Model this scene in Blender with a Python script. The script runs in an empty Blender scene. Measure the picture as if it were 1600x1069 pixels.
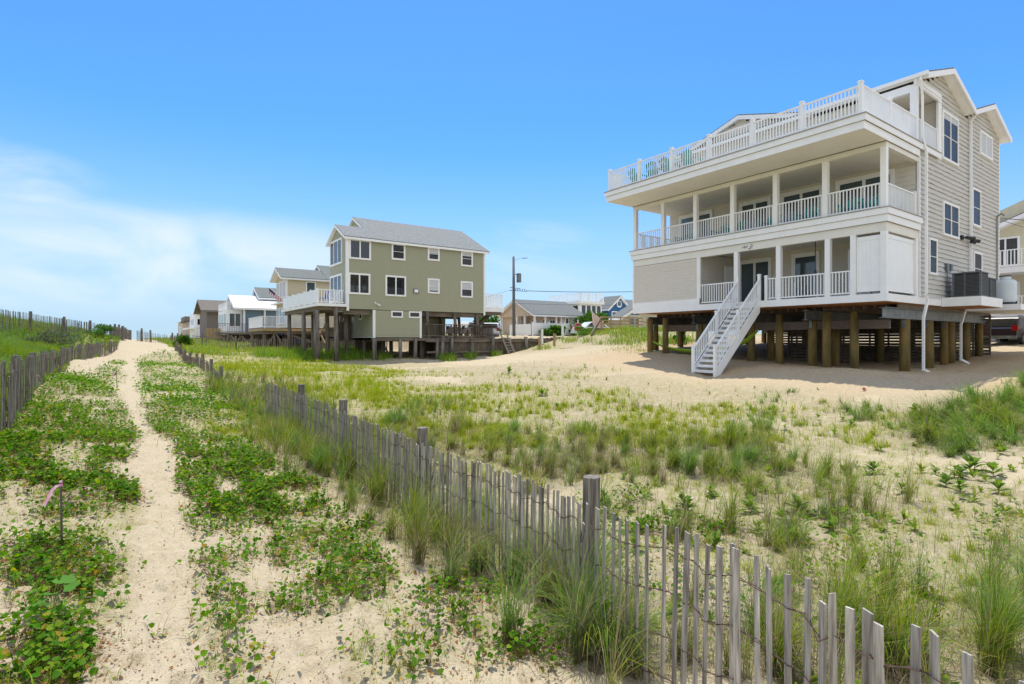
import bpy, math, random
import numpy as np
from mathutils import Vector, Matrix

random.seed(7)
rng = np.random.default_rng(11)
sc = bpy.context.scene
col = sc.collection
R = math.radians

# ------------------------------------------------------------------ camera
EYE = 2.3
FPX, VX, HY = 850.0, 600.0, 531.0            # focal length and beach vanishing point, in photo pixels
_n = math.hypot(FPX, VX); CC = FPX / _n; SS = VX / _n
cam = bpy.data.cameras.new('camera'); camo = bpy.data.objects.new('camera', cam); col.objects.link(camo)
cam.sensor_width = 36.0; cam.lens = FPX / 1600 * 36
cam.shift_y = -3.5 / 1600
cam.clip_start = 0.05; cam.clip_end = 6000
camo.location = (0, 0, EYE)
camo.rotation_euler = (R(90), 0, -math.atan2(SS, CC))
sc.camera = camo

# ------------------------------------------------------------------ sun, sky, exposure
SUN = Vector((1.75, 3.0, 9.3)).normalized()
sl = bpy.data.lights.new('sun', 'SUN'); so = bpy.data.objects.new('sun', sl); col.objects.link(so)
sl.energy = 3.5; sl.angle = R(0.55); sl.color = (1.0, 0.94, 0.82)
so.location = (20, 20, 60)
so.rotation_euler = (-SUN).to_track_quat('-Z', 'Y').to_euler()
world = bpy.data.worlds.new('World'); sc.world = world; world.use_nodes = True
wt = world.node_tree; wn = wt.nodes; wl = wt.links; wn.clear()
w_out = wn.new('ShaderNodeOutputWorld'); w_bg = wn.new('ShaderNodeBackground')
sky = wn.new('ShaderNodeTexSky'); sky.sky_type = 'NISHITA'; sky.sun_disc = False
sky.sun_elevation = math.asin(SUN.z); sky.sun_rotation = math.atan2(SUN.x, SUN.y)
sky.altitude = 0; sky.air_density = 1.0; sky.dust_density = 0.4; sky.ozone_density = 1.6
w_bg.inputs['Strength'].default_value = 0.15
tc = wn.new('ShaderNodeTexCoord')
# thin clouds: noise in direction space, gathered low over the sea and up the left
def wmath(op, a, b=None, c=None, clamp=False):
    m = wn.new('ShaderNodeMath'); m.operation = op; m.use_clamp = clamp
    for i, v in enumerate((a, b, c)):
        if v is None: continue
        if isinstance(v, (int, float)): m.inputs[i].default_value = v
        else: wl.new(v, m.inputs[i])
    return m.outputs[0]
def wramp(v, a, b):
    m = wn.new('ShaderNodeMapRange'); m.interpolation_type = 'SMOOTHSTEP'
    wl.new(v, m.inputs[0]); m.inputs[1].default_value = a; m.inputs[2].default_value = b
    return m.outputs[0]
sep = wn.new('ShaderNodeSeparateXYZ'); wl.new(tc.outputs['Generated'], sep.inputs[0])
az = wmath('ARCTAN2', sep.outputs[0], sep.outputs[1])      # 0 = along the path, positive inland
el = wmath('ARCSINE', sep.outputs[2])
def blob(a0, e0, ra, re):
    da = wmath('DIVIDE', wmath('SUBTRACT', az, R(a0)), R(ra)); de = wmath('DIVIDE', wmath('SUBTRACT', el, R(e0)), R(re))
    d = wmath('ADD', wmath('MULTIPLY', da, da), wmath('MULTIPLY', de, de))
    return wramp(d, 1.25, 0.0)
mp = wn.new('ShaderNodeMapping'); wl.new(tc.outputs['Generated'], mp.inputs[0])
mp.inputs['Scale'].default_value = (1.0, 1.0, 2.6); mp.inputs['Rotation'].default_value = (0.10, 0.16, 0.3)
nz = wn.new('ShaderNodeTexNoise'); wl.new(mp.outputs[0], nz.inputs['Vector'])
nz.inputs['Scale'].default_value = 3.0; nz.inputs['Detail'].default_value = 10; nz.inputs['Roughness'].default_value = 0.52; nz.inputs['Distortion'].default_value = 0.6
region = None
for b, wgt in (((-2, 7.2, 26, 5.2), .72), ((8, 7.0, 20, 5.0), .55), ((-9, 12.4, 8, 2.8), .8), ((36, 10.5, 8, 2.0), 0.4), ((22, 7, 26, 4.5), .32)):
    v = wmath('MULTIPLY', blob(*b), wgt)
    region = v if region is None else wmath('MAXIMUM', region, v)
cl = wmath('MULTIPLY', wramp(nz.outputs['Fac'], 0.37, 0.68), region, clamp=True)
fill_veil = None                                                   # bright cloud added behind the camera, out of view, to fill the shade
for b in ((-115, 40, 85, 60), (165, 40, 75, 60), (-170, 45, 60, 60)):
    fill_veil = blob(*b) if fill_veil is None else wmath('MAXIMUM', fill_veil, blob(*b))
cl = wmath('MAXIMUM', cl, wmath('MULTIPLY', fill_veil, wmath('MULTIPLY_ADD', nz.outputs['Fac'], .5, .62), clamp=True), clamp=True)
cmix = wn.new('ShaderNodeMix'); cmix.data_type = 'RGBA'
tint = wn.new('ShaderNodeMix'); tint.data_type = 'RGBA'; tint.blend_type = 'MULTIPLY'; tint.inputs[0].default_value = 1.0
wl.new(sky.outputs[0], tint.inputs[6]); tint.inputs[7].default_value = (0.31, 0.64, 1.02, 1)
hz_ = wn.new('ShaderNodeMix'); hz_.data_type = 'RGBA'; wl.new(wmath('MULTIPLY', wramp(el, .36, -.02), .85), hz_.inputs[0])
wl.new(tint.outputs[2], hz_.inputs[6]); hz_.inputs[7].default_value = (2.6, 3.4, 4.15, 1)
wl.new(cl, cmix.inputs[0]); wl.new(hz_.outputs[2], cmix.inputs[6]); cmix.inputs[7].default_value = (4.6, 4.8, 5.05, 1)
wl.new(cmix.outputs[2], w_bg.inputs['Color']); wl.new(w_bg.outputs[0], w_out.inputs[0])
sc.view_settings.view_transform = 'Standard'; sc.view_settings.look = 'None'
sc.view_settings.exposure = 0.52; sc.view_settings.gamma = 1.0
sc.cycles.max_bounces = 8; sc.cycles.diffuse_bounces = 4; sc.cycles.transparent_max_bounces = 12

# ------------------------------------------------------------------ measuring helpers (photo pixel -> point of the place)
def ray(px, py):
    r = (px - 800) / FPX
    return (CC * r + SS, -SS * r + CC, (HY - py) / FPX)
def ox(px, py, X):
    a = ray(px, py); w = X / a[0]; return (X, a[1] * w, EYE + a[2] * w)
def oy(px, py, Y):
    a = ray(px, py); w = Y / a[1]; return (a[0] * w, Y, EYE + a[2] * w)
def od(px, py, w):
    a = ray(px, py); return (a[0] * w, a[1] * w, EYE + a[2] * w)
def proj(x, y, z):
    r = CC * x - SS * y; w = SS * x + CC * y
    return 800 + FPX * r / w, HY - FPX * (z - EYE) / w, w

# ------------------------------------------------------------------ numpy noise
def vnoise(x, y, seed=0):
    xi = np.floor(x).astype(np.int64); yi = np.floor(y).astype(np.int64)
    fx = x - xi; fy = y - yi; fx = fx * fx * (3 - 2 * fx); fy = fy * fy * (3 - 2 * fy)
    def h(a, b):
        n = (a * 374761393 + b * 668265263 + seed * 1442695041) & 0xFFFFFFFF
        n = ((n ^ (n >> 13)) * 1274126177) & 0xFFFFFFFF
        return ((n ^ (n >> 16)) & 0xFFFF) / 65535.0
    return (h(xi, yi) * (1 - fx) + h(xi + 1, yi) * fx) * (1 - fy) + (h(xi, yi + 1) * (1 - fx) + h(xi + 1, yi + 1) * fx) * fy
def fbm(x, y, seed=0, o=4):
    s = 0; a = .5; t = 0
    for i in range(o):
        s = s + a * vnoise(x * 2 ** i, y * 2 ** i, seed + i * 17); t += a; a *= .5
    return s / t
def sstep(a, b, x):
    t = np.clip((x - a) / (b - a), 0, 1); return t * t * (3 - 2 * t)

# ------------------------------------------------------------------ terrain
CP = [(2.3, .2, .02), (2.76, 1.83, -.08), (3.14, 4.1, -.15), (3.12, 8, -.12), (3.05, 12.5, .0), (3, 22, .45), (2.9, 34, .85), (3, 41, 1.0),
      (0, 0, .30), (.1, 4, .32), (-.5, 5, .40), (.3, 12, .5), (.2, 20, .75), (.5, 32, 1.2), (1.0, 42, 1.55), (.6, 58, 2.2), (.5, 75, 2.33),
      (-1.7, 8, .70), (-1.7, 13, .75), (-2, 24, .85), (-1.9, 33, 1.05), (-1.3, 42, 1.35), (-.3, 44, 1.6), (-3, -2, .5), (-6, 6, 1.3), (0, -8, .3), (6, -8, .2),
      (4.5, 4, .0), (4.5, 10, .05), (6, 2, .05), (9, 2, .1), (12, 10, .42), (18, 2, .62), (15, 0, .45), (16, 6, .6), (8, 14, .25), (10, 24, .5), (8, 34, .72)]
for p in ((560, 566, 40), (640, 562, 42), (700, 562, 44), (720, 575, 34), (800, 568, 32), (900, 572, 26), (1000, 572, 25), (1100, 594, 22.4), (1090, 560, 27), (1218, 577, 21.5), (1293, 578, 20.5), (1325, 575, 21),
          (1422, 587, 20.4), (1458, 582, 22), (1508, 566, 25.5), (1533, 560, 27), (1560, 549, 29), (1595, 536, 31), (1640, 560, 24), (1700, 600, 16), (1270, 593, 18.7), (1344, 598, 17.5), (1484, 609, 15.6), (1560, 617, 14.6), (1180, 596, 19.8),
          (1200, 560, 30), (1300, 556, 32), (480, 548, 45), (560, 549, 50), (420, 549, 46), (350, 552, 46), (300, 540, 56), (300, 532, 90), (500, 535, 80),
          (800, 554, 47.3), (760, 557, 46.3), (835, 549, 46), (860, 548, 42), (920, 532, 42), (985, 519, 44), (940, 517, 48), (1010, 535, 34), (1030, 520, 42), (960, 545, 36), (1100, 525, 50), (1300, 520, 60), (1500, 522, 60), (1500, 700, 11), (1560, 690, 11.5), (1600, 660, 13), (1250, 650, 15.5),
          (20, 511, 31), (100, 516, 37), (150, 522, 42), (196, 533, 42), (190, 547, 36), (156, 562, 33.5), (-100, 508, 26), (60, 545, 24), (0, 560, 17), (-80, 540, 17), (-300, 520, 18), (0, 531, 60), (120, 531, 70), (200, 531, 100)):
    CP.append(od(*p))
CP += [(-20, 60, 2.1), (-40, 20, 1.8), (60, 30, 3.0), (70, -10, 2.6), (40, -10, 1.6), (25, -15, 1.0), (60, 90, 2.6), (20, 120, 2.2), (-10, 120, 2.2), (90, 60, 2.9), (20, 60, 1.6), (15, 80, 1.8)]
CP = np.array(CP)
def _tps(r): return np.where(r > 1e-9, r * r * np.log(r + 1e-9), 0)
_N = len(CP); _D = np.hypot(CP[:, None, 0] - CP[None, :, 0], CP[:, None, 1] - CP[None, :, 1])
_A = np.zeros((_N + 3, _N + 3)); _A[:_N, :_N] = _tps(_D) + np.eye(_N) * 6.0
_A[:_N, _N:] = np.c_[np.ones(_N), CP[:, :2]]; _A[_N:, :_N] = _A[:_N, _N:].T
_W = np.linalg.solve(_A, np.r_[CP[:, 2], 0, 0, 0])
def base_h(x, y):
    x = np.asarray(x, float); y = np.asarray(y, float); sh = x.shape; x = x.ravel(); y = y.ravel()
    rr = np.hypot(x - 20, y - 30); lim = 95.0
    s = np.where(rr > lim, lim / np.maximum(rr, 1e-6), 1.0)
    xc = 20 + (x - 20) * s; yc = 30 + (y - 30) * s
    out = np.empty_like(xc)
    for i in range(0, len(xc), 20000):
        r = np.hypot(xc[i:i + 20000, None] - CP[None, :, 0], yc[i:i + 20000, None] - CP[None, :, 1])
        out[i:i + 20000] = _tps(r) @ _W[:_N] + _W[_N] + _W[_N + 1] * xc[i:i + 20000] + _W[_N + 2] * yc[i:i + 20000]
    far = sstep(70, 130, rr)
    out = out * (1 - far) + 2.0 * far
    out = np.clip(out, -0.6, 3.6)
    return out.reshape(sh)
def H(x, y):
    x = np.asarray(x, float); y = np.asarray(y, float)
    z = base_h(x, y)
    # raised yard kept by the timber bulkhead behind the green house
    S = sstep(40.35, 40.8, y) * sstep(21.8, 22.1, x) * (1 - sstep(60, 80, x)) * (1 - sstep(75, 95, y))
    z = z * (1 - S) + np.maximum(z, 2.55 + .02 * np.clip(y - 40, 0, 30)) * S
    d = np.hypot(x, y)
    hk = sstep(21, 24, x) * (1 - sstep(37, 40, x)) * sstep(6, 9, y) * (1 - sstep(21, 24, y))
    z = z + (fbm(x * .45, y * .45, 3, 3) - .5) * .28 * sstep(3, 14, d) * (1 - .8 * hk)
    z = z + (fbm(x * 2.1, y * 2.1, 5, 3) - .5) * .10
    # trodden sand: footprints and small ridges
    near = d < 24
    if near.any():
        xn, yn = x[near], y[near]; a = np.zeros_like(xn)
        for (sc_, sd, dep, pr) in ((.40, 1.3, .042, .75), (.27, 7.7, .024, .7)):
            gx = np.floor(xn / sc_); gy = np.floor(yn / sc_)
            for i in (-1, 0, 1):
                for j in (-1, 0, 1):
                    cx, cy = gx + i, gy + j
                    r1 = np.modf(np.abs(np.sin(cx * 12.9898 + cy * 78.233 + sd) * 43758.5453))[0]; r2 = np.modf(np.abs(np.sin(cx * 39.346 + cy * 11.135 + sd) * 24634.6345))[0]; r3 = np.modf(r1 * 57.31 + r2 * 13.7)[0]
                    dx = xn - (cx + r1) * sc_; dy = yn - (cy + r2) * sc_; th = r3 * 3.14
                    u = (dx * np.cos(th) + dy * np.sin(th)) / .13; v = (-dx * np.sin(th) + dy * np.cos(th)) / .065; q = u * u + v * v
                    a += (r3 < pr) * dep * (-np.exp(-q * 1.3) + .45 * np.exp(-(np.sqrt(q) - 1.5) ** 2 * 4))
        z = z.copy(); z[near] += a * (.55 + .9 * (fbm(xn * .5, yn * .5, 501, 2) > .42) * (xn < 3)) * .8
    z = z + (fbm(x * 6.5, y * 6.5, 9, 3) - .5) * .055 + (vnoise(x * 15, y * 15, 23) - .5) * .012
    return z
def Hs(x, y): return float(H(np.array([x]), np.array([y]))[0])

# ------------------------------------------------------------------ materials
def nmat(name):
    m = bpy.data.materials.new(name); m.use_nodes = True
    return m, m.node_tree, m.node_tree.nodes['Principled BSDF']
def mat(name, c1, c2=None, scale=4.0, rough=.6, stretch=(1, 1, 1), bump=0.0, bscale=None, metal=0, spec=.5, detail=5, lo=.35, hi=.65, c3=None):
    m, nt, b = nmat(name); N = nt.nodes; L = nt.links
    b.inputs['Roughness'].default_value = rough; b.inputs['Metallic'].default_value = metal
    b.inputs['Specular IOR Level'].default_value = spec
    if c2 is None and bump == 0:
        b.inputs['Base Color'].default_value = (*c1, 1); return m
    t = N.new('ShaderNodeTexCoord'); mp = N.new('ShaderNodeMapping'); L.new(t.outputs['Object'], mp.inputs[0]); mp.inputs['Scale'].default_value = stretch
    oi = N.new('ShaderNodeObjectInfo'); cb = N.new('ShaderNodeCombineXYZ')
    mm = N.new('ShaderNodeMath'); mm.operation = 'MULTIPLY'; mm.inputs[1].default_value = 37.0; L.new(oi.outputs['Random'], mm.inputs[0])
    L.new(mm.outputs[0], cb.inputs[0]); L.new(mm.outputs[0], cb.inputs[1]); L.new(cb.outputs[0], mp.inputs['Location'])
    nz = N.new('ShaderNodeTexNoise'); L.new(mp.outputs[0], nz.inputs['Vector']); nz.inputs['Scale'].default_value = scale; nz.inputs['Detail'].default_value = detail; nz.inputs['Roughness'].default_value = .6
    cr = N.new('ShaderNodeValToRGB'); L.new(nz.outputs['Fac'], cr.inputs[0])
    cr.color_ramp.elements[0].position = lo; cr.color_ramp.elements[0].color = (*c1, 1)
    cr.color_ramp.elements[1].position = hi; cr.color_ramp.elements[1].color = (*(c2 or c1), 1)
    if c3: e = cr.color_ramp.elements.new((lo + hi) / 2); e.color = (*c3, 1)
    L.new(cr.outputs[0], b.inputs['Base Color'])
    if bump:
        n2 = N.new('ShaderNodeTexNoise'); L.new(mp.outputs[0], n2.inputs['Vector']); n2.inputs['Scale'].default_value = bscale or scale * 3; n2.inputs['Detail'].default_value = 4
        bp = N.new('ShaderNodeBump'); bp.inputs['Strength'].default_value = min(1, bump * 10); bp.inputs['Distance'].default_value = bump
        L.new(n2.outputs['Fac'], bp.inputs['Height']); L.new(bp.outputs[0], b.inputs['Normal'])
    return m
def random_value(m, amt):
    """vary brightness a little from object to object"""
    nt = m.node_tree; N = nt.nodes; L = nt.links; b = N['Principled BSDF']; src = b.inputs['Base Color'].links[0].from_socket
    hs = N.new('ShaderNodeHueSaturation'); oi = N.new('ShaderNodeObjectInfo'); mr = N.new('ShaderNodeMapRange')
    L.new(oi.outputs['Random'], mr.inputs[0]); mr.inputs[3].default_value = 1 - amt; mr.inputs[4].default_value = 1 + amt
    L.new(mr.outputs[0], hs.inputs['Value']); L.new(src, hs.inputs['Color']); L.new(hs.outputs[0], b.inputs['Base Color'])
    return m

M = {}
M['white'] = mat('white_trim', (.87, .87, .88), (.79, .79, .79), 2.2, .5, (1, 1, .5), lo=.4, hi=.8)
M['vinyl'] = mat('white_vinyl', (.87, .88, .89), (.80, .81, .82), 2, .4, lo=.4, hi=.8)
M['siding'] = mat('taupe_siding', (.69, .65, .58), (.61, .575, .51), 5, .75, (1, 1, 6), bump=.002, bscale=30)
M['sidingshade'] = mat('siding_shaded', (.60, .585, .555), (.50, .49, .465), 5, .75, (1, 1, 6), bump=.002, bscale=30)  # same siding, greyer and darker, with the side wall's shade in the colour
M['green'] = mat('sage_siding', (.375, .375, .265), (.335, .335, .235), 3, .75, (1, 1, 7), bump=.002)
M['greenlit'] = mat('sage_siding_lit', (.42, .415, .30), (.38, .375, .27), 3, .75)  # same sage siding, brighter: light on the seaward gables put into the colour
M['roof'] = mat('shingle_grey', (.12, .13, .135), (.24, .255, .26), 9, .9, (1, 1, 1), bump=.01, bscale=12)
M['roofdark'] = mat('shingle_dark', (.10, .115, .115), (.17, .185, .18), 7, .9, bump=.01)
M['roofbrown'] = mat('shingle_brown', (.10, .085, .07), (.17, .145, .12), 7, .9)
M['glass'] = mat('window_glass', (.012, .016, .02), None, rough=.04, spec=.9)
M['glassblue'] = mat('window_glass_blue', (.05, .08, .10), None, rough=.05, spec=.9)
M['blind'] = mat('blind', (.55, .57, .60), (.48, .50, .53), 2, .6, (1, 1, 20))
M['screen'] = mat('screened_glass', (.012, .016, .022), None, rough=.25, spec=.12)
M['deckwood'] = mat('deck_boards', (.30, .29, .28), (.38, .36, .34), 5, .8, (6, 1, 1))
M['steel'] = mat('galvanised_steel', (.13, .145, .15), (.23, .25, .255), 2.5, .45, metal=.55, bump=.001)
M['soffit'] = mat('cream_soffit', (.78, .76, .71), (.73, .71, .66), 2, .6)
M['ply'] = mat('orange_plywood', (.50, .22, .07), (.36, .15, .05), 2.2, .6, (1, 8, 1))
M['pile'] = mat('treated_pile', (.09, .07, .02), (.24, .145, .045), 3.0, .8, (1, 1, .25), bump=.006, bscale=14, c3=(.155, .115, .032))
M['pilegrey'] = mat('weathered_pile', (.08, .065, .05), (.24, .215, .18), 4, .9, (1, 1, .2), bump=.006, bscale=14)
M['oldwood'] = mat('weathered_boards', (.08, .06, .045), (.20, .165, .13), 4, .9, (3, 3, .4), bump=.004)
M['oldwoodh'] = mat('weathered_beams', (.10, .078, .058), (.23, .195, .155), 3, .9, (.3, 3, 3), bump=.004)
M['newwood'] = mat('tan_deck_wood', (.42, .29, .14), (.33, .23, .12), 3, .8)
M['slat'] = random_value(mat('fence_slat', (.11, .095, .075), (.56, .52, .445), 9, .9, (5, 5, .35), bump=.002, bscale=40, c3=(.335, .305, .255), lo=.3, hi=.72), .30)
M['slatfar'] = random_value(mat('fence_slat_old', (.10, .082, .06), (.29, .25, .20), 8, .9, (4, 4, .4)), .25)
M['post'] = mat('fence_post', (.07, .06, .05), (.31, .28, .235), 7, .9, (6, 6, .4), bump=.006, bscale=30, c3=(.17, .15, .125))
M['wire'] = mat('rusty_wire', (.10, .05, .03), (.05, .035, .03), 30, .8)
M['black'] = mat('black_plastic', (.02, .02, .022), None, rough=.5)
M['acgrey'] = mat('ac_grey', (.10, .105, .11), (.12, .125, .13), 4, .5)
M['acdark'] = mat('ac_louvre', (.025, .027, .03), None, rough=.6)
M['tank'] = mat('tank_paint', (.62, .68, .72), (.56, .62, .66), 1.5, .35)
M['teal'] = mat('teal_plastic', (.0, .36, .36), (.005, .30, .31), 3, .5)
M['hammock'] = mat('green_fabric', (.32, .50, .03), (.26, .42, .03), 6, .8)
M['red'] = mat('sign_red', (.45, .01, .015), (.38, .01, .015), 3, .4)
M['pink'] = mat('pink_ribbon', (.85, .25, .50), (.9, .70, .80), 12, .5)
M['rod'] = mat('rusty_rod', (.13, .09, .075), (.09, .065, .055), 10, .7)
M['bluew'] = mat('blue_siding', (.02, .12, .28), (.02, .10, .24), 2, .7)
M['bluegrey'] = mat('bluegrey_siding', (.13, .20, .26), (.11, .17, .22), 2, .7, (1, 1, 8))
M['cream'] = mat('cream_siding', (.62, .55, .40), (.57, .50, .36), 2, .75, (1, 1, 8))
M['beige'] = mat('beige_siding', (.60, .48, .37), (.55, .44, .34), 2, .75)
M['yellow'] = mat('yellow_siding', (.66, .61, .44), (.60, .55, .40), 2, .75)
M['brown'] = mat('brown_boards', (.16, .13, .11), (.22, .18, .155), 3, .8, (1, 1, 5))
M['whiteroof'] = mat('white_roof', (.80, .80, .80), (.74, .74, .74), 3, .6)
M['stone'] = mat('pinkish_stucco', (.50, .40, .35), (.42, .35, .30), 4, .8)
M['carwhite'] = mat('white_car_paint', (.75, .76, .78), None, rough=.2)
M['cardark'] = mat('dark_car_paint', (.03, .022, .024), None, rough=.15, spec=.8)
M['tyre'] = mat('rubber', (.02, .02, .02), None, rough=.8)
M['tail'] = mat('red_lens', (.26, .008, .01), None, rough=.2)
M['polewood'] = mat('utility_pole_wood', (.10, .10, .10), (.17, .165, .16), 5, .85, (3, 3, .3))
M['flagred'] = mat('flag_red', (.45, .03, .04), None, rough=.7)
M['flagblue'] = mat('flag_blue', (.02, .03, .12), None, rough=.7)
M['flagpink'] = mat('faded_flag', (.75, .50, .42), (.70, .55, .48), 4, .7)
M['blueplastic'] = mat('blue_plastic', (.02, .08, .42), None, rough=.5)
M['bark'] = mat('bark', (.10, .08, .06), (.17, .14, .11), 8, .9, bump=.005)
M['stick'] = mat('driftwood', (.22, .19, .16), (.33, .29, .25), 8, .9)

def foliage_mat(name, trans=.3, rough=.55):
    m, nt, b = nmat(name); N = nt.nodes; L = nt.links
    at = N.new('ShaderNodeAttribute'); at.attribute_name = 'col'
    L.new(at.outputs['Color'], b.inputs['Base Color']); b.inputs['Roughness'].default_value = .75; b.inputs['Specular IOR Level'].default_value = .10
    tr = N.new('ShaderNodeBsdfTranslucent'); hs = N.new('ShaderNodeHueSaturation'); hs.inputs['Value'].default_value = 1.5; hs.inputs['Saturation'].default_value = 1.1
    L.new(at.outputs['Color'], hs.inputs['Color']); L.new(hs.outputs[0], tr.inputs['Color'])
    mx = N.new('ShaderNodeMixShader'); mx.inputs[0].default_value = trans
    L.new(b.outputs[0], mx.inputs[1]); L.new(tr.outputs[0], mx.inputs[2]); L.new(mx.outputs[0], N['Material Output'].inputs[0])
    return m
M['leaf'] = foliage_mat('leaf', .38); M['blade'] = foliage_mat('grass_blade', .28)

def sand_material():
    m, nt, b = nmat('beach_sand'); N = nt.nodes; L = nt.links
    t = N.new('ShaderNodeTexCoord')
    def noise(s, d=6, r=.6):
        n = N.new('ShaderNodeTexNoise'); n.inputs['Scale'].default_value = s; n.inputs['Detail'].default_value = d; n.inputs['Roughness'].default_value = r
        L.new(t.outputs['Object'], n.inputs['Vector']); return n.outputs['Fac']
    def ramp(v, p0, c0, p1, c1):
        c = N.new('ShaderNodeValToRGB'); L.new(v, c.inputs[0]); e = c.color_ramp.elements
        e[0].position = p0; e[0].color = (*c0, 1); e[1].position = p1; e[1].color = (*c1, 1); return c.outputs[0]
    def mix(f, a, c, mode='MIX'):
        x = N.new('ShaderNodeMix'); x.data_type = 'RGBA'; x.blend_type = mode
        if isinstance(f, float): x.inputs[0].default_value = f
        else: L.new(f, x.inputs[0])
        for k, v in ((6, a), (7, c)):
            if isinstance(v, tuple): x.inputs[k].default_value = (*v, 1)
            else: L.new(v, x.inputs[k])
        return x.outputs[2]
    base = ramp(noise(.7), .3, (.45, .37, .245), .7, (.53, .45, .315))
    base = mix(.30, base, ramp(noise(9), .35, (.35, .28, .185), .6, (.56, .48, .345)))
    base = mix(.35, base, ramp(noise(60, 3), .3, (.29, .23, .145), .65, (.58, .50, .37)))
    att = N.new('ShaderNodeAttribute'); att.attribute_name = 'litter'
    sep = N.new('ShaderNodeSeparateColor'); L.new(att.outputs['Color'], sep.inputs[0])
    # fine dark specks of straw and shell
    sp = N.new('ShaderNodeTexVoronoi'); sp.inputs['Scale'].default_value = 55; L.new(t.outputs['Object'], sp.inputs['Vector'])
    spk = N.new('ShaderNodeMapRange'); L.new(sp.outputs['Distance'], spk.inputs[0]); spk.inputs[1].default_value = .11; spk.inputs[2].default_value = .05
    gate = N.new('ShaderNodeMapRange'); L.new(noise(2.5, 3), gate.inputs[0]); gate.inputs[1].default_value = .45; gate.inputs[2].default_value = .65
    mu = N.new('ShaderNodeMath'); mu.operation = 'MULTIPLY'; L.new(spk.outputs[0], mu.inputs[0]); L.new(gate.outputs[0], mu.inputs[1])
    base = mix(mu.outputs[0], base, (.20, .13, .08))
    # litter mats of dead stems under the plants, moss and low runners
    lit = ramp(noise(22, 6, .75), .38, (.13, .10, .075), .62, (.40, .34, .25))
    g = N.new('ShaderNodeMath'); g.operation = 'MULTIPLY'; L.new(sep.outputs[0], g.inputs[0])
    g2 = N.new('ShaderNodeMapRange'); L.new(noise(7, 6, .7), g2.inputs[0]); g2.inputs[1].default_value = .38; g2.inputs[2].default_value = .56; L.new(g2.outputs[0], g.inputs[1])
    base = mix(g.outputs[0], base, lit)
    gr = ramp(noise(30, 5, .7), .35, (.13, .15, .025), .65, (.33, .32, .085))
    g3 = N.new('ShaderNodeMath'); g3.operation = 'MULTIPLY'; L.new(sep.outputs[1], g3.inputs[0])
    g4 = N.new('ShaderNodeMapRange'); L.new(noise(4, 7, .75), g4.inputs[0]); g4.inputs[1].default_value = .42; g4.inputs[2].default_value = .58; L.new(g4.outputs[0], g3.inputs[1])
    base = mix(g3.outputs[0], base, gr)
    # browner sand by the big house, its warm shadow tone put into the colour
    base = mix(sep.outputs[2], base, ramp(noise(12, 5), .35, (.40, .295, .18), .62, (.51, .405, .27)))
    L.new(base, b.inputs['Base Color']); b.inputs['Roughness'].default_value = .95; b.inputs['Specular IOR Level'].default_value = .04
    ad = N.new('ShaderNodeMath'); ad.operation = 'MULTIPLY_ADD'; L.new(noise(9, 6, .65), ad.inputs[0]); ad.inputs[1].default_value = 1.0; L.new(noise(120, 2), ad.inputs[2])
    ad2 = N.new('ShaderNodeMath'); ad2.operation = 'MULTIPLY'; L.new(noise(120, 2), ad2.inputs[0]); ad2.inputs[1].default_value = .2
    L.new(ad2.outputs[0], ad.inputs[2])
    bp = N.new('ShaderNodeBump'); bp.inputs['Strength'].default_value = .8; bp.inputs['Distance'].default_value = .05
    L.new(ad.outputs[0], bp.inputs['Height']); L.new(bp.outputs[0], b.inputs['Normal'])
    return m
M['sand'] = sand_material()

# ------------------------------------------------------------------ object helpers
def tag(o, label=None, cat=None, group=None, kind=None):
    if label: o['label'] = label
    if cat: o['category'] = cat
    if group: o['group'] = group
    if kind: o['kind'] = kind
    return o
def thing(name, label, cat, loc=(0, 0, 0), group=None):
    o = bpy.data.objects.new(name, None); col.objects.link(o); o.location = loc; o.empty_display_size = .2
    return tag(o, label, cat, group)
def offset_of(o):
    v = Vector((0, 0, 0))
    while o is not None: v += o.location; o = o.parent
    return v
SPLIT = {'corner_board', 'gutter', 'tarp', 'brace', 'deck_brace', 'deck_beam', 'platform_beam', 'porch_beam', 'gable_wall', 'gable_backing', 'inner_wall', 'spotlight', 'electric_meter', 'wall_ornament', 'floodlight', 'porch_wall', 'porch_light', 'porch_ceiling', 'wall', 'roof_deck_floor', 'lower_wall', 'balcony_beam', 'strap', 'roof_rack', 'fascia', 'deck_edge', 'rope', 'insulator_bracket', 'shade', 'rear_entry_roof', 'window_group', 'casing'}
SPLIT -= {'casing', 'window_group'}
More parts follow.
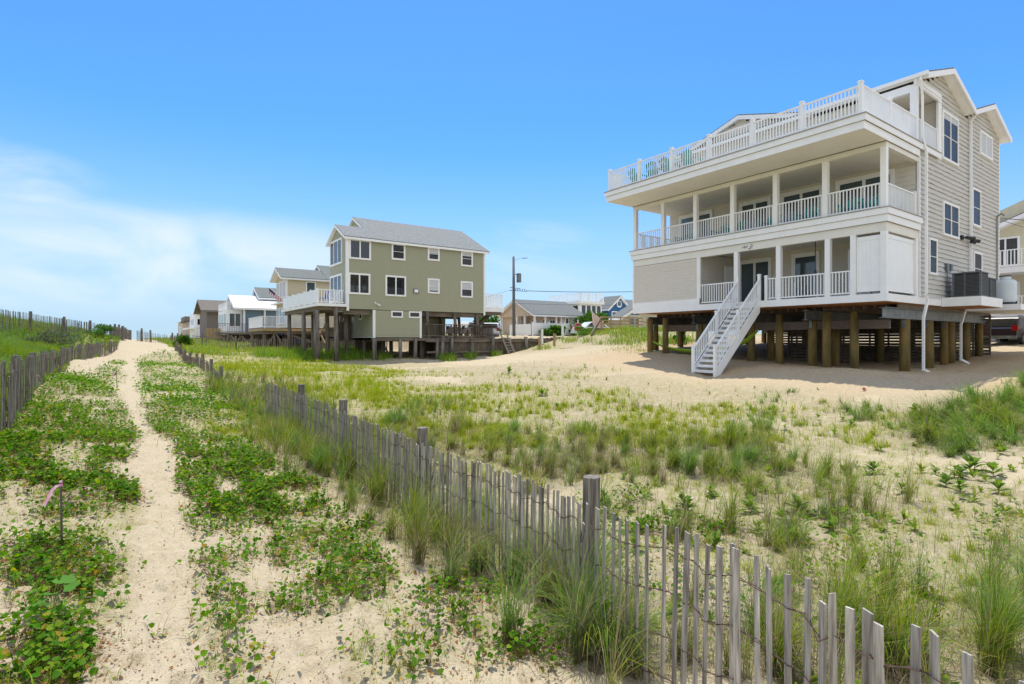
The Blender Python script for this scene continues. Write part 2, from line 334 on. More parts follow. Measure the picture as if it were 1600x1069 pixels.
class MB:
    def __init__(s): s.v = []; s.f = []; s.g = []
    def add(s, vs, fs):
        n = len(s.v); m = len(s.f); s.v += [tuple(p) for p in vs]; s.f += [tuple(i + n for i in f) for f in fs]; s.g.append((n, len(s.v), m, len(s.f))); return s
    def box(s, x0, y0, z0, x1, y1, z1):
        x0, x1 = sorted((x0, x1)); y0, y1 = sorted((y0, y1)); z0, z1 = sorted((z0, z1))
        return s.add([(x0, y0, z0), (x1, y0, z0), (x1, y1, z0), (x0, y1, z0), (x0, y0, z1), (x1, y0, z1), (x1, y1, z1), (x0, y1, z1)],
                     [(0, 3, 2, 1), (4, 5, 6, 7), (0, 1, 5, 4), (1, 2, 6, 5), (2, 3, 7, 6), (3, 0, 4, 7)])
    def bar(s, p, q, w, h=None, up=(0, 0, 1)):
        h = w if h is None else h
        p = Vector(p); q = Vector(q); d = (q - p).normalized(); up = Vector(up)
        if abs(d.dot(up)) > .98: up = Vector((0, 1, 0))
        a = d.cross(up).normalized() * w / 2; b = a.cross(d).normalized() * h / 2
        vs = [p - a - b, p + a - b, p + a + b, p - a + b, q - a - b, q + a - b, q + a + b, q - a + b]
        return s.add(vs, [(0, 1, 2, 3), (7, 6, 5, 4), (0, 4, 5, 1), (1, 5, 6, 2), (2, 6, 7, 3), (3, 7, 4, 0)])
    def tube(s, pts, r, n=8, r2=None, cap=True):
        pts = [Vector(p) for p in pts]; m = len(pts); rings = []
        for i, p in enumerate(pts):
            d = (pts[min(i + 1, m - 1)] - pts[max(i - 1, 0)]).normalized()
            up = Vector((0, 0, 1)) if abs(d.z) < .9 else Vector((1, 0, 0))
            a = d.cross(up).normalized(); b = d.cross(a).normalized()
            rr = r if r2 is None else r + (r2 - r) * i / (m - 1)
            rings.append([p + (a * math.cos(2 * math.pi * k / n) + b * math.sin(2 * math.pi * k / n)) * rr for k in range(n)])
        vs = [v for rg in rings for v in rg]; fs = []
        for i in range(m - 1):
            for k in range(n):
                fs.append((i * n + k, i * n + (k + 1) % n, (i + 1) * n + (k + 1) % n, (i + 1) * n + k))
        if cap: fs += [tuple(range(n - 1, -1, -1)), tuple((m - 1) * n + k for k in range(n))]
        return s.add(vs, fs)
    def prism(s, poly, vec):
        vec = Vector(vec); n = len(poly); a = [Vector(p) for p in poly]; b = [p + vec for p in a]
        return s.add(a + b, [tuple(range(n - 1, -1, -1)), tuple(range(n, 2 * n))] + [(i, (i + 1) % n, n + (i + 1) % n, n + i) for i in range(n)])
    def pieces(s):
        bb = []
        for a, b, c, d in s.g:
            vs = s.v[a:b]; bb.append([min(p[i] for p in vs) - .012 for i in range(3)] + [max(p[i] for p in vs) + .012 for i in range(3)])
        par = list(range(len(bb)))
        def fi(i):
            while par[i] != i: i = par[i]
            return i
        for i in range(len(bb)):
            for j in range(i):
                if all(bb[i][k] < bb[j][k + 3] and bb[j][k] < bb[i][k + 3] for k in range(3)): par[fi(i)] = fi(j)
        grp = {}
        for i, g in enumerate(s.g): grp.setdefault(fi(i), []).append(g)
        out = []
        for gs in grp.values():
            q = MB()
            for a, b, c, d in gs: q.add(s.v[a:b], [tuple(i - a for i in f) for f in s.f[c:d]])
            out.append(q)
        return out
    def build(s, name, m, parent=None, smooth=False, bevel=0, fix=True):
        if name in SPLIT and len(s.g) > 1:
            ps = s.pieces()
            if len(ps) > 1: return [p.build(name, m, parent, smooth, bevel, fix) for p in ps][0]
        me = bpy.data.meshes.new(name); off = offset_of(parent)
        me.from_pydata([(x - off.x, y - off.y, z - off.z) for x, y, z in s.v], [], s.f)
        if fix:
            import bmesh
            bm = bmesh.new(); bm.from_mesh(me); bmesh.ops.recalc_face_normals(bm, faces=bm.faces); bm.to_mesh(me); bm.free()
        me.materials.append(m)
        if smooth:
            for p in me.polygons: p.use_smooth = True
        o = bpy.data.objects.new(name, me); col.objects.link(o)
        if parent: o.parent = parent
        if bevel:
            b = o.modifiers.new('bevel', 'BEVEL'); b.width = bevel; b.segments = 1; b.limit_method = 'ANGLE'
        return o
def B(*a): return MB().box(*a)
def copy_tree(o, parent=None):
    c = o.copy(); col.objects.link(c); c.parent = parent
    for ch in list(o.children): copy_tree(ch, c)
    return c

def lap(mb, org, u, n, L, z0, z1, pitch=.2, t=.02, wave=0.0, ext=None, seg=.35, rnd=None):
    """lap siding on a wall: org = left foot, u = direction along, n = outward normal; ext(z)->(u0,u1) limits a gable"""
    rnd = rnd or random.Random(3)
    u = Vector(u); n = Vector(n); org = Vector((org[0], org[1], 0)); z = z0
    while z < z1 - 1e-6:
        zt = min(z + pitch, z1); a0, a1 = ext((z + zt) / 2) if ext else (0, L)
        if a1 - a0 > .05:
            k = max(1, int((a1 - a0) / seg)) if wave else 1
            us = [a0 + (a1 - a0) * i / k for i in range(k + 1)]
            js = [(rnd.random() - .5) * wave for _ in us]
            vs = []; fs = []
            for x, j in zip(us, js):
                b = org + u * x
                vs += [b + Vector((0, 0, zt)), b + n * t + Vector((0, 0, z + j)), b + Vector((0, 0, z + j))]
            for i in range(k):
                a = i * 3; c = a + 3
                fs += [(a, a + 1, c + 1, c), (a + 1, a + 2, c + 2, c + 1)]
            mb.add(vs, fs)
        z = zt
    return mb

def window(parent, plane, c, a0, a1, z0, z1, out=-1, fw=.09, mull=1, sash=False, proud=.05, glass='glass', blind=0.0, name='window', face=None):
    """a framed window on plane x=c or y=c, spanning a0..a1 sideways"""
    fr = MB(); gl = MB()
    def bx(mb, u0, u1, w0, w1, d0, d1):
        if plane == 'y': mb.box(u0, c + out * d0, w0, u1, c + out * d1, w1)
        else: mb.box(c + out * d0, u0, w0, c + out * d1, u1, w1)
    bx(fr, a0, a1, z1 - fw, z1, 0, proud); bx(fr, a0, a1, z0, z0 + fw, 0, proud + .012)
    bx(fr, a0, a0 + fw, z0 + fw, z1 - fw, 0, proud - .004); bx(fr, a1 - fw, a1, z0 + fw, z1 - fw, 0, proud - .004)
    for k in range(1, mull + 1):
        if mull < 1: break
        m_ = a0 + (a1 - a0) * k / (mull + 1)
        bx(fr, m_ - fw * .38, m_ + fw * .38, z0 + fw, z1 - fw, 0, proud - .012)
    if sash:
        zm = (z0 + z1) / 2; bx(fr, a0 + fw, a1 - fw, zm - .014, zm + .014, 0, proud - .02)
    bx(gl, a0 + fw, a1 - fw, z0 + fw, z1 - fw, 0, .026 if proud < .09 else .048)
    f = fr.build(name, M['white'], parent)
    gl.build('pane', M[glass], f)
    if blind > 0:
        bl = MB(); zb = z1 - fw - (z1 - z0 - 2 * fw) * blind
        bx(bl, a0 + fw, a1 - fw, zb, z1 - fw, .026, .030 if proud < .09 else .053); bl.build('blind', M['blind'], f)
    return f

def railing(parent, p, q, z, h=.95, pitch=.125, bal=.036, post=False, name='railing', m='vinyl', bottom=.09, skew=None):
    """straight balustrade between p and q (xy), rails and balusters"""
    mb = MB(); P = Vector((p[0], p[1], 0)); Q = Vector((q[0], q[1], 0)); L = (Q - P).length; d = (Q - P) / L
    mb.bar(P + Vector((0, 0, z + h)), Q + Vector((0, 0, z + h)), .075, .05)
    mb.bar(P + Vector((0, 0, z + bottom)), Q + Vector((0, 0, z + bottom)), .05, .05)
    n = max(1, int(L / pitch))
    for i in range(n):
        c = P + d * (L * (i + .5) / n)
        mb.bar(c + Vector((0, 0, z + bottom + .025)), c + Vector((0, 0, z + h - .025)), bal, bal, up=(d.x, d.y, 0))
    return mb.build(name, M[m], parent)
def newel(parent, x, y, z, h=1.12, w=.12, name='newel_post', m='vinyl'):
    mb = B(x - w / 2, y - w / 2, z, x + w / 2, y + w / 2, z + h)
    mb.box(x - w * .66, y - w * .66, z + h, x + w * .66, y + w * .66, z + h + .035)
    mb.box(x - w * .45, y - w * .45, z + h + .035, x + w * .45, y + w * .45, z + h + .065)
    return mb.build(name, M[m], parent)
def gable_roof_y(parent, x0, xr, x1, z0, zr, z1, ya, yb, th=.22, m='roof', trim='white'):
    """roof with its ridge along y"""
    mb = MB()
    mb.prism([(x0, ya, z0 - .03), (xr, ya, zr - .03), (xr, ya, zr + .03), (x0, ya, z0 + .03)], (0, yb - ya, 0))
    mb.prism([(xr, ya, zr - .03), (x1, ya, z1 - .03), (x1, ya, z1 + .03), (xr, ya, zr + .03)], (0, yb - ya, 0))
    r = mb.build('roof', M[m], parent)
    f = MB(); e = .004
    f.prism([(x0, ya - .03, z0 - th), (xr, ya - .03, zr - th), (xr, ya - .03, zr - .034), (x0, ya - .03, z0 - .034)], (0, .06, 0))
    f.prism([(xr, ya - .03, zr - th), (x1, ya - .03, z1 - th), (x1, ya - .03, z1 - .034), (xr, ya - .03, zr - .034)], (0, .06, 0))
    f.prism([(x0 + e, ya + .032, z0 - th * .75), (xr, ya + .032, zr - th * .75), (xr, ya + .032, zr - .034), (x0 + e, ya + .032, z0 - .034)], (0, yb - ya - .03, 0))
    f.prism([(xr, ya + .032, zr - th * .75), (x1 - e, ya + .032, z1 - th * .75), (x1 - e, ya + .032, z1 - .034), (xr, ya + .032, zr - .034)], (0, yb - ya - .03, 0))
    f.build('fascia', M[trim], r)
    return r
def gable_roof_x(parent, ya, yr, yb, za, zr, zb, x0, x1, th=.22, m='roof', trim='white', name='roof'):
    """roof with its ridge along x; ya is the near eave"""
    mb = MB()
    mb.prism([(x0, ya, za - .03), (x0, yr, zr - .03), (x0, yr, zr + .03), (x0, ya, za + .03)], (x1 - x0, 0, 0))
    mb.prism([(x0, yr, zr - .03), (x0, yb, zb - .03), (x0, yb, zb + .03), (x0, yr, zr + .03)], (x1 - x0, 0, 0))
    r = mb.build(name, M[m], parent)
    f = MB()
    for xx in (x0 - .03, x1 - .03):
        f.prism([(xx, ya, za - th), (xx, yr, zr - th), (xx, yr, zr - .034), (xx, ya, za - .034)], (.06, 0, 0))
        f.prism([(xx, yr, zr - th), (xx, yb, zb - th), (xx, yb, zb - .034), (xx, yr, zr - .034)], (.06, 0, 0))
    f.box(x0 + .034, ya - .02, za - th, x1 - .034, ya + .03, za - .036)
    f.prism([(x0 + .032, ya + .032, za - th * .7), (x0 + .032, yr, zr - th * .7), (x0 + .032, yr, zr - .034), (x0 + .032, ya + .032, za - .034)], (x1 - x0 - .064, 0, 0))
    f.prism([(x0 + .032, yr, zr - th * .7), (x0 + .032, yb, zb - th * .7), (x0 + .032, yb, zb - .034), (x0 + .032, yr, zr - .034)], (x1 - x0 - .064, 0, 0))
    f.build('fascia', M[trim], r)
    return r

# ------------------------------------------------------------------ where things grow (densities read at points of the ground)
def ell(px, py, L):
    m = np.zeros_like(px)
    for cx, cy, rx, ry, s in L:
        d = np.sqrt(((px - cx) / rx) ** 2 + ((py - cy) / ry) ** 2)
        m = np.maximum(m, s * (1 - sstep(.72, 1.18, d)))
    return m
VINES = [(250, 640, 36, 16, .5), (640, 880, 50, 25, .35), (165, 585, 26, 12, .7), (185, 570, 14, 6, .5), (120, 600, 60, 20, .6), (262, 562, 50, 9, .9), (250, 590, 32, 24, .9), (170, 640, 36, 30, .5), (310, 745, 34, 40, .5), (30, 650, 120, 45, 1), (120, 620, 60, 40, .8), (150, 680, 70, 50, 1), (60, 720, 110, 50, .75), (130, 800, 100, 60, 1), (20, 800, 60, 60, .5), (110, 880, 110, 50, .85), (40, 900, 50, 30, .4),
         (130, 950, 80, 40, .95), (95, 1010, 60, 45, .75), (60, 1065, 90, 20, .5), (10, 1005, 30, 20, .3),
         (262, 575, 48, 24, 1), (290, 600, 75, 28, 1), (300, 630, 80, 30, 1), (290, 660, 60, 26, .9), (330, 700, 60, 30, .75), (380, 730, 55, 25, .8), (335, 590, 60, 26, .8), (370, 640, 50, 40, .8),
         (440, 780, 70, 45, 1), (360, 810, 75, 30, .6), (400, 850, 45, 30, .35), (500, 850, 90, 50, 1), (560, 910, 70, 50, .9), (340, 880, 50, 35, .5), (500, 940, 80, 35, .5), (345, 960, 55, 50, .55), (380, 1050, 70, 40, .65), (640, 950, 60, 35, .5), (600, 1030, 90, 50, .5), (760, 1000, 100, 50, .45), (750, 900, 90, 50, .6), (860, 1000, 40, 60, .3), (250, 992, 25, 10, .5), (240, 820, 25, 20, .15), (190, 595, 12, 8, .3),
         (1060, 850, 120, 40, .5), (1000, 900, 90, 60, .35), (1300, 870, 130, 60, .5), (1400, 930, 120, 50, .35), (1560, 850, 60, 40, .3), (1180, 950, 120, 80, .35), (960, 780, 60, 30, .3)]
TALL = [(760, 850, 90, 70, 1), (470, 690, 60, 40, .8), (560, 720, 120, 50, 1), (680, 800, 120, 60, 1), (600, 745, 110, 55, .9), (520, 700, 60, 40, .5), (690, 830, 80, 60, .9), (640, 800, 60, 60, .7), (770, 880, 60, 55, .6), (470, 650, 55, 40, .9), (500, 670, 40, 40, .5), (430, 625, 70, 30, 1), (380, 605, 60, 22, .8), (420, 665, 40, 40, .6),
        (900, 960, 75, 60, .85), (950, 1010, 80, 60, .7), (1040, 1010, 90, 60, .5), (1160, 1010, 120, 60, .6), (1300, 1040, 120, 50, .7), (1420, 1030, 100, 60, .8), (1550, 1010, 100, 70, .7), (1620, 930, 60, 60, .6), (1550, 900, 60, 40, .25), (1380, 960, 70, 50, .35), (1250, 900, 90, 50, .4),
        (650, 700, 70, 28, .8), (730, 690, 80, 30, .8), (690, 650, 70, 22, .45), (790, 700, 60, 28, .7), (880, 730, 70, 32, .9), (860, 690, 60, 20, .5), (1000, 725, 90, 24, .9), (1130, 725, 100, 34, 1), (1240, 760, 100, 32, .95), (1330, 800, 100, 30, .6), (1180, 690, 60, 16, .5), (1060, 745, 90, 18, .5), (960, 700, 60, 12, .35), (1000, 640, 60, 5, .25),
        (1130, 820, 120, 40, .4), (990, 790, 60, 25, .4)]
LIME = [(620, 665, 280, 60, .9), (450, 620, 110, 50, .8), (1050, 660, 220, 26, .42), (1180, 705, 260, 30, .5), (900, 705, 300, 50, .8), (1230, 800, 330, 110, .7), (1500, 900, 200, 120, .6), (760, 625, 240, 26, .6), (420, 575, 90, 14, 1), (520, 590, 130, 20, 1), (620, 610, 110, 14, .75), (540, 620, 110, 18, .9), (720, 625, 110, 12, .55), (650, 640, 110, 16, .6), (470, 565, 60, 8, .7), (360, 556, 60, 8, .8), (800, 640, 90, 10, .5), (770, 612, 70, 6, .5), (880, 640, 90, 10, .35),
        (700, 585, 140, 4, .3), (850, 590, 80, 6, .3), (920, 580, 60, 5, .35), (1010, 545, 60, 8, .35), (900, 610, 60, 6, .35), (950, 660, 70, 8, .3), (1030, 655, 60, 6, .3), (1160, 640, 110, 10, .35), (560, 560, 100, 5, .8), (470, 551, 60, 5, .5), (360, 545, 50, 5, .8), (1400, 665, 120, 20, .45), (1320, 640, 60, 8, .2), (1100, 770, 140, 30, .3), (1350, 730, 160, 25, .25)]
BANK = [(1560, 660, 110, 42, 1), (1480, 675, 60, 35, .95), (1640, 640, 80, 50, 1), (1430, 660, 38, 22, .6), (1345, 640, 40, 14, .5), (1400, 650, 40, 12, .3), (1195, 640, 22, 26, .35), (1250, 657, 24, 10, .3)]
def dens(kind, x, y, z=None):
    if z is None: z = base_h(x, y)
    px, py, w = proj(x, y, z); ok = w > .5
    px = np.where(ok, px, 5000); py = np.where(ok, py, 5000)
    return ell(px, py, {'v': VINES, 't': TALL, 'l': LIME, 'b': BANK}[kind]) * ok
def dunemask(x, y):
    """grown-over dune on the seaward side of the left fence"""
    xf = np.interp(y, [0, 12, 24, 33, 42, 46], [-2.05, -1.95, -2.2, -2.05, -1.4, -.5])
    return (x < xf) & (y > 3) & (y < 75)

# ------------------------------------------------------------------ ground: one sheet to the horizon
def make_ground():
    fa = math.degrees(math.atan2(SS, CC))
    ang = np.r_[np.arange(-180, fa - 62, 4.0), np.arange(fa - 62, fa + 62, .22), np.arange(fa + 62, 180, 4.0)]
    ang = np.radians(ang); r = [.4]
    while r[-1] < 95: r.append(r[-1] * (1.0125 if r[-1] > 2 else 1.03))
    while r[-1] < 4000: r.append(r[-1] * 1.12)
    r = np.array(r); A, Rr = np.meshgrid(ang, r)
    X = (np.sin(A) * Rr).ravel(); Y = (np.cos(A) * Rr).ravel(); Z = H(X, Y)
    na, nr = len(ang), len(r)
    X = np.r_[X, 0.0]; Y = np.r_[Y, 0.0]; Z = np.r_[Z, Z[:na].mean()]
    i = np.arange(nr - 1)[:, None] * na; j = np.arange(na)[None, :]; jn = (j + 1) % na
    F = np.stack([i + j, i + na + j, i + na + jn, i + jn], -1).reshape(-1, 4)
    me = bpy.data.meshes.new('ground'); nv = len(X)
    tri = np.stack([np.full(na, nv - 1), np.arange(na), (np.arange(na) + 1) % na], -1)
    me.vertices.add(nv); me.vertices.foreach_set('co', np.stack([X, Y, Z], -1).astype(np.float32).ravel())
    loops = np.r_[F.ravel(), tri.ravel()]; me.loops.add(len(loops)); me.loops.foreach_set('vertex_index', loops.astype(np.int32))
    starts = np.r_[np.arange(len(F)) * 4, len(F) * 4 + np.arange(na) * 3]; me.polygons.add(len(starts)); me.polygons.foreach_set('loop_start', starts.astype(np.int32))
    me.update(calc_edges=True); me.validate()
    me.polygons.foreach_set('use_smooth', np.ones(len(starts), bool))
    bz = base_h(X, Y); v = dens('v', X, Y, bz); t = dens('t', X, Y, bz); l = dens('l', X, Y, bz); b = dens('b', X, Y, bz)
    dm = dunemask(X, Y).astype(float)
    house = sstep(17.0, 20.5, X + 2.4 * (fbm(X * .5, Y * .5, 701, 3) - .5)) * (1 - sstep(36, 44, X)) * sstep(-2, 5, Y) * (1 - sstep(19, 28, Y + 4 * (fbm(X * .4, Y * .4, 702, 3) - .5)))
    hill = sstep(24, 30, X) * sstep(24, 30, Y) * (1 - sstep(39, 40, Y)) * .6
    rightf = sstep(2.6, 3.2, X) * (1 - sstep(16, 20, X)) * (fbm(X * .35, Y * .35, 77, 3) > .36)
    a = at_ = me.color_attributes.new('litter', 'FLOAT_COLOR', 'POINT')
    lit = np.clip(np.maximum.reduce([t * .9, b, v * .25, dm, hill * .8, rightf * .5]), 0, 1)
    gr = np.clip(np.maximum.reduce([l * .85, b * .7, dm, v * .55, t * .7, hill * .8, rightf * .34 * sstep(3, 8, X), sstep(60, 90, np.hypot(X, Y)) * (np.abs(X) > 3)]), 0, 1)
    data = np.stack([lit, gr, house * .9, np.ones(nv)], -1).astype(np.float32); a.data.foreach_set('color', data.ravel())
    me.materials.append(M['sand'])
    o = bpy.data.objects.new('ground', me); col.objects.link(o); o['kind'] = 'structure'
    return o
make_ground()

# ================================================================== the big taupe beach house on piles
HX, HY0, HY1 = 23.05, 8.5, 20.9          # front plane, near side, far side
F1, F2, F3 = 4.04, 7.24, 10.23           # floor levels
XB, XR = 26.2, 36.9                      # wall behind the porches, rear wall
bh = thing('beach_house', 'large three-storey taupe house with white balconies and roof deck, on brown piles', 'house', (30, 14.7, 1.0))
# inner cores (light-tight)
core = MB(); core.box(XB + .05, HY0 + .05, F1 - .02, XR - .05, HY1 - .05, F3 - .05); core.box(28.55, HY0 + .05, F3 - .04, XR - .05, HY1 - .05, 12.6); core.box(XB + .05, 10.4, F3 - .04, 28.54, HY1 - .05, 12.6)
core.box(HX + .05, 16.75, F1 + .02, XB + .04, HY1 - .05, 6.6)
core.build('inner_wall', M['siding'], bh)
fl = MB(); fl.box(HX + .02, HY0 + .02, F1 - .27, XR, HY1, F1 - .03); fl.build('floor_slab', M['deckwood'], bh)
ply = MB(); ply.box(HX + .05, HY0 + .05, F1 - .30, XR - .05, HY1 - .05, F1 - .274)
ply.build('floor_underside', M['ply'], bh)
ply = MB()
for k in range(31):
    yy = HY0 + .3 + k * .4
    ply.box(HX + 1.9, yy, F1 - .46, XR - .1, yy + .045, F1 - .302)
ply.build('floor_framing', M['brown'], bh)
rim = MB(); rim.box(HX - .03, HY0 - .03, F1 - .29, HX + .015, HY1 + .03, F1); rim.box(HX + .016, HY0 - .03, F1 - .29, XR + .02, HY0 + .015, F1 - .002); rim.box(HX + .016, HY1, F1 - .29, XR + .02, HY1 + .03, F1 - .002); rim.box(XR + .002, HY0 + .016, F1 - .29, XR + .03, HY1 - .001, F1 - .002)
rim.build('fascia', M['white'], bh)
# walls
rw = random.Random(5)
mb = MB(); lap(mb, (HX, 16.75, 4.33), (0, 1, 0), (-1, 0, 0), 4.1, 4.33, 6.34, .155, .014, .006, rnd=rw); mb.build('front_wall', M['siding'], bh)
tr = MB(); tr.box(HX - .035, 16.6, F1, HX + .03, HY1 + .03, 4.33); tr.box(HX - .03, 16.55, 4.332, HX + .06, 16.74, 6.36); tr.box(HX - .03, HY1 - .06, 4.332, HX + .06, HY1 + .03, 6.36)
tr.box(XB - .06, HY0 - .035, F1, XB + .08, HY0 + .06, 9.74); tr.box(XR - .06, HY0 - .035, F1, XR + .03, HY0 + .06, 12.4)
tr.box(28.25, HY0 - .035, F3 - .2, 28.62, HY0 + .05, 12.85); tr.box(25.8, HY0 - .035, 12.55, 28.24, HY0 + .05, 12.9)
tr.box(XB - .04, 10.18, F3, XB + .1, 10.42, 12.6)
tr.build('corner_board', M['white'], bh)
def sideext(z):
    # outline of the near side wall: plain below, two gables above
    if z < F3: return (0, XR - XB)
    a = 28.6 - XB if z < 12.5 else max(0.0, (z - 12.9) / .34)
    if z < 12.62: return (a, XR - XB)
    return (a, XR - XB)
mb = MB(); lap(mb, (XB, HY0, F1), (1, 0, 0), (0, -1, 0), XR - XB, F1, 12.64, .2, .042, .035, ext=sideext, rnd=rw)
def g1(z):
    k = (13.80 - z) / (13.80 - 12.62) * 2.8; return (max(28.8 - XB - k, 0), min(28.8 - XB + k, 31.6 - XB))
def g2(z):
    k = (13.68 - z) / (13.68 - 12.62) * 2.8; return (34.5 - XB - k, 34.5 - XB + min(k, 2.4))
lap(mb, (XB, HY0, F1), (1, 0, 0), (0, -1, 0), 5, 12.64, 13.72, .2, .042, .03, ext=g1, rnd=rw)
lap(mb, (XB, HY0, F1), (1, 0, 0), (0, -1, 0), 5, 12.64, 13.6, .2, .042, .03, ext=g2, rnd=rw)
mb.build('side_wall', M['sidingshade'], bh)
mb = MB()
mb.prism([(26.3, HY0 + .03, 12.6), (28.8, HY0 + .03, 13.74), (31.6, HY0 + .03, 12.6)], (0, .1, 0)); mb.prism([(31.7, HY0 + .03, 12.6), (34.5, HY0 + .03, 13.6), (36.9, HY0 + .03, 12.6)], (0, .1, 0))
mb.build('gable_backing', M['siding'], bh)
mb = MB()
lap(mb, (XB, HY0 + .1, F1), (0, 1, 0), (-1, 0, 0), 8.1, F1, 6.7, .2, .02, .01, rnd=rw)
lap(mb, (XB, HY0 + .1, F2), (0, 1, 0), (-1, 0, 0), HY1 - HY0 - .1, F2, 9.7, .2, .02, .01, rnd=rw)
lap(mb, (XB, 10.4, F3), (0, 1, 0), (-1, 0, 0), HY1 - 10.4, F3, 12.7, .2, .02, .01, rnd=rw)
lap(mb, (XB, 10.4, F3), (1, 0, 0), (0, -1, 0), 2.4, F3, 12.6, .2, .02, .01, rnd=rw)
lap(mb, (28.6, HY0 + .05, F3), (0, 1, 0), (-1, 0, 0), 1.9, F3, 12.6, .2, .02, .01, rnd=rw)
lap(mb, (XR, HY1, F1), (-1, 0, 0), (0, 1, 0), XR - XB, F1, 12.6, .2, .02, 0)
lap(mb, (XR, HY0, F1), (0, 1, 0), (1, 0, 0), HY1 - HY0, F1, 12.6, .2, .02, 0)
# porch end wall on the first floor, and little wall of the recess
lap(mb, (HX + .1, 16.72, F1), (1, 0, 0), (0, -1, 0), XB - HX - .1, F1, 6.6, .2, .02, .01, rnd=rw)
mb.build('porch_wall', M['siding'], bh)
# porch ceilings and floors
cb = MB(); cb.box(HX + .1, HY0 + .05, 6.62, XB - .002, 16.7, 6.68); cb.box(HX + .2, HY0 + .05, 9.60, XB - .002, HY1 - .02, 9.66); cb.box(26.1, HY0 + .1, 12.62, 28.58, 10.38, 12.66)
cb.build('porch_ceiling', M['soffit'], bh)
sf = MB(); sf.box(21.06, HY0 - .02, 9.70, HX - .1, HY1 + .02, 9.74); sf.build('deck_soffit', M['soffit'], bh)
d2 = MB(); d2.box(HX - .05, HY0, 6.72, XB - .003, HY1, F2 - .03); d2.build('second_floor_deck', M['deckwood'], bh)
d3 = MB(); d3.box(21.02, HY0, 9.75, XB - .003, HY1, F3 - .03); d3.box(XB - .002, HY0, 9.75, 28.55, 10.35, F3 - .032); d3.build('roof_deck_floor', M['deckwood'], bh)
# stepped white bands of both upper decks
bd = MB()
def band(x, y0, y1, xe, z0, z1, t=.04, nearonly=False):
    bd.box(x - t, y0 - t, z0, x, y1 + t, z1); bd.box(x + .001, y0 - t, z0 + .001, xe, y0, z1 - .001)
    bd.box(x + .001, y1, z0 + .001, xe, y1 + t, z1 - .001)
band(HX - .13, HY0 - .1, HY1 + .1, XB - .02, 6.98, 7.21); band(HX - .07, HY0 - .04, HY1 + .04, XB - .02, 6.71, 6.976); 
band(20.98, HY0 - .10, HY1 + .1, 28.2, 9.98, 10.20); band(21.05, HY0 - .03, HY1 + .03, 26.1, 9.70, 9.976)
bd.build('fascia', M['white'], bh)
cap = MB(); cap.box(HX - .2, HY0 - .17, 7.212, XB - .03, HY1 + .17, F2); cap.box(20.90, HY0 - .17, 10.202, XB - .03, HY1 + .17, F3); cap.box(XB - .029, HY0 - .17, 10.203, 28.24, HY0 + .2, F3 - .001)
cap.build('deck_edge', M['deckwood'], bh)
bm_ = MB(); bm_.box(HX - .02, HY0, 6.36, HX + .2, HY1, 6.705); bm_.box(HX + .201, HY0, 6.37, XB - .03, HY0 + .2, 6.704); bm_.box(HX - .02, HY0, 9.50, HX + .2, HY1, 9.695); bm_.box(HX + .201, HY0, 9.51, XB - .03, HY0 + .2, 9.694)
bm_.build('porch_beam', M['soffit'], bh)
cols = [(y, F1, 6.36) for y in (16.5, 14.63, 12.62, 10.59, 9.64, 8.6)] + [(y, F2, 9.5) for y in (20.8, 18.87, 16.86, 14.82, 12.76, 10.69, 8.6)]
for y, z0, z1 in cols:
    c = MB(); w = .10
    if y == 16.5: continue
    c.box(HX - .02, y - w, z0 - .02, HX - .02 + 2 * w, y + w, z1); c.build('porch_column', M['white'], bh)
c = MB(); c.box(25.85, HY0 - .03, F3, 26.09, HY0 + .2, 12.6); c.build('porch_column', M['white'], bh)
bm2 = MB(); bm2.box(25.85, HY0 + .201, 12.3, 26.09, 10.35, 12.62); bm2.build('porch_beam', M['white'], bh)
bm2 = MB(); bm2.box(XB - .1, HY0 + .02, 6.3, XB - .002, HY0 + .3, 6.72); 
# balcony railings
xs = HX + .08
for a, b in ((8.7, 10.59), (10.79, 12.66), (12.86, 14.72), (14.92, 16.76), (16.96, 18.77), (18.97, 20.7)):
    railing(bh, (xs, a), (xs, b), F2, .95)
railing(bh, (HX + .2, HY0 + .1), (XB - .1, HY0 + .1), F2, .95); newel(bh, XB - .2, HY0 + .1, F2, 1.0)
railing(bh, (HX + .2, HY1 - .1), (XB - .1, HY1 - .1), F2, .95)
for a, b in ((14.73, 16.54), (12.72, 13.1), (10.69, 12.52), (9.74, 10.49)):
    railing(bh, (xs, a), (xs, b), F1, .95)
newel(bh, xs, 13.2, F1, 1.05)
ys = [8.56, 10.6, 12.62, 14.68, 16.7, 18.7, 20.75]
for i, y in enumerate(ys):
    newel(bh, 21.06, y, F3, 1.12, .13)
    if i: railing(bh, (21.06, ys[i - 1] + .07), (21.06, y - .07), F3, 1.02)
newel(bh, 23.4, 8.52, F3, 1.12, .12)
railing(bh, (21.14, 8.52), (23.33, 8.52), F3, 1.02); railing(bh, (23.47, 8.52), (25.84, 8.52), F3, 1.02); railing(bh, (26.1, 8.52), (28.1, 8.52), F3, 1.0); newel(bh, 28.17, 8.52, F3, 1.02, .1)
railing(bh, (21.14, 20.8), (26.1, 20.8), F3, 1.02)
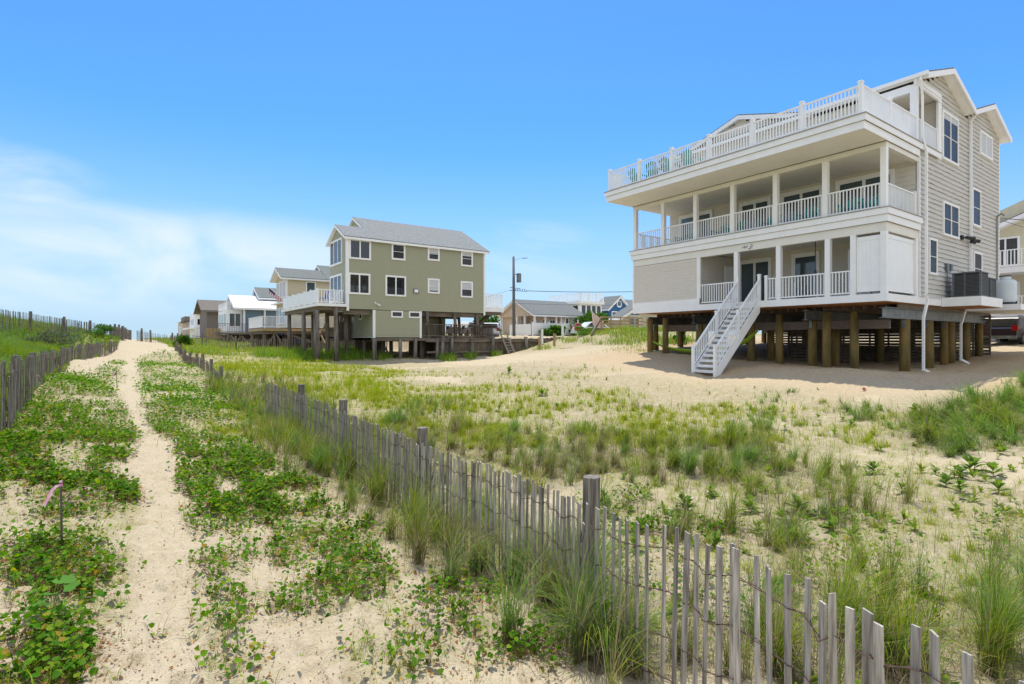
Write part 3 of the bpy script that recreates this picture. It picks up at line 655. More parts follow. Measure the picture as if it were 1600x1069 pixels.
# doors behind the porches
def door(y0, y1, z0, z1, panes=2, label=None, x=XB):
    f = MB(); f.box(x - .10, y0, z1 - .12, x - .02, y1, z1); f.box(x - .10, y0, z0, x - .02, y0 + .11, z1 - .121); f.box(x - .10, y1 - .11, z0, x - .02, y1, z1 - .121)
    n = panes; ww = (y1 - y0 - .22) / n
    for k in range(n):
        a = y0 + .11 + k * ww; xo = .005 * (k % 2)
        f.box(x - .07 - xo, a, z0, x - .03, a + .06, z1 - .121); f.box(x - .07 - xo, a + ww - .06, z0, x - .03, a + ww, z1 - .121)
        f.box(x - .068 - xo, a + .061, z0, x - .03, a + ww - .061, z0 + .16); f.box(x - .068 - xo, a + .061, z1 - .2, x - .03, a + ww - .061, z1 - .122)
    d = f.build('sliding_door' if n > 1 else 'glass_door', M['white'], bh)
    g = MB()
    for k in range(n):
        a = y0 + .11 + k * ww; g.box(x - .05, a + .062, z0 + .161, x - .04, a + ww - .062, z1 - .201)
    g.build('pane', M['glassblue'], d)
    h = MB(); h.box(x - .11, y0 + .11 + ww - .05, z0 + 1.0, x - .07, y0 + .11 + ww - .02, z0 + 1.25); h.build('handle', M['steel'], d)
door(14.66, 16.45, F1, 6.42, 2); door(12.35, 13.65, F1, 6.42, 1)
door(18.0, 20.2, F2, 9.45, 2); door(14.7, 16.4, F2, 9.45, 2); door(12.2, 14.2, F2, 9.45, 2); door(9.35, 11.65, F2, 9.45, 2)
door(12.2, 14.4, F3, 12.3, 2); door(15.6, 17.8, F3, 12.3, 2)
f = MB(); f.box(25.2, 16.60, F1, 26.0, 16.66, 6.1); f.build('closet_door', M['vinyl'], bh)
f = MB(); f.box(XB - .16, 11.9, 9.0, XB - .02, 12.02, 9.12); f.box(XB - .14, 14.45, 9.0, XB - .02, 14.55, 9.12); f.build('porch_light', M['vinyl'], bh)
# white privacy panels of the outdoor shower corner
def panel(axis, c, a0, a1, z0, z1):
    p = MB(); g = MB()
    def bx(mb, u0, u1, w0, w1, d):
        if axis == 'x': mb.box(c - d, u0, w0, c + d, u1, w1)
        else: mb.box(u0, c - d, w0, u1, c + d, w1)
    bx(p, a0, a1, z1 - .16, z1, .04); bx(p, a0, a1, z0, z0 + .16, .04); bx(p, a0, a0 + .05, z0 + .16, z1 - .16, .039); bx(p, a1 - .05, a1, z0 + .16, z1 - .16, .039)
    n = max(2, int((a1 - a0 - .1) / .14)); ww = (a1 - a0 - .1) / n
    for k in range(n): bx(p, a0 + .05 + k * ww + .003, a0 + .05 + (k + 1) * ww - .003, z0 + .16, z1 - .16, .022)
    bx(p, a0 + .05, a1 - .05, z0 + .16, z1 - .16, .016)
    return p.build('privacy_panel', M['vinyl'], bh)
panel('x', HX + .08, 8.71, 9.53, F1 + .1, 6.26); panel('y', HY0 + .1, HX + .2, XB - .35, F1 + .1, 6.3); panel('x', 24.6, 8.75, 9.55, F1 + .1, 6.2); panel('x', 24.9, 9.75, 10.6, F1 + .1, 6.1)
c = MB(); c.box(XB - .34, HY0 - .02, F1, XB - .13, HY0 + .18, 6.37); c.build('porch_column', M['white'], bh)
# side windows
window(bh, 'y', HY0, 28.64, 30.6, 10.1, 12.22, proud=.09, sash=True, glass='screen', blind=.12); window(bh, 'y', HY0, 28.72, 30.68, 6.82, 8.3, proud=.09, sash=True, glass='screen')
window(bh, 'y', HY0, 27.08, 28.0, 5.02, 6.54, mull=0, proud=.09, sash=True, glass='screen'); window(bh, 'y', HY0, 32.54, 33.75, 7.7, 9.5, mull=0, proud=.09, sash=True, glass='screen')
window(bh, 'y', HY0, 32.73, 33.95, 4.9, 6.5, mull=0, proud=.09, sash=True, glass='screen'); window(bh, 'y', HY0, 33.68, 35.58, 11.3, 12.45, proud=.09, blind=1.0)
# roofs
gable_roof_y(bh, 25.85, 28.8, 31.62, 12.92, 13.90, 12.86, 8.08, 21.2, th=.26)
gable_roof_y(bh, 31.64, 34.5, 37.3, 12.84, 13.80, 12.72, 8.08, 21.2, th=.26)
gable_roof_x(bh, 12.7, 16.35, 20.0, 12.90, 14.0, 12.90, 25.92, 28.7, th=.24, name='dormer_roof')
mb = MB()
def gf(z):
    k = (13.80 - z) / 1.1 * 3.5; return (16.35 - k - 13.0, 16.35 + k - 13.0)
lap(mb, (26.17, 13.0, F3), (0, 1, 0), (-1, 0, 0), 7, 12.6, 13.8, .2, .02, .01, ext=gf, rnd=rw); mb.prism([(26.19, 12.95, 12.6), (26.19, 16.35, 13.75), (26.19, 19.75, 12.6)], (.5, 0, 0)); mb.build('gable_wall', M['siding'], bh)
gt = MB(); gt.box(25.70, 8.05, 12.78, 25.84, 12.85, 12.93); gt.box(25.70, 20.15, 12.78, 25.84, 21.2, 12.93); gt.build('gutter', M['vinyl'], bh)
dsp = MB()
dsp.bar((25.78, 8.3, 12.78), (25.78, 8.3, 12.6), .07); dsp.bar((25.78, 8.3, 12.6), (26.13, 8.36, 12.1), .07); dsp.bar((26.13, 8.36, 12.14), (26.13, 8.36, 10.4), .07); dsp.bar((26.13, 8.36, 10.42), (26.35, 8.3, 9.95), .07)
dsp.bar((26.35, 8.3, 10.0), (26.35, 8.3, 4.1), .085); dsp.bar((26.35, 8.3, 4.14), (26.45, 8.3, 3.8), .085); dsp.bar((26.45, 8.3, 3.84), (26.2, 8.35, 3.2), .085); dsp.bar((26.2, 8.35, 3.24), (26.2, 8.35, 1.05), .085); dsp.bar((26.2, 8.35, 1.1), (26.38, 8.1, .95), .085)
dsp.build('downspout', M['vinyl'], bh)
dsp = MB()
dsp.bar((32.3, 8.1, 12.9), (32.12, 8.38, 12.5), .07); dsp.bar((32.12, 8.38, 12.55), (32.12, 8.38, 4.6), .08); dsp.build('downspout', M['vinyl'], bh)
dsp = MB(); dsp.bar((31.3, 8.3, 3.8), (31.3, 8.4, 3.5), .08); dsp.bar((31.3, 8.4, 3.55), (31.0, 8.45, 3.0), .08); dsp.bar((31.0, 8.45, 3.04), (31.0, 8.45, 1.35), .08); dsp.bar((31.0, 8.45, 1.4), (31.3, 8.25, 1.22), .08); dsp.build('downspout', M['vinyl'], bh)
# electric conduit and spot lamps on the side
cd = MB(); cd.tube([(36.3, 8.42, 8.6), (36.3, 8.42, 4.3)], .03); cd.tube([(36.3, 8.42, 8.6), (36.3, 8.25, 8.72), (36.3, 8.15, 8.6)], .04); cd.build('conduit', M['steel'], bh)
sp = MB(); sp.box(30.95, 8.38, 6.86, 31.15, 8.47, 7.06)
for dx, dz in ((.25, .02), (.7, .05), (.85, -.1), (1.4, .0)):
    sp.tube([(31.0 + dx, 8.34, 6.96 + dz), (31.15 + dx, 8.18, 6.90 + dz)], .07, r2=.09)
sp.tube([(31.05, 8.36, 6.96), (32.4, 8.3, 6.96)], .03); sp.build('spotlight', M['black'], bh)
mt = MB(); mt.box(29.0, 8.38, 5.3, 29.3, 8.46, 5.62); mt.box(29.5, 8.38, 5.34, 29.75, 8.46, 5.6); mt.tube([(29.15, 8.42, 5.3), (29.15, 8.42, 4.4)], .02); mt.build('electric_meter', M['steel'], bh)
# decoration on the beam: two small shell-like silhouettes
em = MB()
for k, (yy, zz) in enumerate(((14.22, 6.50), (13.86, 6.55), (13.94, 6.46), (14.1, 6.57))):
    em.tube([(HX - .045, yy + .07 * math.cos(t * .8 + k), zz + .05 * math.sin(t * .8 + k)) for t in range(6)], .012, 6)
em.build('wall_ornament', M['steel'], bh)
# steel beams
def ibeam(p, q, h=.42, w=.26):
    mb = MB(); P = Vector(p); Q = Vector(q)
    mb.bar(P, Q, .03, h - .04); mb.bar(P + Vector((0, 0, -h / 2 + .01)), Q + Vector((0, 0, -h / 2 + .01)), w, .025); mb.bar(P + Vector((0, 0, h / 2 - .01)), Q + Vector((0, 0, h / 2 - .01)), w, .025)
    return mb.build('steel_beam', M['steel'], bh)
zb = F1 - .46 - .22
for yy in (8.95, 11.9, 14.9, 17.6, 20.55):
    ibeam((23.9, yy, zb), (36.5, yy, zb))
for xx in (25.3, 35.5):
    mb = MB(); mb.box(xx - .07, 9.2, zb - .6, xx + .07, 20.4, zb - .23); mb.build('cross_beam', M['brown'], bh)
# piles
rp = random.Random(9)
for yy in (8.95, 11.9, 14.9, 17.6, 20.55):
    for i, xx in enumerate((24.6, 26.6, 29.1, 31.3, 33.4, 35.6)):
        if yy in (11.9, 14.9, 17.6) and i in (2, 4) and rp.random() < .5: continue
        x_ = xx + rp.uniform(-.15, .15); y_ = yy + rp.uniform(-.05, .05); g = Hs(x_, y_)
        if i == 0 and yy == 8.95: x_ = 26.0
        if i == 1 and yy == 8.95: x_ = 28.6
        if i == 2 and yy == 8.95: x_ = 30.6
        r0 = rp.uniform(.16, .20) + (.03 if (i < 2 and yy == 8.95) else 0)
        lean = rp.uniform(-.03, .03)
        mb = MB(); mb.tube([(x_, y_, g - .4), (x_ + lean, y_, (g + zb) / 2), (x_ + lean * 1.5, y_, zb - .225)], r0, 14, r2=r0 * .93)
        p = mb.build('pile', M['pile'], bh, smooth=True)
        if i < 3: 
            st = B(x_ + lean * 1.5 - r0 * 1.02, y_ - .06, zb - .55, x_ + lean * 1.5 - r0 * .9, y_ + .06, zb - .23); st.build('strap', M['steel'], p)
for (xx, yy) in ((23.75, 20.3), (23.75, 19.25), (24.3, 13.25), (24.2, 11.15), (24.5, 10.2)):
    g = Hs(xx, yy); mb = MB(); mb.tube([(xx, yy, g - .4), (xx, yy, zb + .1)], .17, 14, r2=.155); mb.build('pile', M['pile'], bh, smooth=True)
# slatted screens at the rear; inner ones added to darken the space below
for ax, c, a, b in (('x', 36.2, 8.7, 12.0), ('x', 36.2, 12.3, 16.2), ('x', 36.2, 16.6, 20.6), ('x', 32.3, 9.3, 15.6), ('y', 15.7, 29.9, 36.1), ('x', 29.8, 12.3, 15.6), ('y', 9.25, 32.4, 36.1)):
    mb = MB(); z = 1.2
    while z < 3.55:
        if ax == 'x': mb.box(c, a, z, c + .03, b, z + .115)
        else: mb.box(a, c, z, b, c + .03, z + .115)
        z += .16
    for k in range(5):
        t_ = a + (b - a) * k / 4
        if ax == 'x': mb.box(c + .04, t_ - .04, .9, c + .12, t_ + .04, 3.58)
        else: mb.box(t_ - .04, c + .04, .9, t_ + .04, c + .12, 3.58)
    mb.build('lattice_screen', M['oldwood'], bh)
# ac platform
mb = B(28.58, 7.12, 3.72, 31.5, 8.46, 4.10); mb.build('equipment_platform', M['white'], bh)
mb = B(31.9, 6.6, 3.62, 37.6, 8.44, 3.88); mb.build('equipment_platform', M['white'], bh)
mb = B(28.64, 7.18, 3.70, 31.44, 8.4, 3.715); mb.build('platform_underside', M['ply'], bh)
mb = B(36.9, 9.2, 5.9, 38.6, 12.0, 6.1); mb.prism([(36.95, 8.9, 6.5), (38.7, 8.9, 6.1), (38.7, 8.9, 6.22), (36.95, 8.9, 6.62)], (0, 3.4, 0)); mb.box(36.95, 9.0, F1, 38.2, 9.1, 6.1); mb.build('rear_entry_roof', M['white'], bh)
# front stairs
stx0, stx1 = 19.65, 23.0; sy0, sy1 = 13.45, 14.5
g0 = Hs(19.8, 14) - .02; nst = 15; rise = (F1 - g0) / nst; run = (stx1 - stx0) / nst

stm = MB()
for y in (sy0, sy1):
    stm.prism([(stx0 - .02, y - .022, g0 - .03), (stx0 + .33, y - .022, g0 - .03), (stx1, y - .022, F1 - .52), (stx1, y - .022, F1 - .05), (stx1 - .12, y - .022, F1 - .05), (stx0 - .02, y - .022, g0 + .16)], (0, .044, 0))
stair = stm.build('staircase', M['white'], bh)
trd = MB()
for k in range(nst - 1):
    x0 = stx0 + run * k - .03; z = g0 + rise * (k + 1)
    trd.box(x0, sy0 + .024, z - .035, x0 + run + .05, sy1 - .024, z)
    if k % 1 == 0: trd.box(x0 + .03, sy0 + .024, z - .10, x0 + .05, sy1 - .024, z - .036)
trd.build('tread', M['vinyl'], stair)
for y in (sy0, sy1):
    hr = MB(); p0 = Vector((stx0 + .05, y, g0 + .15)); p1 = Vector((stx1, y, F1 + .02))
    up = Vector((0, 0, .95)); lowr = Vector((0, 0, .22))
    hr.bar(p0 + up, p1 + up, .075, .05); hr.bar(p0 + lowr, p1 + lowr, .045, .045)
    n = 27
    for i in range(n):
        c = p0.lerp(p1, (i + .7) / n); hr.bar(c + lowr, c + up, .036, .036, up=(1, 0, 0))
    hr.build('handrail', M['vinyl'], stair)
    for t, hh in ((0.0, 1.05), (.5, 1.02)):
        c = p0.lerp(p1, t); newel(stair, c.x, y, c.z - .25, hh + .25, .11)
    newel(stair, stx1 - .02, y, F1 - .3, 1.42, .11)

# ------------------------------------------------------------------ things on and under the big house
def ac_unit(label, x0, y0, z0, sx, sy, h):
    t = thing('air_conditioner', label, 'air conditioner', (x0 + sx / 2, y0 + sy / 2, z0), 'air conditioners beside the big house')
    B(x0 + .02, y0 + .02, z0 + .05, x0 + sx - .02, y0 + sy - .02, z0 + h - .03).build('coil', M['acdark'], t)
    c = MB(); 
    for (a, b) in ((0, 0), (sx - .07, 0), (0, sy - .07), (sx - .07, sy - .07)): c.box(x0 + a, y0 + b, z0, x0 + a + .07, y0 + b + .07, z0 + h)
    c.box(x0 - .01, y0 - .01, z0 + h, x0 + sx + .01, y0 + sy + .01, z0 + h + .05); c.box(x0 + .001, y0 + .001, z0 + .002, x0 + sx - .001, y0 + sy - .001, z0 + .06)
    c.build('casing', M['acgrey'], t)
    l = MB(); n = int((h - .1) / .055)
    for k in range(n):
        z = z0 + .08 + k * (h - .12) / n
        l.box(x0 + .003, y0 + .071, z, x0 + .02, y0 + sy * .55 - .01, z + .012); l.box(x0 + .003, y0 + sy * .55 + .03, z, x0 + .02, y0 + sy - .071, z + .012)
        l.box(x0 + .071, y0 + .003, z, x0 + sx - .071, y0 + .02, z + .012)
    l.box(x0 + .002, y0 + sy * .55 - .01, z0 + .06, x0 + .022, y0 + sy * .55 + .03, z0 + h)
    l.build('louvre', M['acgrey'], t)
    f = MB(); f.tube([(x0 + sx / 2, y0 + sy / 2, z0 + h + .051), (x0 + sx / 2, y0 + sy / 2, z0 + h + .075)], min(sx, sy) * .4, 20); f.build('fan_grille', M['acdark'], t)
    return t
ac_unit('larger dark grey air conditioner with louvred sides, on the platform beside the side wall', 28.95, 7.22, 4.11, .95, .98, 1.0)
ac_unit('smaller dark grey air conditioner standing between the larger one and the propane tank', 30.35, 7.25, 4.11, .8, .85, .82)
t = thing('propane_tank', 'pale grey upright propane tank on the white platform beside the air conditioners', 'gas tank', (32.35, 7.22, 3.89))
mb = MB(); prof = [(.30, 0), (.38, .06), (.395, .14), (.395, .86), (.38, .95), (.30, 1.02), (.14, 1.06), (0.0, 1.07)]
n = 28; vs = []; fs = []
for r_, z_ in prof:
    for k in range(n): vs.append((32.35 + r_ * math.cos(2 * math.pi * k / n), 7.22 + r_ * math.sin(2 * math.pi * k / n), 3.97 + z_))
for i in range(len(prof) - 1):
    for k in range(n): fs.append((i * n + k, i * n + (k + 1) % n, (i + 1) * n + (k + 1) % n, (i + 1) * n + k))
mb.add(vs, fs); mb.build('tank_body', M['tank'], t, smooth=True)
mb = MB(); mb.tube([(32.35, 7.22, 3.885), (32.35, 7.22, 3.98)], .33, 24); mb.build('foot_ring', M['black'], t)
mb = MB(); mb.tube([(32.35, 7.22, 5.02), (32.35, 7.22, 5.14)], .20, 20); mb.build('collar', M['tank'], t)
mb = MB(); mb.tube([(32.35, 7.22, 5.141), (32.35, 7.22, 5.19)], .22, 20); mb.build('valve_cap', M['black'], t)

def adirondack(name='adirondack_chair', m='teal'):
    t = thing(name, None, None)
    mb = MB()
    for k in range(6): x = -.20 + k * .09; mb.bar((x, 0, .34 - k * 0), (x, 0, .34), .01) if False else None
    for k in range(6): mb.bar((-.27, -.26 + k * .10, .33 - k * .028), (.27, -.26 + k * .10, .33 - k * .028), .085, .02)
    mb.build('seat', M[m], t)
    bk = MB()
    for k in range(5):
        x = -.22 + k * .11; top = .92 - abs(k - 2) * .055
        bk.bar((x, .20, .20), (x * 1.2, .48, top), .09, .02, up=(0, -1, 0))
    bk.bar((-.26, .30, .50), (.26, .30, .50), .06, .02); bk.build('backrest', M[m], t)
    for s in (-1, 1):
        a = MB(); a.bar((s * .33, -.36, .52), (s * .31, .36, .50), .12, .025); a.build('armrest', M[m], t)
        l = MB(); l.bar((s * .31, -.28, 0), (s * .31, -.28, .51), .09, .03); l.build('leg', M[m], t)
        l = MB(); l.bar((s * .28, -.30, .34), (s * .28, .42, .02), .03, .12); l.build('leg', M[m], t)
    return t
chair0 = adirondack()
_used = [False]
def put_chair(x, y, z, rz, label, group):
    c = chair0 if not _used[0] else copy_tree(chair0); _used[0] = True
    c.location = (x, y, z); c.rotation_euler = (0, 0, rz); tag(c, label, 'deck chair', group); return c
# chairs face the sea (-x): the model faces -y
for x, y, rz, lb in ((21.62, 19.25, 1.4, 'teal adirondack chair at the far end of the roof deck'), (21.6, 18.1, 1.7, 'teal adirondack chair on the roof deck, second from the far end'), (21.6, 17.2, 1.45, 'teal adirondack chair on the roof deck just behind the third post from the far end'), (21.62, 16.0, 1.6, 'lone teal adirondack chair near the middle of the roof deck')):
    put_chair(x, y, F3, rz, lb, 'teal adirondack chairs on the roof deck')
for i, (x, y, rz, lb) in enumerate(((24.1, 18.3, -1.6, 'teal adirondack chair in the second balcony bay from the far end'), (24.2, 16.2, -1.5, 'teal adirondack chair in the third balcony bay, left of the pair'), (24.1, 15.3, -1.7, 'teal adirondack chair in the third balcony bay, right of the pair'),
                                     (24.1, 13.6, -1.5, 'teal adirondack chair in the fourth balcony bay'), (24.0, 11.9, -1.6, 'teal adirondack chair in the fifth balcony bay'), (23.95, 10.1, -1.5, 'teal adirondack chair in the nearest balcony bay, left one'), (23.95, 9.3, -1.7, 'teal adirondack chair at the near end of the balcony beside the corner column'))):
    put_chair(x, y, F2, rz, lb, 'teal adirondack chairs on the balcony')
def lounge():
    t = thing('lounge_chair', None, None)
    mb = MB(); mb.box(-.33, -.9, .30, .33, .3, .36)
    for k in range(12): mb.box(-.30, -.88 + k * .1, .361, .30, -.81 + k * .1, .375)
    mb.build('seat', M['vinyl'], t)
    bk = MB(); bk.bar((0, .3, .34), (0, .75, .85), .62, .05); bk.build('backrest', M['vinyl'], t)
    for sx in (-.3, .3):
        for sy in (-.8, .25): l = MB(); l.box(sx - .03, sy - .03, 0, sx + .03, sy + .03, .30); l.build('leg', M['vinyl'], t)
    return t
l0 = lounge()
for i, (x, y, lb) in enumerate(((22.6, 16.1, 'white chaise lounge at the far end of the row on the roof deck'), (22.6, 15.0, 'white chaise lounge second in the row on the roof deck'), (22.6, 13.9, 'white chaise lounge third in the row on the roof deck'), (22.6, 12.9, 'white chaise lounge nearest the house corner on the roof deck'))):
    c = l0 if i == 0 else copy_tree(l0)
    c.location = (x, y, F3); c.rotation_euler = (0, 0, -math.pi / 2); tag(c, lb, 'lounge chair', 'white lounge chairs on the roof deck')
# hammock
hp = [(23.75, 20.6, 2.30), (23.9, 19.9, 2.0), (24.0, 19.2, 1.75), (24.1, 18.3, 1.60), (24.2, 17.4, 1.55), (24.3, 16.5, 1.65), (24.4, 15.6, 1.85), (24.5, 14.9, 2.2), (24.5, 14.4, 2.7)]
wd = [.03, .22, .42, .50, .52, .50, .42, .22, .04]
vs = []; fs = []
for (x, y, z), w in zip(hp, wd):
    for k in range(7):
        s_ = (k - 3) / 3; vs.append((x + s_ * w * .8, y, z + .12 * s_ * s_ * (w / .5) + (.10 if s_ < 0 else 0) * abs(s_)))
for i in range(len(hp) - 1):
    for k in range(6): fs.append((i * 7 + k, i * 7 + k + 1, (i + 1) * 7 + k + 1, (i + 1) * 7 + k))
ht = thing('hammock', 'long lime green fabric hammock slung between piles behind the white stairs', 'hammock', (24.1, 17.6, 1.5))
mb = MB(); mb.add(vs, fs); hm = mb.build('cloth', M['hammock'], ht, smooth=True); so_ = hm.modifiers.new('thick', 'SOLIDIFY'); so_.thickness = .02
mb = MB(); mb.tube([(23.75, 20.6, 2.30), (23.75, 20.62, 2.45)], .012, 6); mb.tube([(24.5, 14.4, 2.7), (24.5, 14.3, 2.75)], .012, 6); mb.build('rope', M['hammock'], ht)
# hanging line with weight in the porch
t = thing('hanging_line', 'dark hanging line with a small weight in the porch beside the single glass door', 'hanging line', (HX + .5, 11.3, 6.6))
mb = MB(); mb.tube([(HX + .5, 11.3, 6.62), (HX + .5, 11.3, 5.2)], .018, 6); mb.build('line', M['black'], t); mb = MB(); mb.tube([(HX + .5, 11.3, 5.2), (HX + .5, 11.3, 5.06)], .05, 8); mb.build('weight', M['black'], t)

# ================================================================== the sage green house
GY, GX, GR = 39.7, 13.15, 25.15
gh = thing('green_house', 'sage green house on grey piles with white framed windows and grey roof', 'house', (19, 43.5, .8))
mb = MB(); mb.box(GX + .04, GY + .04, 4.6, 15.4, 43.75, 9.85); mb.box(15.39, GY + .05, 4.6, GR - .04, 48.8, 9.84); mb.box(15.2, GY + .08, 2.48, 19.1, 44.5, 4.6); mb.build('inner_wall', M['green'], gh)
mb = MB(); lap(mb, (GX, GY, 4.6), (1, 0, 0), (0, -1, 0), GR - GX, 4.6, 9.9, .135, .02); mb.build('side_wall', M['green'], gh)
mb = MB(); lap(mb, (15.15, GY, 2.5), (1, 0, 0), (0, -1, 0), 3.95, 2.5, 4.52, .135, .018); lap(mb, (15.15, GY, 2.5), (0, 1, 0), (-1, 0, 0), 4.8, 2.5, 4.58, .135, .018); mb.build('lower_wall', M['green'], gh)
def gg(z):
    if z < 9.9: return (0, 4.2)
    k = max(0, (9.0 + .0 - z)) / .55
    return (0, 4.2)
mb = MB()
def gge(z):
    if z < 9.85: return (0, 4.1)
    k = (11.12 - z) / .58; return (max(0, 2.05 - k), min(4.1, 2.05 + k))
lap(mb, (GX, GY, 4.6), (0, 1, 0), (-1, 0, 0), 4.1, 4.6, 11.05, .135, .018, ext=gge)
mb.prism([(GX + .03, GY + .05, 9.8), (GX + .03, GY + 2.05, 11.0), (GX + .03, GY + 4.05, 9.8)], (2.2, 0, 0))
def gme(z):
    k = (12.3 - z) / .52; return (max(0, 4.6 - k), min(9.2, 4.6 + k))
lap(mb, (15.35, GY, 4.6), (0, 1, 0), (-1, 0, 0), 9.2, 9.8, 12.25, .135, .018, ext=gme)
mb.prism([(15.4, GY + .1, 9.8), (15.4, GY + 4.6, 12.2), (15.4, GY + 9.1, 9.8)], (9.6, 0, 0))
mb.build('gable_wall', M['greenlit'], gh)
gable_roof_x(gh, GY - .25, GY + 4.6, GY + 9.45, 9.88, 12.42, 9.88, 15.15, GR + .35, th=.2)
gable_roof_x(gh, GY - .252, GY + 2.06, GY + 4.37, 9.89, 11.10, 9.89, GX - .25, 15.6, th=.2, name='wing_roof')
mb = MB(); mb.box(GX - .03, GY - .035, 4.45, GX + .16, GY + .02, 9.75); mb.box(GX - .035, GY - .03, 4.95, GX - .001, GY + .2, 9.8); mb.box(GR - .14, GY - .035, 4.4, GR + .03, GY + .02, 9.75); mb.box(15.13, GY - .035, 2.3, 15.33, GY + .02, 4.55); mb.box(19.0, GY - .035, 2.45, 19.18, GY + .03, 4.58)
mb.box(15.10, GY + .021, 2.3, 15.15, GY + 4.8, 2.49)
mb.build('corner_board', M['white'], gh)
for x0, z0, x1, z1, k in ((13.3, 8.28, 14.97, 9.78, 1), (13.26, 5.68, 14.92, 7.26, 1), (16.12, 5.67, 17.82, 7.27, 1)):
    window(gh, 'y', GY, x0, x1, z0, z1, fw=.13, mull=k, proud=.07)
for x0, z0, x1, z1, bl in ((16.62, 8.5, 17.76, 9.78, 0), (19.7, 8.7, 20.76, 9.78, .45), (22.77, 8.48, 23.92, 9.78, .3), (19.7, 6.05, 20.76, 7.26, .9), (22.74, 5.86, 23.92, 7.22, .5)):
    window(gh, 'y', GY, x0, x1, z0, z1, fw=.13, mull=0, proud=.07, sash=True, blind=bl)
for x0, x1 in ((16.59, 17.56), (18.06, 19.06)):
    window(gh, 'y', GY, x0, x1, 4.02, 4.55, fw=.11, mull=0, proud=.06)
window(gh, 'x', GX, 40.7, 43.6, 8.05, 10.0, fw=.14, mull=2, proud=.07); window(gh, 'x', GX, 40.75, 43.6, 5.2, 7.3, fw=.14, mull=2, proud=.07)
window(gh, 'x', 15.15, 42.0, 42.7, 3.9, 4.45, fw=.1, mull=0, proud=.06)
mb = MB(); mb.box(18.45, GY - .09, 5.98, 18.9, GY, 6.35); g_ = mb.build('vent_box', M['steel'], gh); mb = MB(); mb.box(18.52, GY - .10, 6.05, 18.83, GY - .091, 6.28); mb.build('grille', M['vinyl'], g_)
mb = MB(); mb.tube([(15.5, GY - .02, 5.0), (15.6, GY - .25, 4.9)], .07); mb.tube([(15.35, GY - .1, 5.05), (15.25, GY - .25, 5.1)], .06); mb.build('floodlight', M['vinyl'], gh)
# platform beams, piles
mb = MB(); mb.box(15.1, GY - .02, 2.22, 26.0, GY + .16, 2.44); mb.box(15.1, GY + .17, 2.3, 19.2, GY + 5, 2.46); mb.box(15.1, GY + 4.4, 2.22, 26, GY + 4.6, 2.44); mb.box(15.3, GY + 2.4, 2.15, 26, GY + 2.55, 2.38)
mb.box(13.0, GY + .3, 4.2, 25, GY + .5, 4.55); mb.box(13.0, GY + 4.2, 4.2, 25, GY + 4.4, 4.55)
mb.build('platform_beam', M['oldwoodh'], gh)
rp = random.Random(21)
for x_, y_, zt, r0 in [(15.25, GY - .1, 2.45, .17), (17.3, GY - .1, 2.4, .15), (15.3, GY + 2.3, 2.4, .16), (16.9, GY + 2.4, 2.3, .2), (16.2, GY + 4.6, 2.3, .2), (18.6, GY - .05, 2.4, .15), (20.5, GY - .1, 2.45, .13), (19.6, GY + .9, 2.3, .15), (20.3, GY + 2.0, 2.3, .17), (18.2, GY + 3.8, 2.3, .17), (14.0, GY + 2.6, 4.3, .17), (14.2, GY + 5.5, 4.3, .17), (17.5, GY + 6.5, 2.3, .15), (21.2, GY + 4.4, 2.3, .16)]:
    mb = MB(); g = Hs(x_, y_); mb.tube([(x_, y_, g - .4), (x_ + rp.uniform(-.05, .05), y_, zt)], r0, 10, r2=r0 * .92); mb.build('pile', M['pilegrey'], gh, smooth=True)
for x_, y_ in ((19.75, GY + .12), (22.3, GY + .12), (24.5, GY + .15), (20.5, GY + 4), (23, GY + 4), (24.9, GY + 4)):
    mb = MB(); mb.tube([(x_ + .08, y_, 2.45), (x_ - .05, y_, 4.62)], .15, 10, r2=.13); mb.build('porch_post', M['pilegrey'], gh, smooth=True)
mb = MB(); mb.box(19.2, GY + .17, 2.40, 26.1, GY + 4.4, 2.5); mb.build('porch_floor', M['oldwood'], gh)
def picket_rail(parent, p, q, z, h=1.0, m='oldwood', pitch=.17, name='porch_railing'):
    mb = MB(); P = Vector((*p, 0)); Q = Vector((*q, 0)); d = (Q - P); L = d.length; d /= L
    mb.bar(P + Vector((0, 0, z + h)), Q + Vector((0, 0, z + h)), .10, .05); mb.bar(P + Vector((0, 0, z + .12)), Q + Vector((0, 0, z + .12)), .08, .07)
    for i in range(int(L / pitch)):
        c = P + d * ((i + .5) * pitch); mb.bar(c + Vector((0, 0, z + .1)), c + Vector((0, 0, z + h)), .07, .03, up=(d.x, d.y, 0))
    return mb.build(name, M[m], parent)
mb = MB(); mb.box(19.3, GY + 4.25, 2.5, 23.6, GY + 4.35, 4.58); mb.build('back_wall', M['green'], gh)
mb = MB(); mb.box(15.4, GY + 4.7, .5, 17.9, GY + 4.78, 2.2); mb.box(19.6, GY + 3.3, .4, 25.5, GY + 3.38, 2.2); mb.box(15.2, GY + 8.0, 2.3, 25, GY + 8.1, 4.55); mb.build('dark_backing', M['oldwood'], gh)  # dark boards added so the space under the green house reads dark
picket_rail(gh, (19.25, GY - .05), (26.0, GY - .05), 2.5, 1.05)
picket_rail(gh, (26.0, GY - .05), (26.0, GY + 4), 2.5, .9)
# rear stairs seen under the house
mb = MB()
for k in range(8): mb.box(18.2 + k * .02, GY + 7.2 + k * .26, 1.0 + k * .19, 19.4, GY + 7.45 + k * .26, 1.04 + k * .19)
mb.bar((19.4, GY + 7.1, .9), (19.4, GY + 9.5, 2.6), .06, .2); mb.bar((18.2, GY + 7.1, .9), (18.2, GY + 9.5, 2.6), .06, .2); mb.build('rear_stairs', M['oldwoodh'], gh)
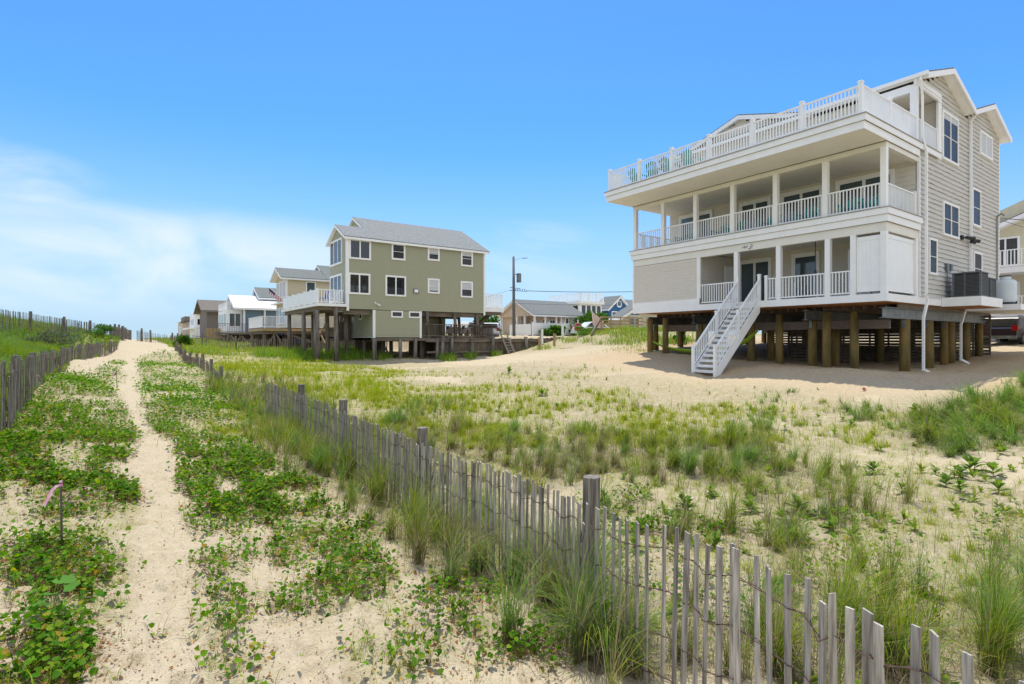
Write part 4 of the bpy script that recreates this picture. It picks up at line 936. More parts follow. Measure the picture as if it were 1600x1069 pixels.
# seaward deck: floor, white railing, posts, braces
DX = 10.95
mb = MB(); mb.box(DX, GY - .2, 4.72, GX - .05, 50.5, 4.92); mb.build('sun_deck', M['white'], gh)
mb = MB(); mb.box(DX + .2, GY + .1, 4.45, GX - .1, GY + .3, 4.715); mb.box(DX + .25, GY + .35, 4.42, DX + .45, 50.3, 4.715); mb.box(GX - .5, GY + .35, 4.42, GX - .3, 50.3, 4.715)
for k in range(9): mb.box(DX + .46, GY + 1 + k * 1.1, 4.5, GX - .51, GY + 1.08 + k * 1.1, 4.714)
mb.build('deck_beam', M['oldwoodh'], gh)
railing(gh, (DX + .06, GY - .13), (GX - .3, GY - .13), 4.92, .98, pitch=.17, bal=.05)
mb = MB()
for k in range(6):
    y0 = GY - .1 + k * 1.75; mb.box(DX + .03, y0 + .05, 5.0, DX + .07, y0 + 1.7, 5.9); newel(gh, DX + .05, y0, 4.92, 1.0, .1)
mb.build('deck_panel', M['vinyl'], gh)
for x_, y_, zt in ((12.4, GY + .02, 4.75), (11.2, GY + .9, 4.42), (11.2, GY + 4.2, 4.42), (12.8, GY + 3.5, 4.42), (12.8, GY + 7.5, 4.42), (11.2, GY + 8.8, 4.42), (11.3, GY - .0, 4.42)):
    if (x_, y_) == (11.3, GY - .0): x_, y_ = 11.1, GY + .15
    mb = MB(); g = Hs(x_, y_); mb.tube([(x_, y_, g - .3), (x_ - .05, y_, zt)], .17, 10, r2=.15); mb.build('deck_post', M['pilegrey'], gh, smooth=True)
mb = MB(); mb.bar((12.8, GY + 3.5, 3.9), (12.8, GY + 7.4, 1.6), .05, .14); mb.bar((12.8, GY + 7.4, 3.9), (12.8, GY + 3.5, 1.6), .05, .14); mb.bar((14.9, GY + 5.2, 4.4), (14.9, GY + 8.5, 2.6), .2, .1)
mb.build('deck_brace', M['newwood'], gh)
mb = MB()
for k in range(12): mb.box(13.7 + k * .14, GY + 4.6, 2.35, 13.81 + k * .14, GY + 4.63, 3.8)
mb.box(13.4, GY + 4.0, 2.2, 15.1, GY + 4.58, 2.34); mb.build('lower_landing', M['oldwood'], gh)
# rear balcony on the landward end
mb = MB(); mb.box(GR + .05, GY + .3, 4.75, GR + 2.2, GY + 4, 5.15); mb.build('rear_balcony', M['white'], gh)
railing(gh, (GR + .1, GY + .36), (GR + 2.1, GY + .36), 5.15, 1.15, pitch=.2, bal=.045); railing(gh, (GR + 2.14, GY + .4), (GR + 2.14, GY + 3.9), 5.15, 1.15, pitch=.2, bal=.045)
mb = MB(); mb.box(GR + .1, GY + .4, 4.5, GR + 2.0, GY + 3.8, 4.74); mb.bar((GR + .3, GY + 2, 3.3), (GR + 1.6, GY + 2, 4.5), .3, .3); mb.tube([(GR + .3, GY + 2, 2.5), (GR + .3, GY + 2, 4.5)], .16, 10); mb.build('balcony_beam', M['oldwood'], gh)
# deck furniture on the seaward deck
def plastic_chair(name, m, loc, rz, label, cat='chair'):
    t = thing(name, label, cat)
    mb = MB(); mb.box(-.24, -.24, .40, .24, .24, .45); mb.build('seat', M[m], t)
    mb = MB()
    for k in range(4): mb.bar((-.18 + k * .12, .22, .44), (-.19 + k * .127, .34, .95), .08, .02, up=(0, -1, 0))
    mb.bar((-.24, .34, .93), (.24, .34, .93), .03, .05); mb.build('backrest', M[m], t)
    for sx in (-.22, .22):
        for sy in (-.22, .22): l = MB(); l.bar((sx, sy, 0), (sx, sy, .41), .04, .04); l.build('leg', M[m], t)
    t.location = loc; t.rotation_euler = (0, 0, rz); return t
plastic_chair('deck_chair', 'blueplastic', (11.7, GY + .7, 4.92), -1.2, 'blue chair on the white seaward deck of the green house')
plastic_chair('deck_chair', 'vinyl', (12.3, GY + .7, 4.92), 1.2, 'white chair next to the blue one on the green house deck')
plastic_chair('deck_chair', 'vinyl', (12.85, GY + .8, 4.92), 2.2, 'white chair closest to the green wall on the seaward deck')

# ------------------------------------------------------------------ bulkhead, ladder
bk = thing('bulkhead', 'weathered timber bulkhead of dark planks and posts beside the green house', 'retaining wall', (26, GY - .05, 1))
mb = MB(); rb = random.Random(4); x = 20.7
while x < 33.5:
    w = rb.uniform(.20, .28); top = 2.42 + rb.uniform(-.05, .03) + max(0, x - 31) * .05
    mb.box(x, GY + .03 + rb.uniform(0, .02), .2, x + w - .012, GY + .09, top); x += w
mb.build('plank', M['oldwood'], bk)
mb = MB(); mb.box(19.5, GY - .14, 2.12, 33.4, GY - .022, 2.3); mb.box(19.6, GY - .13, 1.22, 27, GY - .022, 1.36); mb.build('wale', M['oldwoodh'], bk)
for x_ in (20.9, 21.75, 23.7, 25.78, 27.6, 29.4, 31.1, 32.8):
    mb = MB(); mb.tube([(x_, GY - .3, 0.2), (x_ + rb.uniform(-.04, .04), GY - .28, 2.55 + rb.uniform(-.1, .1) + max(0, x_ - 30) * .12)], .15, 10, r2=.14); mb.build('post', M['pilegrey'], bk, smooth=True)
ld = thing('ladder', 'grey wooden ladder leaning on the timber bulkhead', 'ladder', (27.5, 39, 1.0))
A0 = Vector((27.45, 38.9, Hs(27.5, 38.9))); A1 = Vector((26.85, 39.45, 3.0)); sidev = Vector((.36, .05, 0))
mb = MB(); mb.bar(A0 - sidev, A1 - sidev, .09, .12); mb.bar(A0 + sidev, A1 + sidev, .09, .12); mb.build('rail', M['slat'], ld)
for k in range(1, 8):
    c = A0.lerp(A1, k / 8); mb = MB(); mb.bar(c - sidev, c + sidev, .10, .05); mb.build('rung', M['slat'], ld)

# ------------------------------------------------------------------ utility pole, street lamp arm, wires
PX_, PY_ = 31.88, 44.82
up = thing('utility_pole', 'tall grey wooden utility pole with a transformer, beside the low beige bungalow', 'utility pole', (PX_, PY_, 2.6))
mb = MB(); mb.tube([(PX_, PY_, 2.2), (PX_ - .05, PY_, 10.7)], .17, 12, r2=.12); mb.build('pole', M['polewood'], up, smooth=True)
mb = MB(); mb.tube([(PX_ + .4, PY_ - .3, 8.1), (PX_ + .4, PY_ - .3, 9.0)], .24, 14); mb.bar((PX_, PY_, 8.9), (PX_ + .4, PY_ - .3, 8.9), .06); mb.build('transformer', M['steel'], up, smooth=False)
mb = MB(); mb.tube([(PX_, PY_, 10.3), (PX_ + .4, PY_ - .3, 10.5), (PX_ + .75, PY_ - .55, 10.55)], .015, 6); mb.bar((PX_ + .7, PY_ - .5, 10.55), (PX_ + 1.1, PY_ - .8, 10.56), .12, .06); mb.build('lamp_arm', M['steel'], up)
mb = MB(); mb.bar((PX_ - .3, PY_ + .3, 7.6), (PX_ + .5, PY_ - .4, 7.45), .05); mb.bar((PX_ - .3, PY_ + .3, 7.3), (PX_ + 1.1, PY_ - .7, 7.2), .05)
for k in range(5): mb.tube([(PX_ + .1 + k * .2, PY_ - .1 - k * .13, 7.3), (PX_ + .1 + k * .2, PY_ - .1 - k * .13, 7.42)], .04, 6)
mb.build('insulator_bracket', M['black'], up)
def cable(a, b, sag, label, r=.015, n=14):
    a = Vector(a); b = Vector(b); mb = MB()
    mb.tube([a.lerp(b, t / n) + Vector((0, 0, -4 * sag * (t / n) * (1 - t / n))) for t in range(n + 1)], r, 5)
    o = mb.build('overhead_wire', M['black']); tag(o, label, 'wire', 'overhead wires'); return o
cable((PX_ + 1.0, PY_ - .7, 7.25), (60, 33, 8.8), .5, 'thick overhead wire running right from the utility pole bracket', .03)
cable((PX_, PY_, 6.0), (62, 37, 7.4), .5, 'lower overhead wire above the bungalow roof', .014)
cable((PX_ - .2, PY_ + .2, 7.35), (27.5, 60, 5.8), .3, 'overhead wire running left from the utility pole behind the green house', .012)
cable((36.5, 8.3, 8.5), (52, 2, 9.6), .3, 'service wire running right from the corner of the big taupe house', .02)
cable((36.5, 8.35, 8.45), (52, 4, 8.2), .5, 'lower service wire beside the big taupe house', .012)

# ------------------------------------------------------------------ beige bungalow behind the pole
bx0 = 36.6; by0 = 47.6; by1 = 54.6; bx1 = 43.6
by = (by0 + by1) / 2
bg = thing('bungalow', 'low beige bungalow with a grey-green shingle roof and pillared side porch', 'house', (42, 51, 3.0))
mb = MB(); mb.box(bx0 + .5, by0 + 3.2, 2.7, bx0 + 1.61, by1 - .05, 5.04); mb.box(bx0 + 1.6, by0 + .9, 2.7, bx1, by1, 5.05); mb.box(bx0 + 4.1, by0 + .02, 2.7, bx1 + .01, by0 + .9, 5.05); mb.build('wall', M['beige'], bg)
gable_roof_x(bg, by0 - .3, by, by1 + .3, 5.08, 6.95, 5.08, bx0 - .35, bx1 + .6, th=.2, m='roofdark')
mb = MB(); mb.prism([(bx0 + .1, by0, 4.98), (bx0 + .1, by, 6.72), (bx0 + .1, by1, 4.98)], (6.85, 0, 0)); mb.build('gable_wall', M['beige'], bg)
for x_, y_ in [(bx0 + .2, by0 + .2), (bx0 + .2, by), (bx0 + .2, by1 - .2), (bx0 + .2, by0 + 2), (bx0 + 1.7, by0 + .2), (bx0 + 3.3, by0 + .2), (bx0 + 4.0, by0 + .2)]:
    mb = B(x_ - .1, y_ - .1, 2.8, x_ + .1, y_ + .1, 4.97); mb.build('porch_pillar', M['white'], bg)
mb = B(bx0, by0, 2.6, bx1 - .02, by1 - .02, 2.95); mb.build('porch_floor', M['oldwood'], bg)
for a, b, z0, z1 in ((1.8 + bx0, 2.6 + bx0, 3.6, 4.6), (2.9 + bx0, 3.7 + bx0, 3.6, 4.6)): window(bg, 'y', by0 + .9, a, b, z0, z1, fw=.07, mull=1, glass='glassblue')
for a, b, z0, z1 in ((4.5 + bx0, 5.05 + bx0, 3.5, 4.85), (5.5 + bx0, 5.9 + bx0, 4.3, 4.8), (6.3 + bx0, 6.7 + bx0, 3.7, 4.7)): window(bg, 'y', by0 + .02, a, b, z0, z1, fw=.1, mull=0, sash=True, glass='glassblue')
window(bg, 'x', bx0 + 1.6, by0 + 1.6, by0 + 2.6, 3.5, 4.6, fw=.07); window(bg, 'x', bx0 + .5, by0 + 3.6, by0 + 4.6, 3.5, 4.6, fw=.07)
# white vinyl fence in front of it
vf = thing('vinyl_fence', 'white vinyl fence panels in front of the beige bungalow', 'fence', (40, 46.2, 2.7))
for k in range(4):
    x0 = 35.3 + k * 2.25; mb = MB()
    for j in range(14): mb.box(x0 + .06 + j * .155, 46.18, 2.9, x0 + .06 + j * .155 + .148, 46.21, 4.05)
    mb.box(x0 + .05, 46.16, 4.05, x0 + 2.2, 46.23, 4.12); mb.box(x0 + .05, 46.16, 2.85, x0 + 2.2, 46.23, 2.92); mb.build('panel', M['vinyl'], vf)
for k in range(5): x_ = 35.3 + k * 2.25; newel(vf, x_, 46.2, 2.6, 1.55, .13, 'post')
mb = MB()
for j in range(20): mb.box(35.22, 46.4 + j * .2, 2.8, 35.25, 46.57 + j * .2, 4.0)
mb.build('side_panel', M['vinyl'], vf)

def leafball(name, label, cat, c, rad, nleaf, cols, leafsize, group=None, kind=None, trunk=None, seedv=1, shape=None, zmin=None):
    """a crown or bush: many small leaf quads gathered in uneven clumps"""
    r_ = np.random.default_rng(seedv); nc = max(5, int(nleaf / 260))
    cc = r_.normal(0, 1, (nc, 3)); cc /= np.linalg.norm(cc, axis=1)[:, None]; cc *= (r_.random(nc) ** .45)[:, None] * .78
    cr = r_.uniform(.22, .46, nc); k = r_.integers(0, nc, nleaf)
    d = r_.normal(0, 1, (nleaf, 3)); d /= np.linalg.norm(d, axis=1)[:, None]; p = cc[k] + d * (cr[k] * r_.random(nleaf) ** .35)[:, None]
    P = np.array(c) + p * np.array(rad)
    if zmin is not None: P = P[P[:, 2] > zmin]
    n = len(P); k = k[:n]
    a = r_.normal(0, 1, (n, 3)); a /= np.linalg.norm(a, axis=1)[:, None]; b = np.cross(a, r_.normal(0, 1, (n, 3))); b /= np.linalg.norm(b, axis=1)[:, None]
    s = leafsize * r_.uniform(.6, 1.3, n)[:, None]
    V = np.stack([P - a * s, P + b * s * .5, P + a * s, P - b * s * .5], 1).reshape(-1, 3)
    C = np.array(cols)[r_.integers(0, len(cols), n)] * r_.uniform(.7, 1.3, n)[:, None] * r_.uniform(.75, 1.2, nc)[k][:, None]
    return V, np.repeat(C, 4, 0)
def np_mesh(name, V, C, m, parent=None, nper=4, faces=None):
    me = bpy.data.meshes.new(name); off = offset_of(parent) if parent else Vector((0, 0, 0)); V = V - np.array(off)
    if faces is None: faces = np.arange(len(V)).reshape(-1, nper)
    me.vertices.add(len(V)); me.vertices.foreach_set('co', V.astype(np.float32).ravel())
    me.loops.add(faces.size); me.loops.foreach_set('vertex_index', faces.astype(np.int32).ravel())
    me.polygons.add(len(faces)); me.polygons.foreach_set('loop_start', (np.arange(len(faces)) * faces.shape[1]).astype(np.int32))
    me.update(calc_edges=True)
    at = me.color_attributes.new('col', 'FLOAT_COLOR', 'POINT'); at.data.foreach_set('color', np.c_[np.clip(C, 0, 1), np.ones(len(V))].astype(np.float32).ravel())
    me.materials.append(m); o = bpy.data.objects.new(name, me); col.objects.link(o)
    if parent: o.parent = parent
    return o
GREENS = [(.045, .12, .012), (.07, .16, .018), (.035, .10, .012), (.10, .19, .02)]
for i, (x_, rx_, lb) in enumerate(((37.6, 1.7, 'dark green hedge between the utility pole and the middle fence post'), (41.6, 1.8, 'dark green hedge right of the middle fence post, before the bungalow'))):
    t = thing('hedge', lb, 'hedge', (x_, 45.2, 2.7), 'hedges before the bungalow')
    V, C = leafball('f', '', '', (x_, 45.2, 3.2), (rx_ * 1.25, .9, .75), 3200, GREENS, .11, seedv=30 + i); np_mesh('foliage', V, C, M['leaf'], t)
    mb = MB()
    for k in range(5): mb.tube([(x_ - 1.2 + k * .6, 45.2, 2.5), (x_ - 1.2 + k * .6, 45.25, 3.3)], .03, 5)
    mb.build('stem', M['bark'], t)
# small posts
for i, (px, w, h, mm, lb) in enumerate(((821, 50, 1.0, 'pilegrey', 'short grey post left of the yellow marker posts'), (843, 46, 1.0, 'newwood', 'tan wooden marker post near the end of the bulkhead'), (866, 46, 1.0, 'newwood', 'tan wooden marker post right of the bulkhead end'), (847, 50, 1.35, 'white', 'white post standing before the gap in the hedges'), (879, 52, 1.2, 'white', 'white post at the right end of the hedge'))):
    p = od(px, 531, w); g = Hs(p[0], p[1])
    t = B(p[0] - .08, p[1] - .08, g - .2, p[0] + .08, p[1] + .08, g + h).box(p[0] - .1, p[1] - .1, g + h, p[0] + .1, p[1] + .1, g + h + .03).build('marker_post', M[mm]); tag(t, lb, 'post')
# stop sign
sp_ = od(903, 497, 50); gs = Hs(sp_[0], sp_[1]); sx, sy, sz = sp_[0], sp_[1], 3.45
ss = thing('stop_sign', 'red octagonal STOP sign on a white post beside the bungalow', 'road sign', (sx, sy, gs))
fd = (-Vector((sx, sy, 0))).normalized(); rt = Vector((-fd.y, fd.x, 0))
def octo(r, off, th):
    mb = MB(); c = Vector((sx, sy, sz)) + fd * off
    mb.prism([c + rt * (r * math.cos(R(22.5 + 45 * k))) + Vector((0, 0, r * math.sin(R(22.5 + 45 * k)))) for k in range(8)], fd * th); return mb
octo(.42, .05, .01).build('sign_border', M['white'], ss); octo(.385, .062, .006).build('sign_plate', M['red'], ss)
mb = MB(); mb.box(sx - .04, sy - .04, gs - .3, sx + .04, sy + .04, sz + .7); mb.build('post', M['white'], ss)
def text_mesh(txt, size, c, u, nrm, m, name, parent, ext=.004):
    cu = bpy.data.curves.new('t', 'FONT'); cu.body = txt; cu.size = size; cu.align_x = 'CENTER'; cu.align_y = 'CENTER'; cu.extrude = ext
    to = bpy.data.objects.new('t', cu); col.objects.link(to); dg = bpy.context.evaluated_depsgraph_get(); dg.update()
    me = bpy.data.meshes.new_from_object(to.evaluated_get(dg)); bpy.data.objects.remove(to)
    u = Vector(u); nrm = Vector(nrm); v = nrm.cross(u); mx = Matrix(((u.x, v.x, nrm.x, c[0]), (u.y, v.y, nrm.y, c[1]), (u.z, v.z, nrm.z, c[2]), (0, 0, 0, 1)))
    me.transform(mx); off = offset_of(parent); me.transform(Matrix.Translation(-off)); me.name = name; me.materials.clear(); me.materials.append(m)
    o = bpy.data.objects.new(name, me); col.objects.link(o); o.parent = parent; return o
cs = Vector((sx, sy, sz)) + fd * .074
text_mesh('STOP', .34, cs, Vector((-fd.y, fd.x, 0)), fd, M['white'], 'lettering', ss)

# ------------------------------------------------------------------ generic pitched house for the farther ones
def stilt_posts(parent, x0, x1, y0, y1, zt, n=3, m='oldwood'):
    for i in range(n):
        for j in range(2):
            x_ = x0 + (x1 - x0) * i / max(1, n - 1); y_ = y0 + (y1 - y0) * j; g = Hs(x_, y_)
            mb = MB(); mb.tube([(x_, y_, g - .3), (x_, y_, zt)], .17, 8); mb.build('pile', M[m], parent)
# cream house
CX, CY = 13.0, 57.8
ch = thing('cream_house', 'cream house with dark grey roof and white picket deck, behind the green house', 'house', (18, 60, 1.6))
mb = MB(); mb.box(CX + .6, CY + .02, 3.6, 26, CY + 7, 8.6); mb.build('inner_wall', M['cream'], ch)
mb = MB(); lap(mb, (CX, CY, 3.6), (1, 0, 0), (0, -1, 0), 13, 3.6, 8.7, .16, .02); lap(mb, (CX, CY, 3.6), (0, 1, 0), (-1, 0, 0), 4.4, 3.6, 8.6, .16, .02)
mb.prism([(CX + .05, CY, 8.6), (CX + .05, CY + 2.2, 9.6), (CX + .05, CY + 4.4, 8.6)], (3, 0, 0)); mb.build('wall', M['cream'], ch)
gable_roof_x(ch, CY - .35, CY + 2.2, CY + 4.75, 8.55, 9.75, 8.55, CX - .6, 17.5, th=.2, m='roofdark')
gable_roof_x(ch, CY - .36, CY + 3.6, CY + 7.5, 8.56, 10.5, 8.56, 17.0, 26.3, th=.2, m='roofdark', name='main_roof')
window(ch, 'y', CY, 14.9, 15.9, 7.0, 8.3, fw=.12, mull=0, glass='glassblue'); window(ch, 'y', CY, 20, 21.2, 7.6, 8.3, fw=.12, mull=0, glass='glassblue')
for a in (.3, 1.6, 2.9): window(ch, 'x', CX, CY + a, CY + a + 1.2, 6.6, 8.3, fw=.1, mull=0, glass='blind')
for a in (.3, 1.6, 2.9): window(ch, 'x', CX, CY + a, CY + a + 1.2, 3.9, 5.6, fw=.1, mull=0, glass='glassblue')
mb = MB(); mb.box(CX - .06, CY - .04, 3.6, CX + .14, CY + .03, 8.6); mb.box(12.4, CY - .1, 5.95, CX - .05, CY + 4.4, 6.1); mb.build('corner_board', M['white'], ch)
mb = MB(); mb.box(10.5, CY - 1.2, 3.15, 16.5, CY + 6, 3.42); mb.build('deck', M['newwood'], ch)
picket_rail(ch, (10.55, CY - 1.15), (16.4, CY - 1.15), 3.42, 1.15, 'vinyl', .11, 'picket_railing'); picket_rail(ch, (10.55, CY - 1.1), (10.55, CY + 5.9), 3.42, 1.15, 'vinyl', .11, 'picket_railing')
mb = MB(); mb.box(10.6, CY - 1.0, 2.9, 16.4, CY - .75, 3.14); mb.box(10.7, CY - .7, 2.88, 11.0, CY + 5.8, 3.14); mb.box(13, CY + .5, 2.6, 26, CY + .8, 3.5); mb.box(13, CY + 6.5, 2.6, 26, CY + 6.8, 3.5); mb.build('deck_beam', M['oldwoodh'], ch)
stilt_posts(ch, 10.8, 25.5, CY - .8, CY + 4.7, 3.0, 7)
mb = MB(); mb.box(10.9, CY + 4.0, .8, 26, CY + 4.1, 2.9); mb.box(13.0, CY + .1, .8, 13.1, CY + 4, 2.7); mb.build('dark_backing', M['oldwood'], ch)  # boards added to make it dark beneath the cream house
mb = MB(); mb.bar((12.5, CY - .9, 3.0), (17.5, CY - .9, 1.3), .06, .22); mb.bar((22.0, CY - .9, 3.0), (17.5, CY - .9, 1.3), .06, .22); mb.bar((10.9, CY - .9, 1.5), (11.8, CY - .9, 3.0), .06, .14); mb.bar((12.6, CY - .9, 1.5), (11.8, CY - .9, 3.0), .06, .14); mb.build('brace', M['oldwoodh'], ch)
mb = MB(); mb.box(13, CY + 1.5, 2.0, 15.5, CY + 3, 3.0); mb.box(18, CY + 1, 2.0, 20.5, CY + 3, 2.9); mb.build('tarp', M['blueplastic'], ch)
# flag on a slanting pole
fp = od(438, 470, 57); fg = thing('flag', 'stars and stripes flag on a slanting pole at the corner of the cream house', 'flag', (CX - .1, CY + .3, 6.3))
P0 = Vector((CX - .1, CY + .3, 6.2)); P1 = Vector((CX - 1.7, CY - .2, 7.5)); mb = MB(); mb.tube([P0, P1], .03, 6); mb.build('pole', M['white'], fg)
dv = (P1 - P0); a0 = P0 + dv * .25; dz = Vector((.08, .04, -.62))
red = MB(); wh = MB(); bl = MB()
for k in range(13):
    u0 = k / 13; u1 = (k + 1) / 13; T = red if k % 2 == 0 else wh
    A_ = a0 + dv * (.72 * u0); B_ = a0 + dv * (.72 * u1); lo = .0
    T.prism([A_, B_, B_ + dz, A_ + dz], Vector((0, .012, 0)))
bl.prism([a0 + dv * .36, a0 + dv * .722, a0 + dv * .722 + dz * .5, a0 + dv * .36 + dz * .5], Vector((0, -.01, 0)))
red.build('red_stripe', M['flagred'], fg); wh.build('white_stripe', M['white'], fg); bl.build('canton', M['flagblue'], fg)
# blue-grey house with a white roof
bgx = 12.6; bgy = 80.0
bb = thing('bluegrey_house', 'blue-grey house with a bright white roof, behind the cream house', 'house', (18, 83, 1.8))
mb = MB(); mb.box(bgx, bgy, 3.2, 30, bgy + 9, 6.6); mb.build('wall', M['bluegrey'], bb)
gable_roof_x(bb, bgy - .5, bgy + 4.5, bgy + 9.5, 6.55, 8.5, 6.55, bgx - 1.2, 30.5, th=.25, m='whiteroof')
gable_roof_x(bb, bgy + 2.5, bgy + 6.0, bgy + 9.0, 8.2, 9.9, 8.2, bgx + 2.3, 30.4, th=.25, m='roofdark', name='upper_roof')
mb = MB(); mb.box(bgx + .2 + 2.3, bgy + 3, 7.5, 30.2, bgy + 8.6, 8.3); mb.prism([(bgx + 2.5, bgy + 3, 8.2), (bgx + 2.5, bgy + 6, 9.7), (bgx + 2.5, bgy + 8.7, 8.2)], (2, 0, 0)); mb.prism([(bgx + .03, bgy + .3, 6.5), (bgx + .03, bgy + 4.5, 8.2), (bgx + .03, bgy + 8.7, 6.5)], (2, 0, 0)); mb.build('gable_wall', M['bluegrey'], bb)
mb = MB(); mb.box(bgx + 2.5, bgy - .08, 3.2, bgx + 2.7, bgy - .01, 6.5); mb.box(bgx - .05, bgy - .06, 3.2, bgx + .2, bgy - .01, 6.4); mb.bar((bgx + 2.6, bgy - .3, 6.3), (bgx + 2.6, bgy - .3, .8), .14); mb.build('corner_board', M['white'], bb)
window(bb, 'y', bgy, bgx + 8.5, bgx + 13, 4.4, 6.0, fw=.12, mull=0)
mb = MB(); mb.box(bgx - 1.9, bgy + .5, 3.0, bgx - .05, bgy + 9, 6.3); mb.build('sunroom', M['white'], bb)
for k in range(3): window(bb, 'x', bgx - 1.9, bgy + 1 + k * 2.5, bgy + 3 + k * 2.5, 4.0, 5.9, fw=.12, mull=1, glass='glassblue')
for k in range(1): window(bb, 'y', bgy + .5, bgx - 1.7, bgx - .2, 4.0, 5.9, fw=.12, mull=1, glass='glassblue')
railing(bb, (bgx - 1.9, bgy + .6), (bgx - .1, bgy + .6), 6.3, 1.0, .25, .06); railing(bb, (bgx - 1.9, bgy + .7), (bgx - 1.9, bgy + 8.8), 6.3, 1.0, .3, .06)
mb = MB(); mb.box(bgx - 3.5, bgy - 3.0, 3.0, bgx + 2.5, bgy - .1, 3.25); mb.build('deck', M['oldwood'], bb)
picket_rail(bb, (bgx - 3.4, bgy - 2.9), (bgx + 2.4, bgy - 2.9), 3.25, 1.1, 'oldwood', .2, 'deck_railing')
mb = MB(); 
for k in range(4): mb.bar((bgx - 3.3 + k * 1.2, bgy - 2.8, 3.0), (bgx - 1.8 + k * 1.2, bgy - 2.8, 1.4), .12, .2); mb.bar((bgx - 2.0 + k * 1.4, bgy - 2.8, 3.0), (bgx - 3.0 + k * 1.4, bgy - 2.8, 1.4), .12, .2)
mb.build('brace', M['oldwoodh'], bb); stilt_posts(bb, bgx - 1.9, 29, bgy - 2.6, bgy + 6, 3.1, 6)
mb = MB(); mb.box(bgx - 1.7, bgy + 1, .8, 29, bgy + 1.1, 2.99); mb.build('dark_backing', M['oldwood'], bb)  # dark board added to deepen the gloom under this house
# brown house
kx = 10.8; ky = 104.0
br = thing('brown_house', 'dark brown boarded house with a brown hipped roof, left of the blue-grey house', 'house', (17, 108, 2))
mb = MB(); mb.box(kx, ky, 2.6, 26, ky + 11, 7.3); mb.build('wall', M['brown'], br); gable_roof_x(br, ky - .8, ky + 5.5, ky + 11.8, 7.2, 9.3, 7.2, kx - .9, 27, th=.3, m='roofbrown', trim='brown')
window(br, 'y', ky, kx + 3, kx + 5, 4.9, 5.9, fw=.1); window(br, 'y', ky, kx + 2, kx + 5, 3.0, 4.2, fw=.1); window(br, 'y', ky, kx + 6, kx + 11, 3.0, 4.2, fw=.1, mull=2)
mb = MB(); mb.box(kx - .2, ky - 3, 2.5, kx + 9, ky - .1, 2.75); mb.build('deck', M['bluegrey'], br); picket_rail(br, (kx - 1.8, ky - 3), (kx + 9, ky - 3), 2.7, 1.5, 'bluegrey', .35, 'deck_railing'); mb = B(kx - 2, ky - 3.2, 2.3, kx + 9, ky + 6, 2.6); mb.build('deck_floor', M['newwood'], br)
stilt_posts(br, kx - 1.6, kx + 11, ky - 2.9, ky + 5, 2.4, 6)
mb = MB(); mb.box(kx - 1, ky + 1, .8, kx + 12, ky + 1.1, 2.29); mb.build('dark_backing', M['brown'], br)  # dark board added so the underside reads dark
# wood-railed deck before it
t = thing('timber_deck', 'low tan timber deck on posts between the brown and the blue-grey house', 'deck', (13, 88, 2)); mb = B(8.8, 86, 2.35, 16, 90, 2.6); mb.build('floor', M['newwood'], t)
mb = MB()
for k in range(16): mb.box(8.8 + k * .46, 86.0, 2.61, 9.18 + k * .46, 86.06, 3.9)
mb.build('railing', M['newwood'], t); stilt_posts(t, 9, 15.6, 86.3, 89.5, 2.35, 5)
# white far house with round-topped upper deck
t = thing('white_far_house', 'small white house with layered decks just left of the brown house', 'house', (13.5, 128, 2)); mb = MB(); mb.box(10.9, 126, 2.5, 24, 136, 7.6); mb.build('wall', M['white'], t)
window(t, 'y', 126, 11.3, 14, 5.2, 6.6, fw=.12, mull=2); window(t, 'x', 10.9, 127, 134, 5.2, 6.6, fw=.12, mull=3)
gable_roof_x(t, 125.6, 131, 136.4, 7.6, 9.0, 7.6, 11.4, 24.4, m='roofdark'); mb = B(9.6, 125, 4.4, 10.88, 137, 4.7); mb.build('deck', M['white'], t); railing(t, (9.7, 125.1), (10.9, 125.1), 4.7, 1.0, .3, .07); railing(t, (10.9, 125.9), (15, 125.9), 7.62, .9, .3, .07)
# pinkish house with dark top deck
t = thing('stucco_house', 'pinkish low house with a dark flat-topped deck, near the left end of the row', 'house', (12.6, 146, 2)); mb = B(10.9, 144, 2.4, 26, 154, 6.3); mb.build('wall', M['stone'], t); mb = B(10.4, 143.2, 6.31, 26.4, 154.6, 6.7); mb.build('roof', M['roofbrown'], t); mb = MB(); mb.box(10.5, 143.3, 6.71, 24, 143.4, 7.6); mb.box(10.5, 143.41, 6.71, 10.6, 154.0, 7.6); mb.build('roof_railing', M['brown'], t); window(t, 'y', 144, 12.8, 15.5, 3.4, 4.8, fw=.15, mull=2)
t = thing('pale_house', 'pale sand-coloured house with a sloping top at the far left end of the row', 'house', (12.6, 178, 2)); mb = MB(); mb.prism([(12.2, 176, 2.2), (12.2, 176, 7.2), (14.6, 176, 8.5), (24, 176, 8.5), (24, 176, 2.2)], (0, 14, 0)); mb.build('wall', M['beige'], t); mb = MB(); mb.prism([(12.1, 175.9, 7.25), (14.6, 175.9, 8.6), (24.2, 175.9, 8.6), (24.2, 175.9, 8.75), (14.5, 175.9, 8.75), (12.0, 175.9, 7.4)], (0, 14.3, 0)); mb.build('roof', M['beige'], t)
window(t, 'x', 12.2, 178, 186, 4.0, 6.0, fw=.2, mull=3)

